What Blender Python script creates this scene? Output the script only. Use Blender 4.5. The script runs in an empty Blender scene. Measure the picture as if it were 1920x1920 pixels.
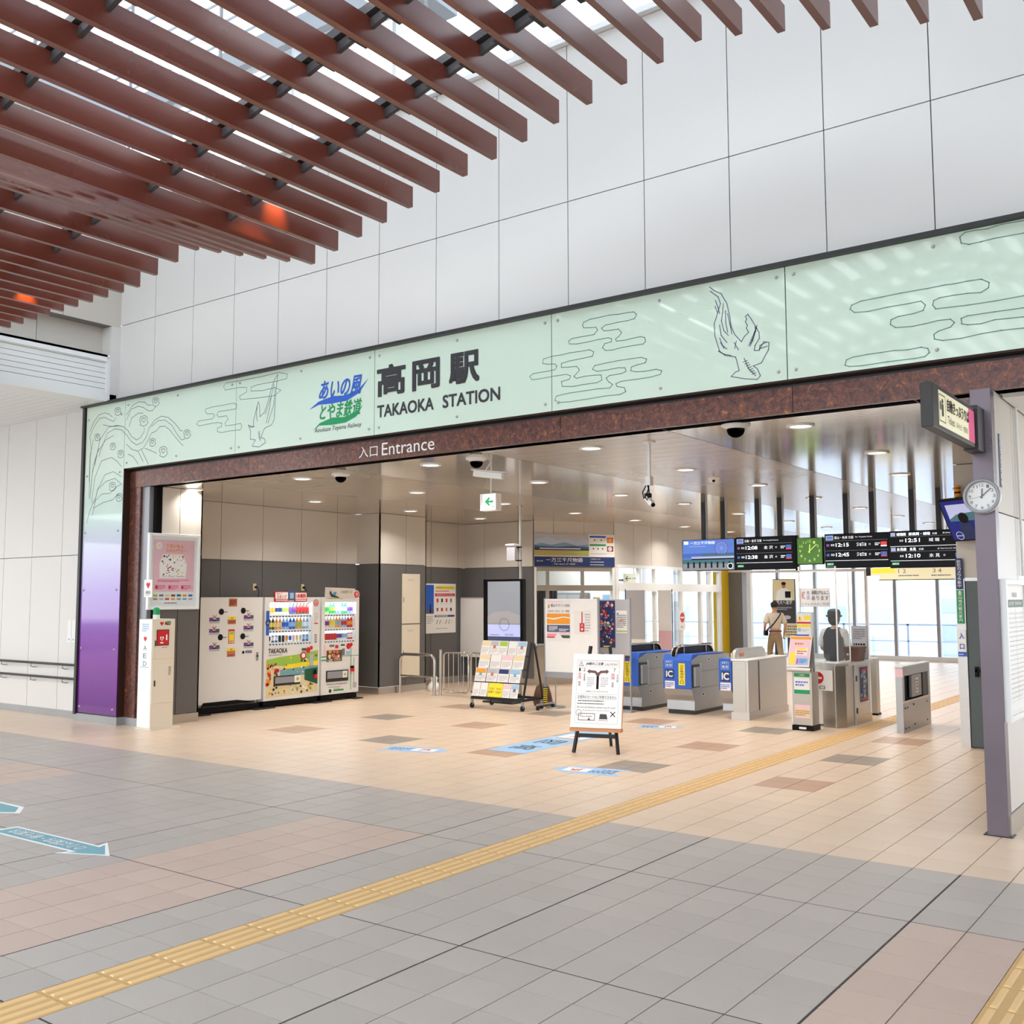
import bpy, bmesh, math, random
from mathutils import Vector, Matrix
random.seed(7)
SC = bpy.context.scene
COL = SC.collection
PI = math.pi

# ------------------------------------------------------------------ camera
cam_d = bpy.data.cameras.new('camera'); cam = bpy.data.objects.new('camera', cam_d); COL.objects.link(cam)
cam.location = (0, 0, 1.82)
YAW, PITCH, ROLL, FPX = 0.635853, 0.084987, -0.002324, 1901.99
cam.rotation_mode = 'QUATERNION'
cam.rotation_quaternion = (Matrix.Rotation(YAW, 3, 'Z') @ Matrix.Rotation(PI/2 + PITCH, 3, 'X') @ Matrix.Rotation(ROLL, 3, 'Z')).to_quaternion()
cam_d.sensor_width = 36; cam_d.lens = FPX/1920*36; cam_d.clip_end = 500; cam_d.clip_start = 0.05
SC.camera = cam

# ------------------------------------------------------------------ sky / exposure
SC.view_settings.view_transform = 'Standard'; SC.view_settings.look = 'None'
SC.view_settings.gamma = 1; SC.view_settings.exposure = 0.50; SC.view_settings.use_curve_mapping = False
W = bpy.data.worlds.new('overcast_sky'); SC.world = W; W.use_nodes = True
nt = W.node_tree; nt.nodes.clear()
wo = nt.nodes.new('ShaderNodeOutputWorld'); bg = nt.nodes.new('ShaderNodeBackground')
tc = nt.nodes.new('ShaderNodeTexCoord'); sx = nt.nodes.new('ShaderNodeSeparateXYZ'); cr = nt.nodes.new('ShaderNodeValToRGB')
nt.links.new(tc.outputs['Generated'], sx.inputs[0]); nt.links.new(sx.outputs['Z'], cr.inputs[0])
cr.color_ramp.elements[0].position = 0.0; cr.color_ramp.elements[0].color = (0.93, 0.97, 1.0, 1)
cr.color_ramp.elements[1].position = 0.9; cr.color_ramp.elements[1].color = (0.78, 0.88, 1.0, 1)
nt.links.new(cr.outputs[0], bg.inputs[0]); bg.inputs[1].default_value = 2.5
nt.links.new(bg.outputs[0], wo.inputs[0])

def area_light(name, loc, size, power, color=(1, 1, 1), rot=(0, 0, 0), shape='DISK', sy=None, spread=PI):
    l = bpy.data.lights.new(name, 'AREA'); l.shape = shape; l.size = size
    if sy: l.size_y = sy
    l.energy = power; l.color = color; l.spread = spread
    o = bpy.data.objects.new(name, l); COL.objects.link(o); o.location = loc; o.rotation_euler = rot
    return o

# ------------------------------------------------------------------ materials
def lin(c):
    if isinstance(c, str):
        c = tuple(int(c[i:i+2], 16)/255 for i in (0, 2, 4))
    return tuple((v/12.92 if v <= 0.04045 else ((v+0.055)/1.055)**2.4) for v in c[:3])
M = {}
def pm(name, col, rough=0.5, metal=0.0, var=0.04, scale=3.0, bump=0.0, bscale=60.0, emis=0.0, spec=0.5, coat=0.0, aniso=None, rvar=0.0, island=0.0):
    m = bpy.data.materials.new(name); m.use_nodes = True; n = m.node_tree; b = n.nodes['Principled BSDF']
    c = lin(col)
    b.inputs['Roughness'].default_value = rough; b.inputs['Metallic'].default_value = metal
    b.inputs['Specular IOR Level'].default_value = 0.15 if name in ('e_black', 'black', 'e_navy', 'i_ink') else spec
    if coat: b.inputs['Coat Weight'].default_value = coat; b.inputs['Coat Roughness'].default_value = 0.03
    if emis:
        b.inputs['Emission Color'].default_value = (*c, 1); b.inputs['Emission Strength'].default_value = emis
    t = n.nodes.new('ShaderNodeTexCoord'); mp = n.nodes.new('ShaderNodeMapping')
    n.links.new(t.outputs['Object'], mp.inputs[0])
    if aniso: mp.inputs['Scale'].default_value = aniso
    nz = n.nodes.new('ShaderNodeTexNoise'); nz.inputs['Scale'].default_value = scale; nz.inputs['Detail'].default_value = 4
    n.links.new(mp.outputs[0], nz.inputs['Vector'])
    mx = n.nodes.new('ShaderNodeMix'); mx.data_type = 'RGBA'
    mx.inputs[6].default_value = (*[max(0, v*(1-var)) for v in c], 1); mx.inputs[7].default_value = (*[min(1, v*(1+var)) for v in c], 1)
    n.links.new(nz.outputs[0], mx.inputs[0])
    out = mx.outputs[2]
    if island:
        g = n.nodes.new('ShaderNodeNewGeometry'); oi = n.nodes.new('ShaderNodeObjectInfo')
        ad = n.nodes.new('ShaderNodeMath'); ad.operation = 'ADD'; fr = n.nodes.new('ShaderNodeMath'); fr.operation = 'FRACT'
        n.links.new(g.outputs['Random Per Island'], ad.inputs[0]); n.links.new(oi.outputs['Random'], ad.inputs[1]); n.links.new(ad.outputs[0], fr.inputs[0])
        mr = n.nodes.new('ShaderNodeMapRange'); mr.inputs[3].default_value = 1-island; mr.inputs[4].default_value = 1+island
        n.links.new(fr.outputs[0], mr.inputs[0])
        hs = n.nodes.new('ShaderNodeHueSaturation'); n.links.new(out, hs.inputs['Color']); n.links.new(mr.outputs[0], hs.inputs['Value'])
        out = hs.outputs[0]
    n.links.new(out, b.inputs['Base Color'])
    if emis: n.links.new(out, b.inputs['Emission Color'])
    if rvar:
        mr2 = n.nodes.new('ShaderNodeMapRange'); mr2.inputs[3].default_value = rough-rvar; mr2.inputs[4].default_value = rough+rvar
        n.links.new(nz.outputs[0], mr2.inputs[0]); n.links.new(mr2.outputs[0], b.inputs['Roughness'])
    if bump:
        nb = n.nodes.new('ShaderNodeTexNoise'); nb.inputs['Scale'].default_value = bscale; nb.inputs['Detail'].default_value = 3
        n.links.new(t.outputs['Object'], nb.inputs['Vector'])
        bp = n.nodes.new('ShaderNodeBump'); bp.inputs['Strength'].default_value = bump; bp.inputs['Distance'].default_value = 0.01
        n.links.new(nb.outputs[0], bp.inputs['Height']); n.links.new(bp.outputs[0], b.inputs['Normal'])
    M[name] = m
    return m
def flat(name, col, rough=0.5, emis=0.0):
    return pm(name, col, rough, var=0.015, scale=8, emis=emis)
def glass(name, tint=(0.97, 0.99, 1.0), refl=1.0, haze=0.0):
    m = bpy.data.materials.new(name); m.use_nodes = True; n = m.node_tree; n.nodes.clear()
    o = n.nodes.new('ShaderNodeOutputMaterial'); tr = n.nodes.new('ShaderNodeBsdfTransparent'); gl = n.nodes.new('ShaderNodeBsdfGlossy')
    tr.inputs[0].default_value = (*tint, 1); gl.inputs['Roughness'].default_value = 0.02
    fr = n.nodes.new('ShaderNodeFresnel'); fr.inputs[0].default_value = 1.45
    ml = n.nodes.new('ShaderNodeMath'); ml.operation = 'MULTIPLY'; ml.inputs[1].default_value = refl
    mx = n.nodes.new('ShaderNodeMixShader'); n.links.new(fr.outputs[0], ml.inputs[0])
    gg = n.nodes.new('ShaderNodeNewGeometry'); iv = n.nodes.new('ShaderNodeMath'); iv.operation = 'SUBTRACT'; iv.inputs[0].default_value = 1.0; n.links.new(gg.outputs['Backfacing'], iv.inputs[1])
    m3 = n.nodes.new('ShaderNodeMath'); m3.operation = 'MULTIPLY'; n.links.new(ml.outputs[0], m3.inputs[0]); n.links.new(iv.outputs[0], m3.inputs[1]); n.links.new(m3.outputs[0], mx.inputs[0])
    n.links.new(tr.outputs[0], mx.inputs[1]); n.links.new(gl.outputs[0], mx.inputs[2])
    last = mx
    if haze:
        df = n.nodes.new('ShaderNodeBsdfDiffuse'); df.inputs[0].default_value = (0.9, 0.93, 0.95, 1)
        m2 = n.nodes.new('ShaderNodeMixShader'); m2.inputs[0].default_value = haze
        n.links.new(mx.outputs[0], m2.inputs[1]); n.links.new(df.outputs[0], m2.inputs[2]); last = m2
    n.links.new(last.outputs[0], o.inputs[0]); M[name] = m
    return m
pm('wall_white', (0.85, 0.84, 0.825), 0.42, var=0.02, scale=0.6)
pm('wall_cream', (0.80, 0.775, 0.735), 0.45, var=0.02, scale=0.6)
pm('wall_grey', (0.39, 0.385, 0.38), 0.4, var=0.03, scale=0.8)
pm('joint_dark', (0.33, 0.33, 0.34), 0.8)
pm('joint_beige', (0.5, 0.49, 0.47), 0.8)
pm('grout', (0.47, 0.43, 0.39), 0.9, bump=0.2)
pm('tile_grey', (0.70, 0.665, 0.63), 0.42, var=0.05, scale=2.5, bump=0.10, bscale=120, island=0.035, rvar=0.06)
pm('tile_brown', (0.765, 0.675, 0.615), 0.42, var=0.05, scale=2.5, bump=0.10, bscale=120, island=0.035, rvar=0.06)
pm('tile_beige', (0.86, 0.765, 0.665), 0.36, var=0.04, scale=2.5, bump=0.07, bscale=90, island=0.025, rvar=0.06)
pm('tactile', (0.90, 0.745, 0.52), 0.5, var=0.05, scale=5, bump=0.05, bscale=90)
pm('tactile_base', (0.80, 0.65, 0.43), 0.55, var=0.06, scale=5, bump=0.08, bscale=90)
pm('expansion', (0.26, 0.24, 0.23), 0.8)
pm('louvre', (0.45, 0.235, 0.185), 0.26, var=0.10, scale=1.4, rvar=0.05, spec=0.7)
pm('clip_grey', (0.27, 0.26, 0.27), 0.5)
pm('portal_brown', (0.20, 0.115, 0.085), 0.4)
pm('wall_side_right', (0.58, 0.55, 0.51), 0.6)
pm('tile_accent_grey', (0.60, 0.55, 0.50), 0.40, var=0.05, scale=2.5, bump=0.07, bscale=90, island=0.03, rvar=0.05)
pm('tile_accent_brown', (0.72, 0.58, 0.48), 0.40, var=0.05, scale=2.5, bump=0.07, bscale=90, island=0.03, rvar=0.05)
pm('field_ochre', (0.72, 0.66, 0.42), 0.5)
pm('mount_blue', (0.50, 0.63, 0.78), 0.5)
pm('mount_pale', (0.72, 0.78, 0.86), 0.5)
pm('black_metal', (0.10, 0.10, 0.11), 0.5, var=0.1)
pm('grey_steel', (0.62, 0.63, 0.65), 0.4, metal=0.3)
pm('steel', (0.74, 0.72, 0.69), 0.30, metal=0.85, var=0.06, scale=3, aniso=(1, 1, 12), rvar=0.06)
pm('steel_light', (0.78, 0.77, 0.76), 0.33, metal=0.7, var=0.05, scale=3, aniso=(1, 1, 10), rvar=0.05)
pm('chrome', (0.80, 0.79, 0.77), 0.16, metal=1.0, var=0.03)
pm('galv', (0.66, 0.665, 0.67), 0.34, metal=0.75, var=0.16, scale=2.2, rvar=0.08)
pm('white_paint', (0.90, 0.90, 0.89), 0.4, var=0.02)
pm('cream_paint', (0.90, 0.86, 0.78), 0.4, var=0.02)
pm('white_frame', (0.93, 0.94, 0.94), 0.35, var=0.02)
pm('column_violet', (0.44, 0.40, 0.435), 0.30, metal=0.35, var=0.16, scale=2.4, bump=0.03, bscale=25, rvar=0.08)
pm('dark_frame', (0.17, 0.165, 0.165), 0.45)
pm('black', (0.03, 0.03, 0.035), 0.4)
pm('rubber', (0.07, 0.07, 0.07), 0.7)
pm('roof_rib', (0.72, 0.74, 0.76), 0.5)
pm('spandrel_gloss', (0.86, 0.83, 0.79), 0.12, metal=0.60, var=0.02, rvar=0.02)
pm('spandrel_satin', (0.78, 0.74, 0.69), 0.24, metal=0.45, var=0.02, rvar=0.03)
pm('wood', (0.80, 0.55, 0.36), 0.5, var=0.12, scale=6, aniso=(1, 8, 8))
pm('yellow_paint', (0.85, 0.72, 0.10), 0.5)
pm('outside_ground', (0.78, 0.79, 0.81), 0.8)
pm('pale_building', (0.80, 0.82, 0.85), 0.8); pm('pale_building_blue', (0.75, 0.79, 0.85), 0.8); pm('pale_window', (0.68, 0.74, 0.82), 0.5)
for nme, c in dict(white=(0.95, 0.95, 0.94), paper=(0.93, 0.92, 0.91), ink=(0.10, 0.10, 0.12), grey_ink=(0.45, 0.45, 0.47), pale_ink=(0.72, 0.72, 0.74),
                   red=(0.82, 0.10, 0.14), blue=(0.12, 0.42, 0.80), navy=(0.10, 0.20, 0.42), green=(0.05, 0.60, 0.35), yellow=(0.97, 0.88, 0.20),
                   orange=(0.95, 0.62, 0.18), pink=(0.95, 0.78, 0.82), purple=(0.45, 0.25, 0.60), skyblue=(0.60, 0.76, 0.90), teal=(0.46, 0.66, 0.70),
                   brown=(0.40, 0.26, 0.20), terracotta=(0.78, 0.45, 0.32), lime=(0.62, 0.78, 0.30), magenta=(0.85, 0.20, 0.50), slate=(0.30, 0.35, 0.50),
                   cobalt=(0.16, 0.38, 0.78), cyan=(0.30, 0.70, 0.85), dark_green=(0.10, 0.35, 0.25), sand=(0.90, 0.84, 0.66), charcoal=(0.20, 0.20, 0.22)).items():
    flat('i_'+nme, c)
for nme, c, e in (('white', (0.95, 0.97, 1), 0.7), ('blue', (0.25, 0.42, 0.80), 0.25), ('sky', (0.34, 0.52, 0.88), 0.3), ('black', (0.03, 0.03, 0.06), 0.05), ('green', (0.05, 0.62, 0.36), 0.3), ('lime', (0.30, 0.52, 0.13), 0.2),
                  ('yellow', (0.95, 0.88, 0.30), 0.3), ('cream', (0.92, 0.90, 0.76), 0.25), ('grey', (0.60, 0.63, 0.67), 0.12), ('lilac', (0.72, 0.75, 0.92), 0.3), ('red', (0.85, 0.2, 0.2), 0.5),
                  ('numeral', (0.80, 0.92, 0.45), 0.4), ('purple', (0.5, 0.25, 0.6), 0.5), ('navy', (0.12, 0.15, 0.45), 0.4), ('teal', (0.20, 0.40, 0.45), 0.4), ('pink', (0.85, 0.25, 0.5), 0.2), ('letter', (0.95, 0.97, 1), 0.7)):
    flat('e_'+nme, c, 0.3, emis=e)
flat('lamp_glow', (1.0, 0.96, 0.90), 0.4, emis=3.0)
flat('tube_glow', (0.96, 0.98, 1.0), 0.4, emis=5.0)
glass('clear_glass'); glass('smoked_dome', (0.10, 0.10, 0.11), 1.5); glass('acrylic', (0.94, 0.97, 0.98), 1.0, haze=0.03)
def mottled():
    m = pm('bronze_mottle', (0.36, 0.23, 0.19), 0.28, metal=0.15, bump=0.02, bscale=14)
    n = m.node_tree; b = n.nodes['Principled BSDF']; t = n.nodes['Texture Coordinate']
    a = n.nodes.new('ShaderNodeTexNoise'); a.inputs['Scale'].default_value = 16; a.inputs['Detail'].default_value = 10; a.inputs['Roughness'].default_value = 0.78; a.inputs['Distortion'].default_value = 0.9
    n.links.new(t.outputs['Object'], a.inputs['Vector'])
    r = n.nodes.new('ShaderNodeValToRGB'); e = r.color_ramp.elements
    e[0].position = 0.36; e[0].color = (*lin((0.22, 0.12, 0.12)), 1); e[1].position = 0.70; e[1].color = (*lin((0.78, 0.56, 0.32)), 1)
    for p, c in ((0.46, (0.33, 0.19, 0.17)), (0.54, (0.42, 0.25, 0.20)), (0.61, (0.55, 0.32, 0.20))):
        x = e.new(p); x.color = (*lin(c), 1)
    n.links.new(a.outputs[0], r.inputs[0]); n.links.new(r.outputs[0], b.inputs['Base Color'])
mottled()
def fascia_print():
    # the panels are printed from mint green above to violet at the foot of the pier
    m = pm('mint_glass', (0.80, 0.9, 0.85), 0.05, coat=0.3)
    n = m.node_tree; b = n.nodes['Principled BSDF']
    g = n.nodes.new('ShaderNodeNewGeometry'); s = n.nodes.new('ShaderNodeSeparateXYZ'); n.links.new(g.outputs['Position'], s.inputs[0])
    d = n.nodes.new('ShaderNodeMath'); d.operation = 'DIVIDE'; d.inputs[1].default_value = 4.8; n.links.new(s.outputs['Z'], d.inputs[0])
    r = n.nodes.new('ShaderNodeValToRGB'); n.links.new(d.outputs[0], r.inputs[0]); e = r.color_ramp.elements
    e[0].position = 0.02; e[0].color = (*lin((0.38, 0.10, 0.48)), 1); e[1].position = 0.78; e[1].color = (*lin((0.85, 0.925, 0.86)), 1)
    for p, c in ((0.20, (0.48, 0.13, 0.58)), (0.27, (0.50, 0.22, 0.64)), (0.40, (0.58, 0.46, 0.76)), (0.55, (0.74, 0.755, 0.85)), (0.64, (0.77, 0.865, 0.83))):
        x = e.new(p); x.color = (*lin(c), 1)
    n.links.new(r.outputs[0], b.inputs['Base Color'])
fascia_print()
flat('line_green', (0.42, 0.58, 0.53)); flat('line_violet', (0.42, 0.42, 0.52))
flat('i_door', (0.30, 0.34, 0.34), 0.4)
def roof_mat():
    m = bpy.data.materials.new('translucent_roof'); m.use_nodes = True; n = m.node_tree; n.nodes.clear()
    o = n.nodes.new('ShaderNodeOutputMaterial'); a = n.nodes.new('ShaderNodeBsdfTranslucent'); d = n.nodes.new('ShaderNodeBsdfDiffuse'); mx = n.nodes.new('ShaderNodeMixShader')
    nz = n.nodes.new('ShaderNodeTexNoise'); nz.inputs['Scale'].default_value = 1.0; r = n.nodes.new('ShaderNodeValToRGB'); n.links.new(nz.outputs[0], r.inputs[0])
    r.color_ramp.elements[0].color = (0.86, 0.88, 0.9, 1); r.color_ramp.elements[1].color = (0.95, 0.96, 0.97, 1)
    n.links.new(r.outputs[0], a.inputs[0]); n.links.new(r.outputs[0], d.inputs[0]); mx.inputs[0].default_value = 0.25
    n.links.new(a.outputs[0], mx.inputs[1]); n.links.new(d.outputs[0], mx.inputs[2]); n.links.new(mx.outputs[0], o.inputs[0]); M['translucent_roof'] = m
roof_mat()

# ------------------------------------------------------------------ objects
def tag(o, label=None, cat=None, group=None, kind=None):
    if label: o['label'] = label
    if cat: o['category'] = cat
    if group: o['group'] = group
    if kind: o['kind'] = kind
    return o
def thing(name, label, cat, loc, rz=0.0, group=None):
    o = bpy.data.objects.new(name, None); o.empty_display_size = 0.1; COL.objects.link(o)
    o.location = loc; o.rotation_euler = (0, 0, rz)
    return tag(o, label, cat, group)
def copy_tree(o, parent=None):
    c = o.copy(); COL.objects.link(c); c.parent = parent
    for ch in list(o.children): copy_tree(ch, c)
    return c

class MB:
    """collects shapes; .build() links them as ONE mesh object. off = world position of the thing's base"""
    def __init__(s, off=(0, 0, 0)):
        s.v = []; s.f = []; s.m = []; s.keys = []; s.off = Vector(off); s.sm = []
    def k(s, mat):
        if mat not in s.keys: s.keys.append(mat)
        return s.keys.index(mat)
    def add(s, vs, fs, mat, smooth=False):
        b = len(s.v); s.v += [Vector(p)-s.off for p in vs]; i = s.k(mat)
        for f in fs: s.f.append([b+q for q in f]); s.m.append(i); s.sm.append(smooth)
        return s
    def box(s, x0, x1, y0, y1, z0, z1, mat):
        vs = [(x, y, z) for x in (x0, x1) for y in (y0, y1) for z in (z0, z1)]
        return s.add(vs, [(0, 1, 3, 2), (4, 6, 7, 5), (0, 4, 5, 1), (2, 3, 7, 6), (0, 2, 6, 4), (1, 5, 7, 3)], mat)
    def hexa(s, p, mat):   # 8 points: bottom 4 (ccw), top 4
        return s.add(p, [(3, 2, 1, 0), (4, 5, 6, 7), (0, 1, 5, 4), (1, 2, 6, 5), (2, 3, 7, 6), (3, 0, 4, 7)], mat)
    def obox(s, o, u, v, n, a, b, c, mat):  # oriented box: ranges a,b,c along u,v,n from o
        o, u, v, n = Vector(o), Vector(u), Vector(v), Vector(n)
        vs = [o+u*i+v*j+n*k for i in a for j in b for k in c]
        return s.add(vs, [(0, 1, 3, 2), (4, 6, 7, 5), (0, 4, 5, 1), (2, 3, 7, 6), (0, 2, 6, 4), (1, 5, 7, 3)], mat)
    def bar(s, p, q, w, h, mat, up=(0, 0, 1)):
        p, q = Vector(p), Vector(q); d = (q-p); L = d.length; d.normalize(); up = Vector(up)
        if abs(d.dot(up)) > 0.98: up = Vector((0, 1, 0))
        sd = d.cross(up).normalized(); u2 = sd.cross(d)
        return s.obox(p, d, sd, u2, (0, L), (-w/2, w/2), (-h/2, h/2), mat)
    def cyl(s, p, q, r, mat, r2=None, n=14, cap=True):
        p, q = Vector(p), Vector(q); r2 = r if r2 is None else r2; d = (q-p).normalized()
        a = Vector((0, 0, 1)) if abs(d.z) < 0.9 else Vector((1, 0, 0)); a = d.cross(a).normalized(); b = d.cross(a)
        vs = [p+(a*math.cos(2*PI*i/n)+b*math.sin(2*PI*i/n))*r for i in range(n)]+[q+(a*math.cos(2*PI*i/n)+b*math.sin(2*PI*i/n))*r2 for i in range(n)]
        s.add(vs, [(i, (i+1) % n, n+(i+1) % n, n+i) for i in range(n)], mat, True)
        if cap: s.add(vs, [tuple(range(n))[::-1], tuple(range(n, 2*n))], mat)
        return s
    def tube(s, pts, r, mat, n=10, cap=True):
        pts = [Vector(p) for p in pts]; rings = []
        prev = None
        for i, p in enumerate(pts):
            d = (pts[min(i+1, len(pts)-1)]-pts[max(i-1, 0)]).normalized()
            if prev is None:
                a = Vector((0, 0, 1)) if abs(d.z) < 0.9 else Vector((1, 0, 0)); a = d.cross(a).normalized()
            else: a = (prev-d*prev.dot(d)).normalized()
            prev = a; b = d.cross(a); rr = r[i] if isinstance(r, (list, tuple)) else r
            rings.append([p+(a*math.cos(2*PI*k/n)+b*math.sin(2*PI*k/n))*rr for k in range(n)])
        vs = [v for rg in rings for v in rg]
        s.add(vs, [(i*n+k, i*n+(k+1) % n, (i+1)*n+(k+1) % n, (i+1)*n+k) for i in range(len(pts)-1) for k in range(n)], mat, True)
        if cap: s.add(rings[0]+rings[-1], [tuple(range(n))[::-1], tuple(range(n, 2*n))], mat)
        return s
    def lathe(s, c, prof, mat, n=18, sx=1.0, sy=1.0, cap=True):  # prof: (r, z)
        c = Vector(c); vs = [c+Vector((r*sx*math.cos(2*PI*k/n), r*sy*math.sin(2*PI*k/n), z)) for r, z in prof for k in range(n)]
        s.add(vs, [(i*n+k, i*n+(k+1) % n, (i+1)*n+(k+1) % n, (i+1)*n+k) for i in range(len(prof)-1) for k in range(n)], mat, True)
        if cap: s.add(vs[:n]+vs[-n:], [tuple(range(n))[::-1], tuple(range(n, 2*n))], mat)
        return s
    def ball(s, c, r, mat, n=14, sx=1, sy=1, sz=1, lo=-1.0, hi=1.0):
        m = max(4, n//2); prof = []
        for i in range(m+1):
            a = math.asin(lo)+(math.asin(hi)-math.asin(lo))*i/m; prof.append((max(1e-4, r*math.cos(a)), r*sz*math.sin(a)))
        return s.lathe(c, prof, mat, n, sx, sy)
    def prism(s, poly, o, u, v, n, d0, d1, mat, smooth=False):  # polygon in plane (u,v) extruded along n
        o, u, v, n = Vector(o), Vector(u), Vector(v), Vector(n); N = len(poly)
        vs = [o+u*a+v*b+n*d0 for a, b in poly]+[o+u*a+v*b+n*d1 for a, b in poly]
        s.add(vs, [tuple(range(N))[::-1], tuple(range(N, 2*N))], mat)
        return s.add(vs, [(i, (i+1) % N, N+(i+1) % N, N+i) for i in range(N)], mat, smooth)
    def build(s, name, parent=None, bevel=0.0, kind=None, label=None, loc=None, segs=2):
        me = bpy.data.meshes.new(name); me.from_pydata([tuple(v) for v in s.v], [], s.f)
        for key in s.keys: me.materials.append(M[key])
        me.polygons.foreach_set('material_index', s.m); me.polygons.foreach_set('use_smooth', s.sm); me.update()
        o = bpy.data.objects.new(name, me); COL.objects.link(o)
        if parent is not None: o.parent = parent
        if loc is not None: o.location = loc
        if bevel:
            b = o.modifiers.new('bevel', 'BEVEL'); b.width = bevel; b.segments = segs; b.limit_method = 'ANGLE'; b.angle_limit = 0.6; b.harden_normals = False
        if kind: o['kind'] = kind
        if label: o['label'] = label
        return o
def W3(t): return MB(t.location)
def solo(name, label, cat, loc, fn, group=None, bevel=0.0, kind=None):
    m = MB(loc); fn(m); o = m.build(name, None, bevel, loc=loc)
    return tag(o, label, cat, group, kind)

_glyph = {}
def glyph(sx, bold=0.0):
    key = (sx, bold)
    if key not in _glyph:
        c = bpy.data.curves.new('t', 'FONT'); c.body = sx; c.resolution_u = 3; c.offset = bold; c.fill_mode = 'FRONT'
        o = bpy.data.objects.new('t', c); COL.objects.link(o)
        dg = bpy.context.evaluated_depsgraph_get(); me = o.evaluated_get(dg).to_mesh()
        vs = [(v.co.x, v.co.y) for v in me.vertices]; fs = [tuple(p.vertices) for p in me.polygons]
        o.evaluated_get(dg).to_mesh_clear(); COL.objects.unlink(o); bpy.data.objects.remove(o); bpy.data.curves.remove(c)
        _glyph[key] = (vs, fs)
    return _glyph[key]
class Print:
    """flat print on a surface: o origin (lower left), u right, v up, n outwards"""
    def __init__(s, o, u, v, n, off=(0, 0, 0), lift=0.002):
        s.o, s.u, s.v, s.n = Vector(o), Vector(u), Vector(v), Vector(n); s.b = MB(off); s.l = lift
    def P(s, x, y, k=1): return s.o+s.u*x+s.v*y+s.n*(s.l*k)
    def rect(s, x0, y0, x1, y1, mat, k=1):
        s.b.add([s.P(x0, y0, k), s.P(x1, y0, k), s.P(x1, y1, k), s.P(x0, y1, k)], [(0, 1, 2, 3)], mat); return s
    def poly(s, pts, mat, k=1):
        s.b.add([s.P(x, y, k) for x, y in pts], [tuple(range(len(pts)))], mat); return s
    def disc(s, x, y, r, mat, k=1, ry=None, n=20):
        ry = r if ry is None else ry
        return s.poly([(x+r*math.cos(2*PI*i/n), y+ry*math.sin(2*PI*i/n)) for i in range(n)], mat, k)
    def ring(s, x, y, r, w, mat, k=1, n=24):
        a = [s.P(x+(r-w)*math.cos(2*PI*i/n), y+(r-w)*math.sin(2*PI*i/n), k) for i in range(n)]; b = [s.P(x+r*math.cos(2*PI*i/n), y+r*math.sin(2*PI*i/n), k) for i in range(n)]
        s.b.add(a+b, [(i, (i+1) % n, n+(i+1) % n, n+i) for i in range(n)], mat); return s
    def line(s, pts, w, mat, k=1):
        for (ax, ay), (bx, by) in zip(pts[:-1], pts[1:]):
            d = math.hypot(bx-ax, by-ay)
            if d < 1e-6: continue
            ex, ey = (bx-ax)/d*w/2, (by-ay)/d*w/2; px, py = -ey, ex
            s.poly([(ax-ex-px, ay-ey-py), (bx+ex-px, by+ey-py), (bx+ex+px, by+ey+py), (ax-ex+px, ay-ey+py)], mat, k)
        return s
    def frame(s, x0, y0, x1, y1, w, mat, k=1):
        return s.rect(x0, y0, x1, y0+w, mat, k).rect(x0, y1-w, x1, y1, mat, k).rect(x0, y0, x0+w, y1, mat, k).rect(x1-w, y0, x1, y1, mat, k)
    def text(s, t, x0, y0, x1, y1, mat, k=2, bold=0.0, shear=0.0, vert=False):
        if vert:
            n = len(t); h = (y1-y0)/n
            for i, ch in enumerate(t):
                if ch != ' ': s.text(ch, x0, y1-(i+0.94)*h, x1, y1-(i+0.06)*h, mat, k, bold)
            return s
        vs, fs = glyph(t)
        if not vs: return s
        a0, a1 = min(v[0] for v in vs), max(v[0] for v in vs); b0, b1 = min(v[1] for v in vs), max(v[1] for v in vs)
        sx_, sy_ = (x1-x0)/max(1e-6, a1-a0), (y1-y0)/max(1e-6, b1-b0)
        e = bold*min(1.0, (y1-y0)/max(1e-6, b1-b0))
        for i, (ex, ey) in enumerate(((0, 0),) if not bold else ((-e, -e), (e, -e), (-e, e), (e, e), (0, 0), (-e, 0), (e, 0), (0, e), (0, -e))[:9 if bold > 0.025 else 4]):
            s.b.add([s.P(x0+(a-a0)*sx_+(b-b0)*sy_*shear+ex, y0+(b-b0)*sy_+ey, k+i*0.35) for a, b in vs], fs, mat)
        return s
    def scribble(s, x0, y0, x1, y1, rows, mat, k=1, fill=0.55, seed=0):  # lines of fine print too small to read
        r = random.Random(seed); h = (y1-y0)/rows
        for i in range(rows):
            x = x0; yb = y1-(i+0.78)*h
            end = x1 if i < rows-1 else x0+(x1-x0)*0.7
            while x < end:
                w = r.uniform(0.3, 1.0)*h*0.8
                s.rect(x, yb, min(end, x+w), yb+h*fill, mat, k); x += w+h*0.22
        return s
    def build(s, name, parent, label=None): return s.b.build(name, parent, label=label)
X, Y, Z = Vector((1, 0, 0)), Vector((0, 1, 0)), Vector((0, 0, 1))

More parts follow.
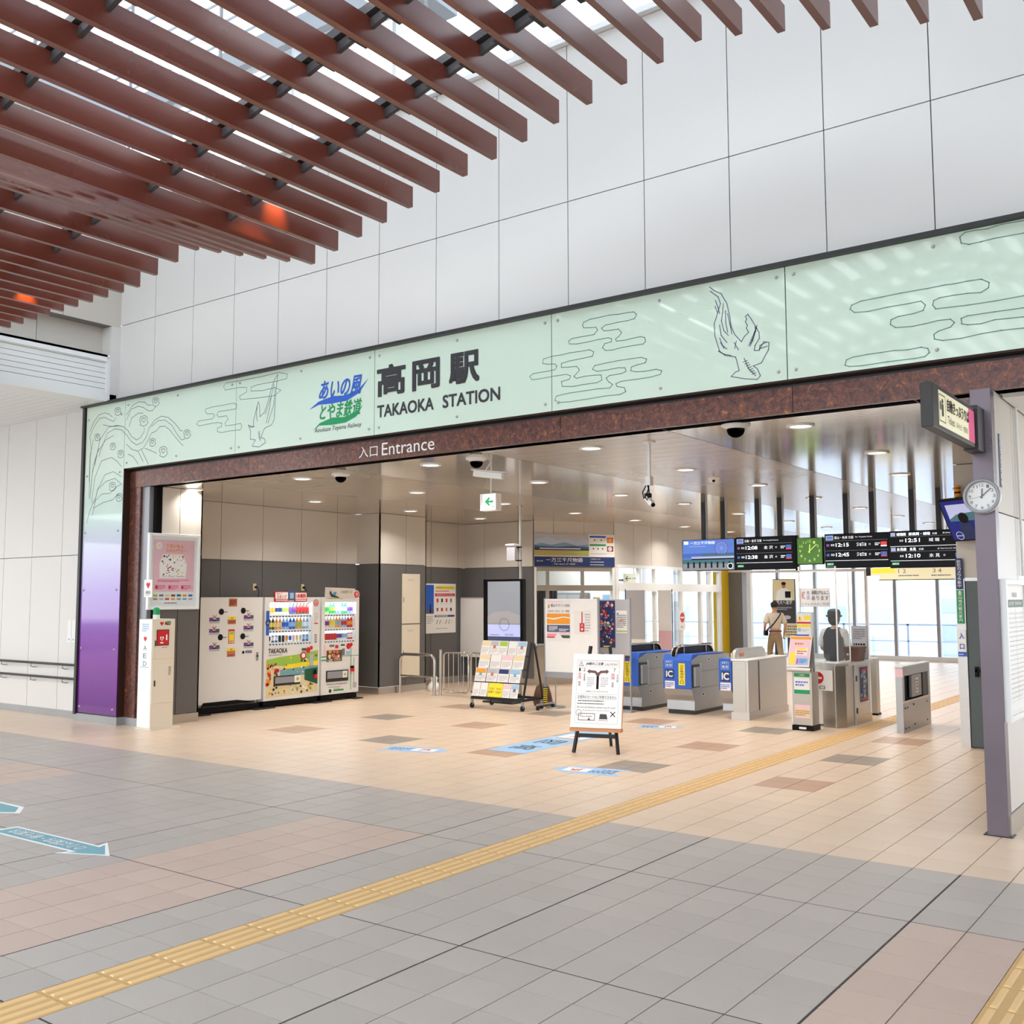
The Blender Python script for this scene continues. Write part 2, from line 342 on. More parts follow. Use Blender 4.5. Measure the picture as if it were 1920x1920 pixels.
def panel_wall(name, A, B, zs, joints, nrm, thick=0.2, gap=0.010, back='joint_dark', pt=0.02, kind='structure', gapz=None):
    """wall along A-B (xy); zs = [(z0, z1, mat)...]; joints = distances along; nrm = outward (visible) normal"""
    A, B = Vector((*A, 0)), Vector((*B, 0)); L = (B-A).length; u = (B-A)/L; n = Vector((*nrm, 0)).normalized()
    b = MB().obox(A, u, Z, n, (0.03, L-0.03), (zs[0][0]+0.005, zs[-1][1]-0.005), (-thick, -pt), back)
    o = b.build(name, kind=kind)
    js = sorted(set([0.0]+[j for j in joints if 0 < j < L]+[L]))
    for z0, z1, mat in zs:
        for a, c in zip(js[:-1], js[1:]):
            g0 = gap/2 if a > 0 else 0; g1 = gap/2 if c < L else 0
            gz = gap/2 if gapz is None else gapz
            MB().obox(A, u, Z, n, (a+g0, c-g1), (z0+gz, z1-gz), (-pt-0.004, 0), mat).build('panel', o)
    return o

# ================================================================== FLOOR
FX0, FX1, FY0, FY1 = -24.0, 5.0, -3.0, 30.6
fl = MB().box(FX0, FX1, FY0, FY1, -0.2, -0.006, 'grout').build('floor', kind='structure')
MB().box(-36, FX1, -16.0, FY0, -0.2, 0.0, 'tile_grey').box(-36, FX0, FY0, 7.27, -0.2, 0.0, 'tile_grey').box(-36, FX0, 7.27, 8.72, -0.2, 0.0, 'tile_beige').build('floor_rear', kind='structure')
wf = MB().box(-36.3, -36, -16, 8.9, 0, 0.9, 'wall_white').box(-36.3, -36, -16, 8.9, 4.0, 4.9, 'wall_white').build('wall_far_left', kind='structure')
for k in range(7): MB().box(-36.25, -36.05, -15.5+4*k, -14.9+4*k, 0.9, 4.0, 'wall_white').build('pier', wf)
for i, (xx, yy) in enumerate(((-17.0, 2.5), (-22.0, 2.5), (-27.0, 2.5), (-17.0, -1.0))):  # out-of-view fill lights and their housings, added to brighten the left corridor wall
    t = thing('fill_panel', 'added fill light panel, out of view on the side corridor ceiling, %s from the hall' % ('nearest', 'second', 'third', 'rearmost')[i], 'lamp', (xx, yy, 4.78), group='added fill panels in the side corridor')
    W3(t).box(xx-0.6, xx+0.6, yy-0.3, yy+0.3, 4.74, 4.79, 'white_paint').build('housing', t); W3(t).box(xx-0.56, xx+0.56, yy-0.26, yy+0.26, 4.735, 4.74, 'lamp_glow').build('diffuser', t)
    area_light('corridor_fill', (xx, yy, 4.72), 1.1, 95, (1, 0.99, 0.98), shape='RECTANGLE', sy=0.5)
wr = MB().box(-36, FX1, -16.3, -16.0, 3.4, 4.6, 'wall_white').box(-36, FX1, -16.3, -16.0, 0.0, 0.25, 'wall_white').build('wall_rear', kind='structure')
for k in range(9): MB().box(-36+4.6*k, -34.2+4.6*k, -16.28, -16.02, 0.25, 3.4, 'wall_white').build('pier', wr)
for k in range(8):
    for zz in (1.3, 2.35): MB().box(-34.2+4.6*k, -31.4+4.6*k, -16.2, -16.1, zz, zz+0.06, 'grey_steel').build('window_bar', wr)
ystep = [7.27-0.30*k for k in range(1, 34)][::-1]+[7.27+0.3186*k for k in range(8)]+[9.50+0.3067*k for k in range(1, 70)]
xj = [-1.70-0.30*k for k in range(-22, 75)][::-1]
def tile_kind(xc, yc):
    if yc > 7.27:
        i = round((xc+3.8)/-1.8); ax = -3.8-1.8*i; j = round((yc-9.80)/1.84); ay = 9.80+1.84*j
        if 0 <= i <= 4 and 0 <= j <= 2 and abs(xc-ax) < 0.3 and abs(yc-ay) < 0.31: return 'tile_accent_grey' if (i+j) % 2 == 1 else 'tile_accent_brown'
        return 'tile_beige'
    if yc < 6.07 and (-6.5 < xc < -5.3 or -11.3 < xc < -10.1 or -1.7 < xc < 0.1): return 'tile_brown'
    return 'tile_grey'
_hw = cam_d.sensor_width/2/cam_d.lens
Rm = cam.rotation_quaternion.to_matrix().transposed()
def infront(x, y, z):
    c = Rm @ (Vector((x, y, z))-cam.location)
    if c.z > -0.3: return None
    return c.x/-c.z/_hw, c.y/-c.z/_hw, -c.z
cells = []
for xa, xb in zip(xj[:-1], xj[1:]):
    for ya, yb in zip(ystep[:-1], ystep[1:]):
        xc, yc = (xa+xb)/2, (ya+yb)/2
        if (-4.71 < xc < -4.39) or (-1.11 < xc < -0.79 and yc < 6.07): continue
        if xb < FX0 or xa > FX1 or ya > FY1-0.2: continue
        p = infront(xc, yc, 0); vis = p is not None and abs(p[0]) < 1.05 and abs(p[1]) < 1.05
        cells.append((p[2] if vis else 1e3, xa, xb, ya, yb, tile_kind(xc, yc)))
cells.sort()
tmesh = {}
def tile_mesh(w, h, mat):
    key = (round(w, 3), round(h, 3), mat)
    if key not in tmesh:
        c = 0.0012; t = MB()
        vs = [(-w/2, -h/2, -0.01), (w/2, -h/2, -0.01), (w/2, h/2, -0.01), (-w/2, h/2, -0.01), (-w/2+c, -h/2+c, 0), (w/2-c, -h/2+c, 0), (w/2-c, h/2-c, 0), (-w/2+c, h/2-c, 0)]
        t.add(vs, [(4, 5, 6, 7), (0, 1, 5, 4), (1, 2, 6, 5), (2, 3, 7, 6), (3, 0, 4, 7)], mat)
        me = bpy.data.meshes.new('tile'); me.from_pydata([tuple(v) for v in t.v], [], t.f); me.materials.append(M[mat]); tmesh[key] = me
    return tmesh[key]
def widegap(a, base): # expansion joints every 1.8 m are wider
    return abs(((a-base)/1.8)-round((a-base)/1.8)) < 0.02
st = MB()
for n_, (d_, xa, xb, ya, yb, mt) in enumerate(cells):
    g = 0.0022
    xa2 = xa+(0.006 if widegap(xa, -1.70) and yb < 7.3 else g); xb2 = xb-(0.006 if widegap(xb, -1.70) and yb < 7.3 else g)
    ya2 = ya+(0.006 if widegap(ya, 6.07) and yb < 7.3 else g); yb2 = yb-(0.006 if widegap(yb, 6.07) and yb < 7.3 else g)
    if n_ < 300:
        o = bpy.data.objects.new('tile', tile_mesh(xb2-xa2, yb2-ya2, mt)); COL.objects.link(o); o.parent = fl; o.location = ((xa2+xb2)/2, (ya2+yb2)/2, 0)
    else:
        c = 0.0012
        st.add([(xa2, ya2, -0.01), (xb2, ya2, -0.01), (xb2, yb2, -0.01), (xa2, yb2, -0.01), (xa2+c, ya2+c, 0), (xb2-c, ya2+c, 0), (xb2-c, yb2-c, 0), (xa2+c, yb2-c, 0)],
               [(4, 5, 6, 7), (0, 1, 5, 4), (1, 2, 6, 5), (2, 3, 7, 6), (3, 0, 4, 7)], mt)
st.build('floor_tiles', fl, kind='stuff')
for k in range(-3, 12):
    xe = -1.70-1.8*k
    if xe < FX1: MB().box(xe-0.0055, xe+0.0055, FY0, 7.27, -0.02, -0.0015, 'expansion').build('expansion_joint', fl)
for k in range(0, 5): MB().box(FX0, FX1, 6.07-1.8*k-0.0055, 6.07-1.8*k+0.0055, -0.02, -0.0016, 'expansion').build('expansion_joint', fl)
# tactile guide blocks: four raised bars each
tb = MB().box(-0.148, 0.148, -0.148, 0.148, -0.01, 0.002, 'tactile_base')
for k in range(4):
    xk = -0.1125+0.075*k
    tb.hexa([(xk-0.018, -0.138, 0.001), (xk+0.018, -0.138, 0.001), (xk+0.018, 0.138, 0.001), (xk-0.018, 0.138, 0.001), (xk-0.010, -0.130, 0.0075), (xk+0.010, -0.130, 0.0075), (xk+0.010, 0.130, 0.0075), (xk-0.010, 0.130, 0.0075)], 'tactile')
tb0 = tb.build('tactile_block', fl)
first = True
for xs, y0, y1 in ((-4.545, -0.23, 29.8), (-0.95, -0.23, 5.97)):
    y = y0
    while y < y1:
        o = tb0 if first else tb0.copy()
        if not first: COL.objects.link(o)
        first = False; o.location = (xs, y, 0); y += 0.30

# ================================================================== HALL WALLS (front wall above the entrance)
FY = 8.70
pj = [-13.8+0.83+0.911*k for k in range(0, 22)]
panel_wall('wall_front', (-13.85, FY), (5.0, FY), [(4.70, 5.985, 'wall_white'), (5.985, 7.70, 'wall_white')], [x+13.85 for x in pj], (0, -1), 0.45)
panel_wall('wall_corridor', (-36.0, FY), (-14.4, FY), [(0.10, 2.51, 'wall_white'), (2.51, 4.92, 'wall_white')], [36-14.4-0.9*k for k in range(24)], (0, -1), 0.3)
MB().box(-36, -14.5, FY-0.012, FY+0.02, 0, 0.11, 'galv').build('baseboard_corridor', kind='structure')
# left upper wall (faces the hall) above the side corridor
panel_wall('wall_left', (-13.85, FY), (-13.85, -3.0), [(5.95, 7.70, 'wall_cream'), (7.70, 9.2, 'wall_cream')], [0.93+0.93*k for k in range(13)], (1, 0), 0.4, back='joint_beige')
panel_wall('wall_left_lower', (-14.08, FY), (-14.08, -3.0), [(5.50, 5.96, 'wall_cream')], [1.2*k for k in range(1, 10)], (1, 0), 0.1, back='joint_beige')
MB().box(-14.3, -13.86, -3, FY-0.2, 5.40, 5.50, 'white_frame').box(-14.3, -13.84, -3, FY-0.05, 4.79, 4.90, 'white_frame').box(-14.3, -13.84, FY-0.16, FY, 4.79, 5.95, 'wall_white').build('trim_1', kind='structure')
sh = thing('shutter_box', 'white horizontal slat shutter box high on the left wall over the side corridor', 'shutter', (-13.9, 2.8, 4.9))
W3(sh).box(-14.2, -13.92, -3, 8.52, 4.9, 5.46, 'joint_dark').build('housing', sh)
for k in range(7):
    W3(sh).box(-13.93, -13.895, -3, 8.50, 4.905+0.080*k, 4.905+0.080*k+0.073, 'white_frame').build('slat', sh)
W3(sh).box(-13.93, -13.88, 8.50, 8.54, 4.9, 5.50, 'white_frame').box(-13.93, -13.86, -3, 8.54, 5.465, 5.50, 'white_frame').build('edge_frame', sh)
# corridor ceiling
cc = MB().box(-36, -14.25, -3, FY, 4.90, 5.0, 'joint_beige').build('ceiling_corridor', kind='structure')
s_ = MB(); y = FY-0.004
while y > -3:
    s_.box(-36, -14.3, y-0.142, y, 4.79, 4.90, 'white_frame'); y -= 0.15
s_.build('ceiling_slats', cc, kind='stuff')
# clerestory glazing over the front wall
cl = MB().box(-13.85, 5, 8.62, 8.80, 7.70, 7.76, 'white_frame').box(-13.85, 5, 8.62, 8.80, 9.12, 9.2, 'white_frame').build('window_1', kind='structure')
x = -13.6
while x < 5:
    MB().box(x-0.03, x+0.03, 8.64, 8.78, 7.76, 9.12, 'white_frame').build('mullion', cl)
    MB().box(x+0.03, x+1.79, 8.70, 8.708, 7.76, 9.12, 'clear_glass').build('pane', cl); x += 1.82
# roof: translucent ribbed sheets on steel purlins
rf = MB().box(-14.3, 5.2, -3.2, 9.3, 9.20, 9.22, 'translucent_roof').build('roof', kind='structure')
r_ = MB(); y = -3
while y < 9.2:
    r_.box(-14.2, 5.1, y, y+0.012, 9.17, 9.20, 'roof_rib'); y += 0.30
r_.build('roof_ribs', rf, kind='stuff')
for yy in (-1.0, 2.2, 5.4, 8.3):
    MB().box(-14.0, 5.1, yy-0.06, yy+0.06, 8.86, 9.16, 'roof_rib').build('purlin', rf)
for xx in (-12.6, -7.2, -1.8, 3.6):
    MB().box(xx-0.09, xx+0.09, -3, 8.60, 8.50, 8.86, 'roof_rib').build('rafter', rf)
for xx, x2 in ((-12.6, -7.2), (-7.2, -1.8), (-1.8, 3.6)):
    b = MB(); b.cyl((xx, -1, 8.8), (x2, 5.4, 8.8), 0.016, 'grey_steel', n=6).cyl((x2, -1, 8.8), (xx, 5.4, 8.8), 0.016, 'grey_steel', n=6); b.build('tie_rod', rf)
panel_wall('wall_right', (5.0, -3.0), (5.0, 8.7), [(0.0, 3.0, 'wall_side_right'), (3.0, 6.0, 'wall_side_right'), (6.0, 9.2, 'wall_side_right')], [1.2*k for k in range(1, 10)], (-1, 0), 0.3)

# ================================================================== LOUVRE CEILING (folded profile of timber-brown fins)
YE, SC_ = 6.80, 6.80/7.90
zk = [(-22, 6.07), (-12.20, 6.075), (-11.78, 6.17), (-11.33, 6.26), (-10.89, 6.33), (-10.43, 6.20), (-10.0, 6.07), (-9.56, 5.94), (-9.13, 5.82), (-8.71, 5.70), (-3.70, 6.745), (0.0, 5.70), (5.0, 6.745), (9.0, 5.7)]
zk = [(a*SC_, 1.82+(b-1.82)*SC_) for a, b in zk]
def lz(x):
    for (a, za), (b, zb) in zip(zk[:-1], zk[1:]):
        if a <= x <= b: return za+(zb-za)*(x-a)/(b-a)
    return 5.5
allx = sorted([SC_*v for v in [-8.70+0.3795*k for k in range(0, 37)]+[-9.13, -9.56, -10.0, -10.43, -10.89, -11.33, -11.78]+[-12.18-0.384*k for k in range(0, 10)]])
lv = thing('louvre_ceiling', 'folded ceiling of long dark red-brown louvre fins hung under the glazed roof', 'louvre ceiling', (-6.0, 3.0, 5.16))
FH, FW = 0.194, 0.057
allx = [x for x in allx if x > -13.80 and x < 4.6]
for x in allx:
    z = lz(x)
    W3(lv).box(x-FW/2, x+FW/2, -3.0, YE, z, z+FH, 'louvre').build('slat', lv)
for yy in (5.75, 4.92, 3.50, 2.66, 1.20, 0.36):
    for (za_, zb_) in zip(zk[:-1], zk[1:]):
        a_, b_ = max(za_[0], -13.7), min(zb_[0], 4.4)
        if b_-a_ > 0.05: W3(lv).bar((a_, yy, lz(a_)+FH+0.045), (b_, yy, lz(b_)+FH+0.045), 0.11, 0.07, 'clip_grey').build('carrier_rail', lv)
    for xa, xb in zip(allx[:-1], allx[1:]):
        za, zb = lz(xa)+FH-0.075, lz(xb)+FH-0.075
        W3(lv).hexa([(xa+FW/2, yy-0.018, za), (xb-FW/2, yy-0.018, zb), (xb-FW/2, yy+0.018, zb), (xa+FW/2, yy+0.018, za), (xa+FW/2, yy-0.018, za+0.07), (xb-FW/2, yy-0.018, zb+0.07), (xb-FW/2, yy+0.018, zb+0.07), (xa+FW/2, yy+0.018, za+0.07)], 'clip_grey')\
            .box((xa+xb)/2+0.04, xb-FW/2, yy-0.09, yy+0.09, (za+zb)/2-0.026, (za+zb)/2-0.013, 'black_metal').build('carrier_clip', lv)
# fluorescent battens lying above the fins
for i, (xx, yy0, yy1, lab) in enumerate(((-6.40, 3.1, 5.1, 'long bright fluorescent lamp above the fins at upper left'), (-4.95, 4.4, 5.9, 'fluorescent lamp above the fins over the station name'), (-8.1, 3.9, 5.4, 'fluorescent lamp above the fins left of the lowest fold'), (-2.8, 3.2, 4.9, 'fluorescent lamp above the fins at the top middle of the view'))):
    t = thing('fluorescent_lamp', lab, 'lamp', (xx, yy0, 6.2), group='lamps above the louvres')
    z0 = lz(xx)+0.42
    W3(t).box(xx-0.04, xx+0.04, yy0, yy1, z0+0.03, z0+0.09, 'white_paint').box(xx-0.01, xx+0.01, yy0+0.3, yy0+0.32, z0+0.09, 8.5, 'grey_steel').box(xx-0.01, xx+0.01, yy1-0.3, yy1-0.28, z0+0.09, 8.5, 'grey_steel').build('batten', t)
    W3(t).cyl((xx, yy0+0.04, z0), (xx, yy1-0.04, z0), 0.018, 'tube_glow', n=10).build('tube', t)

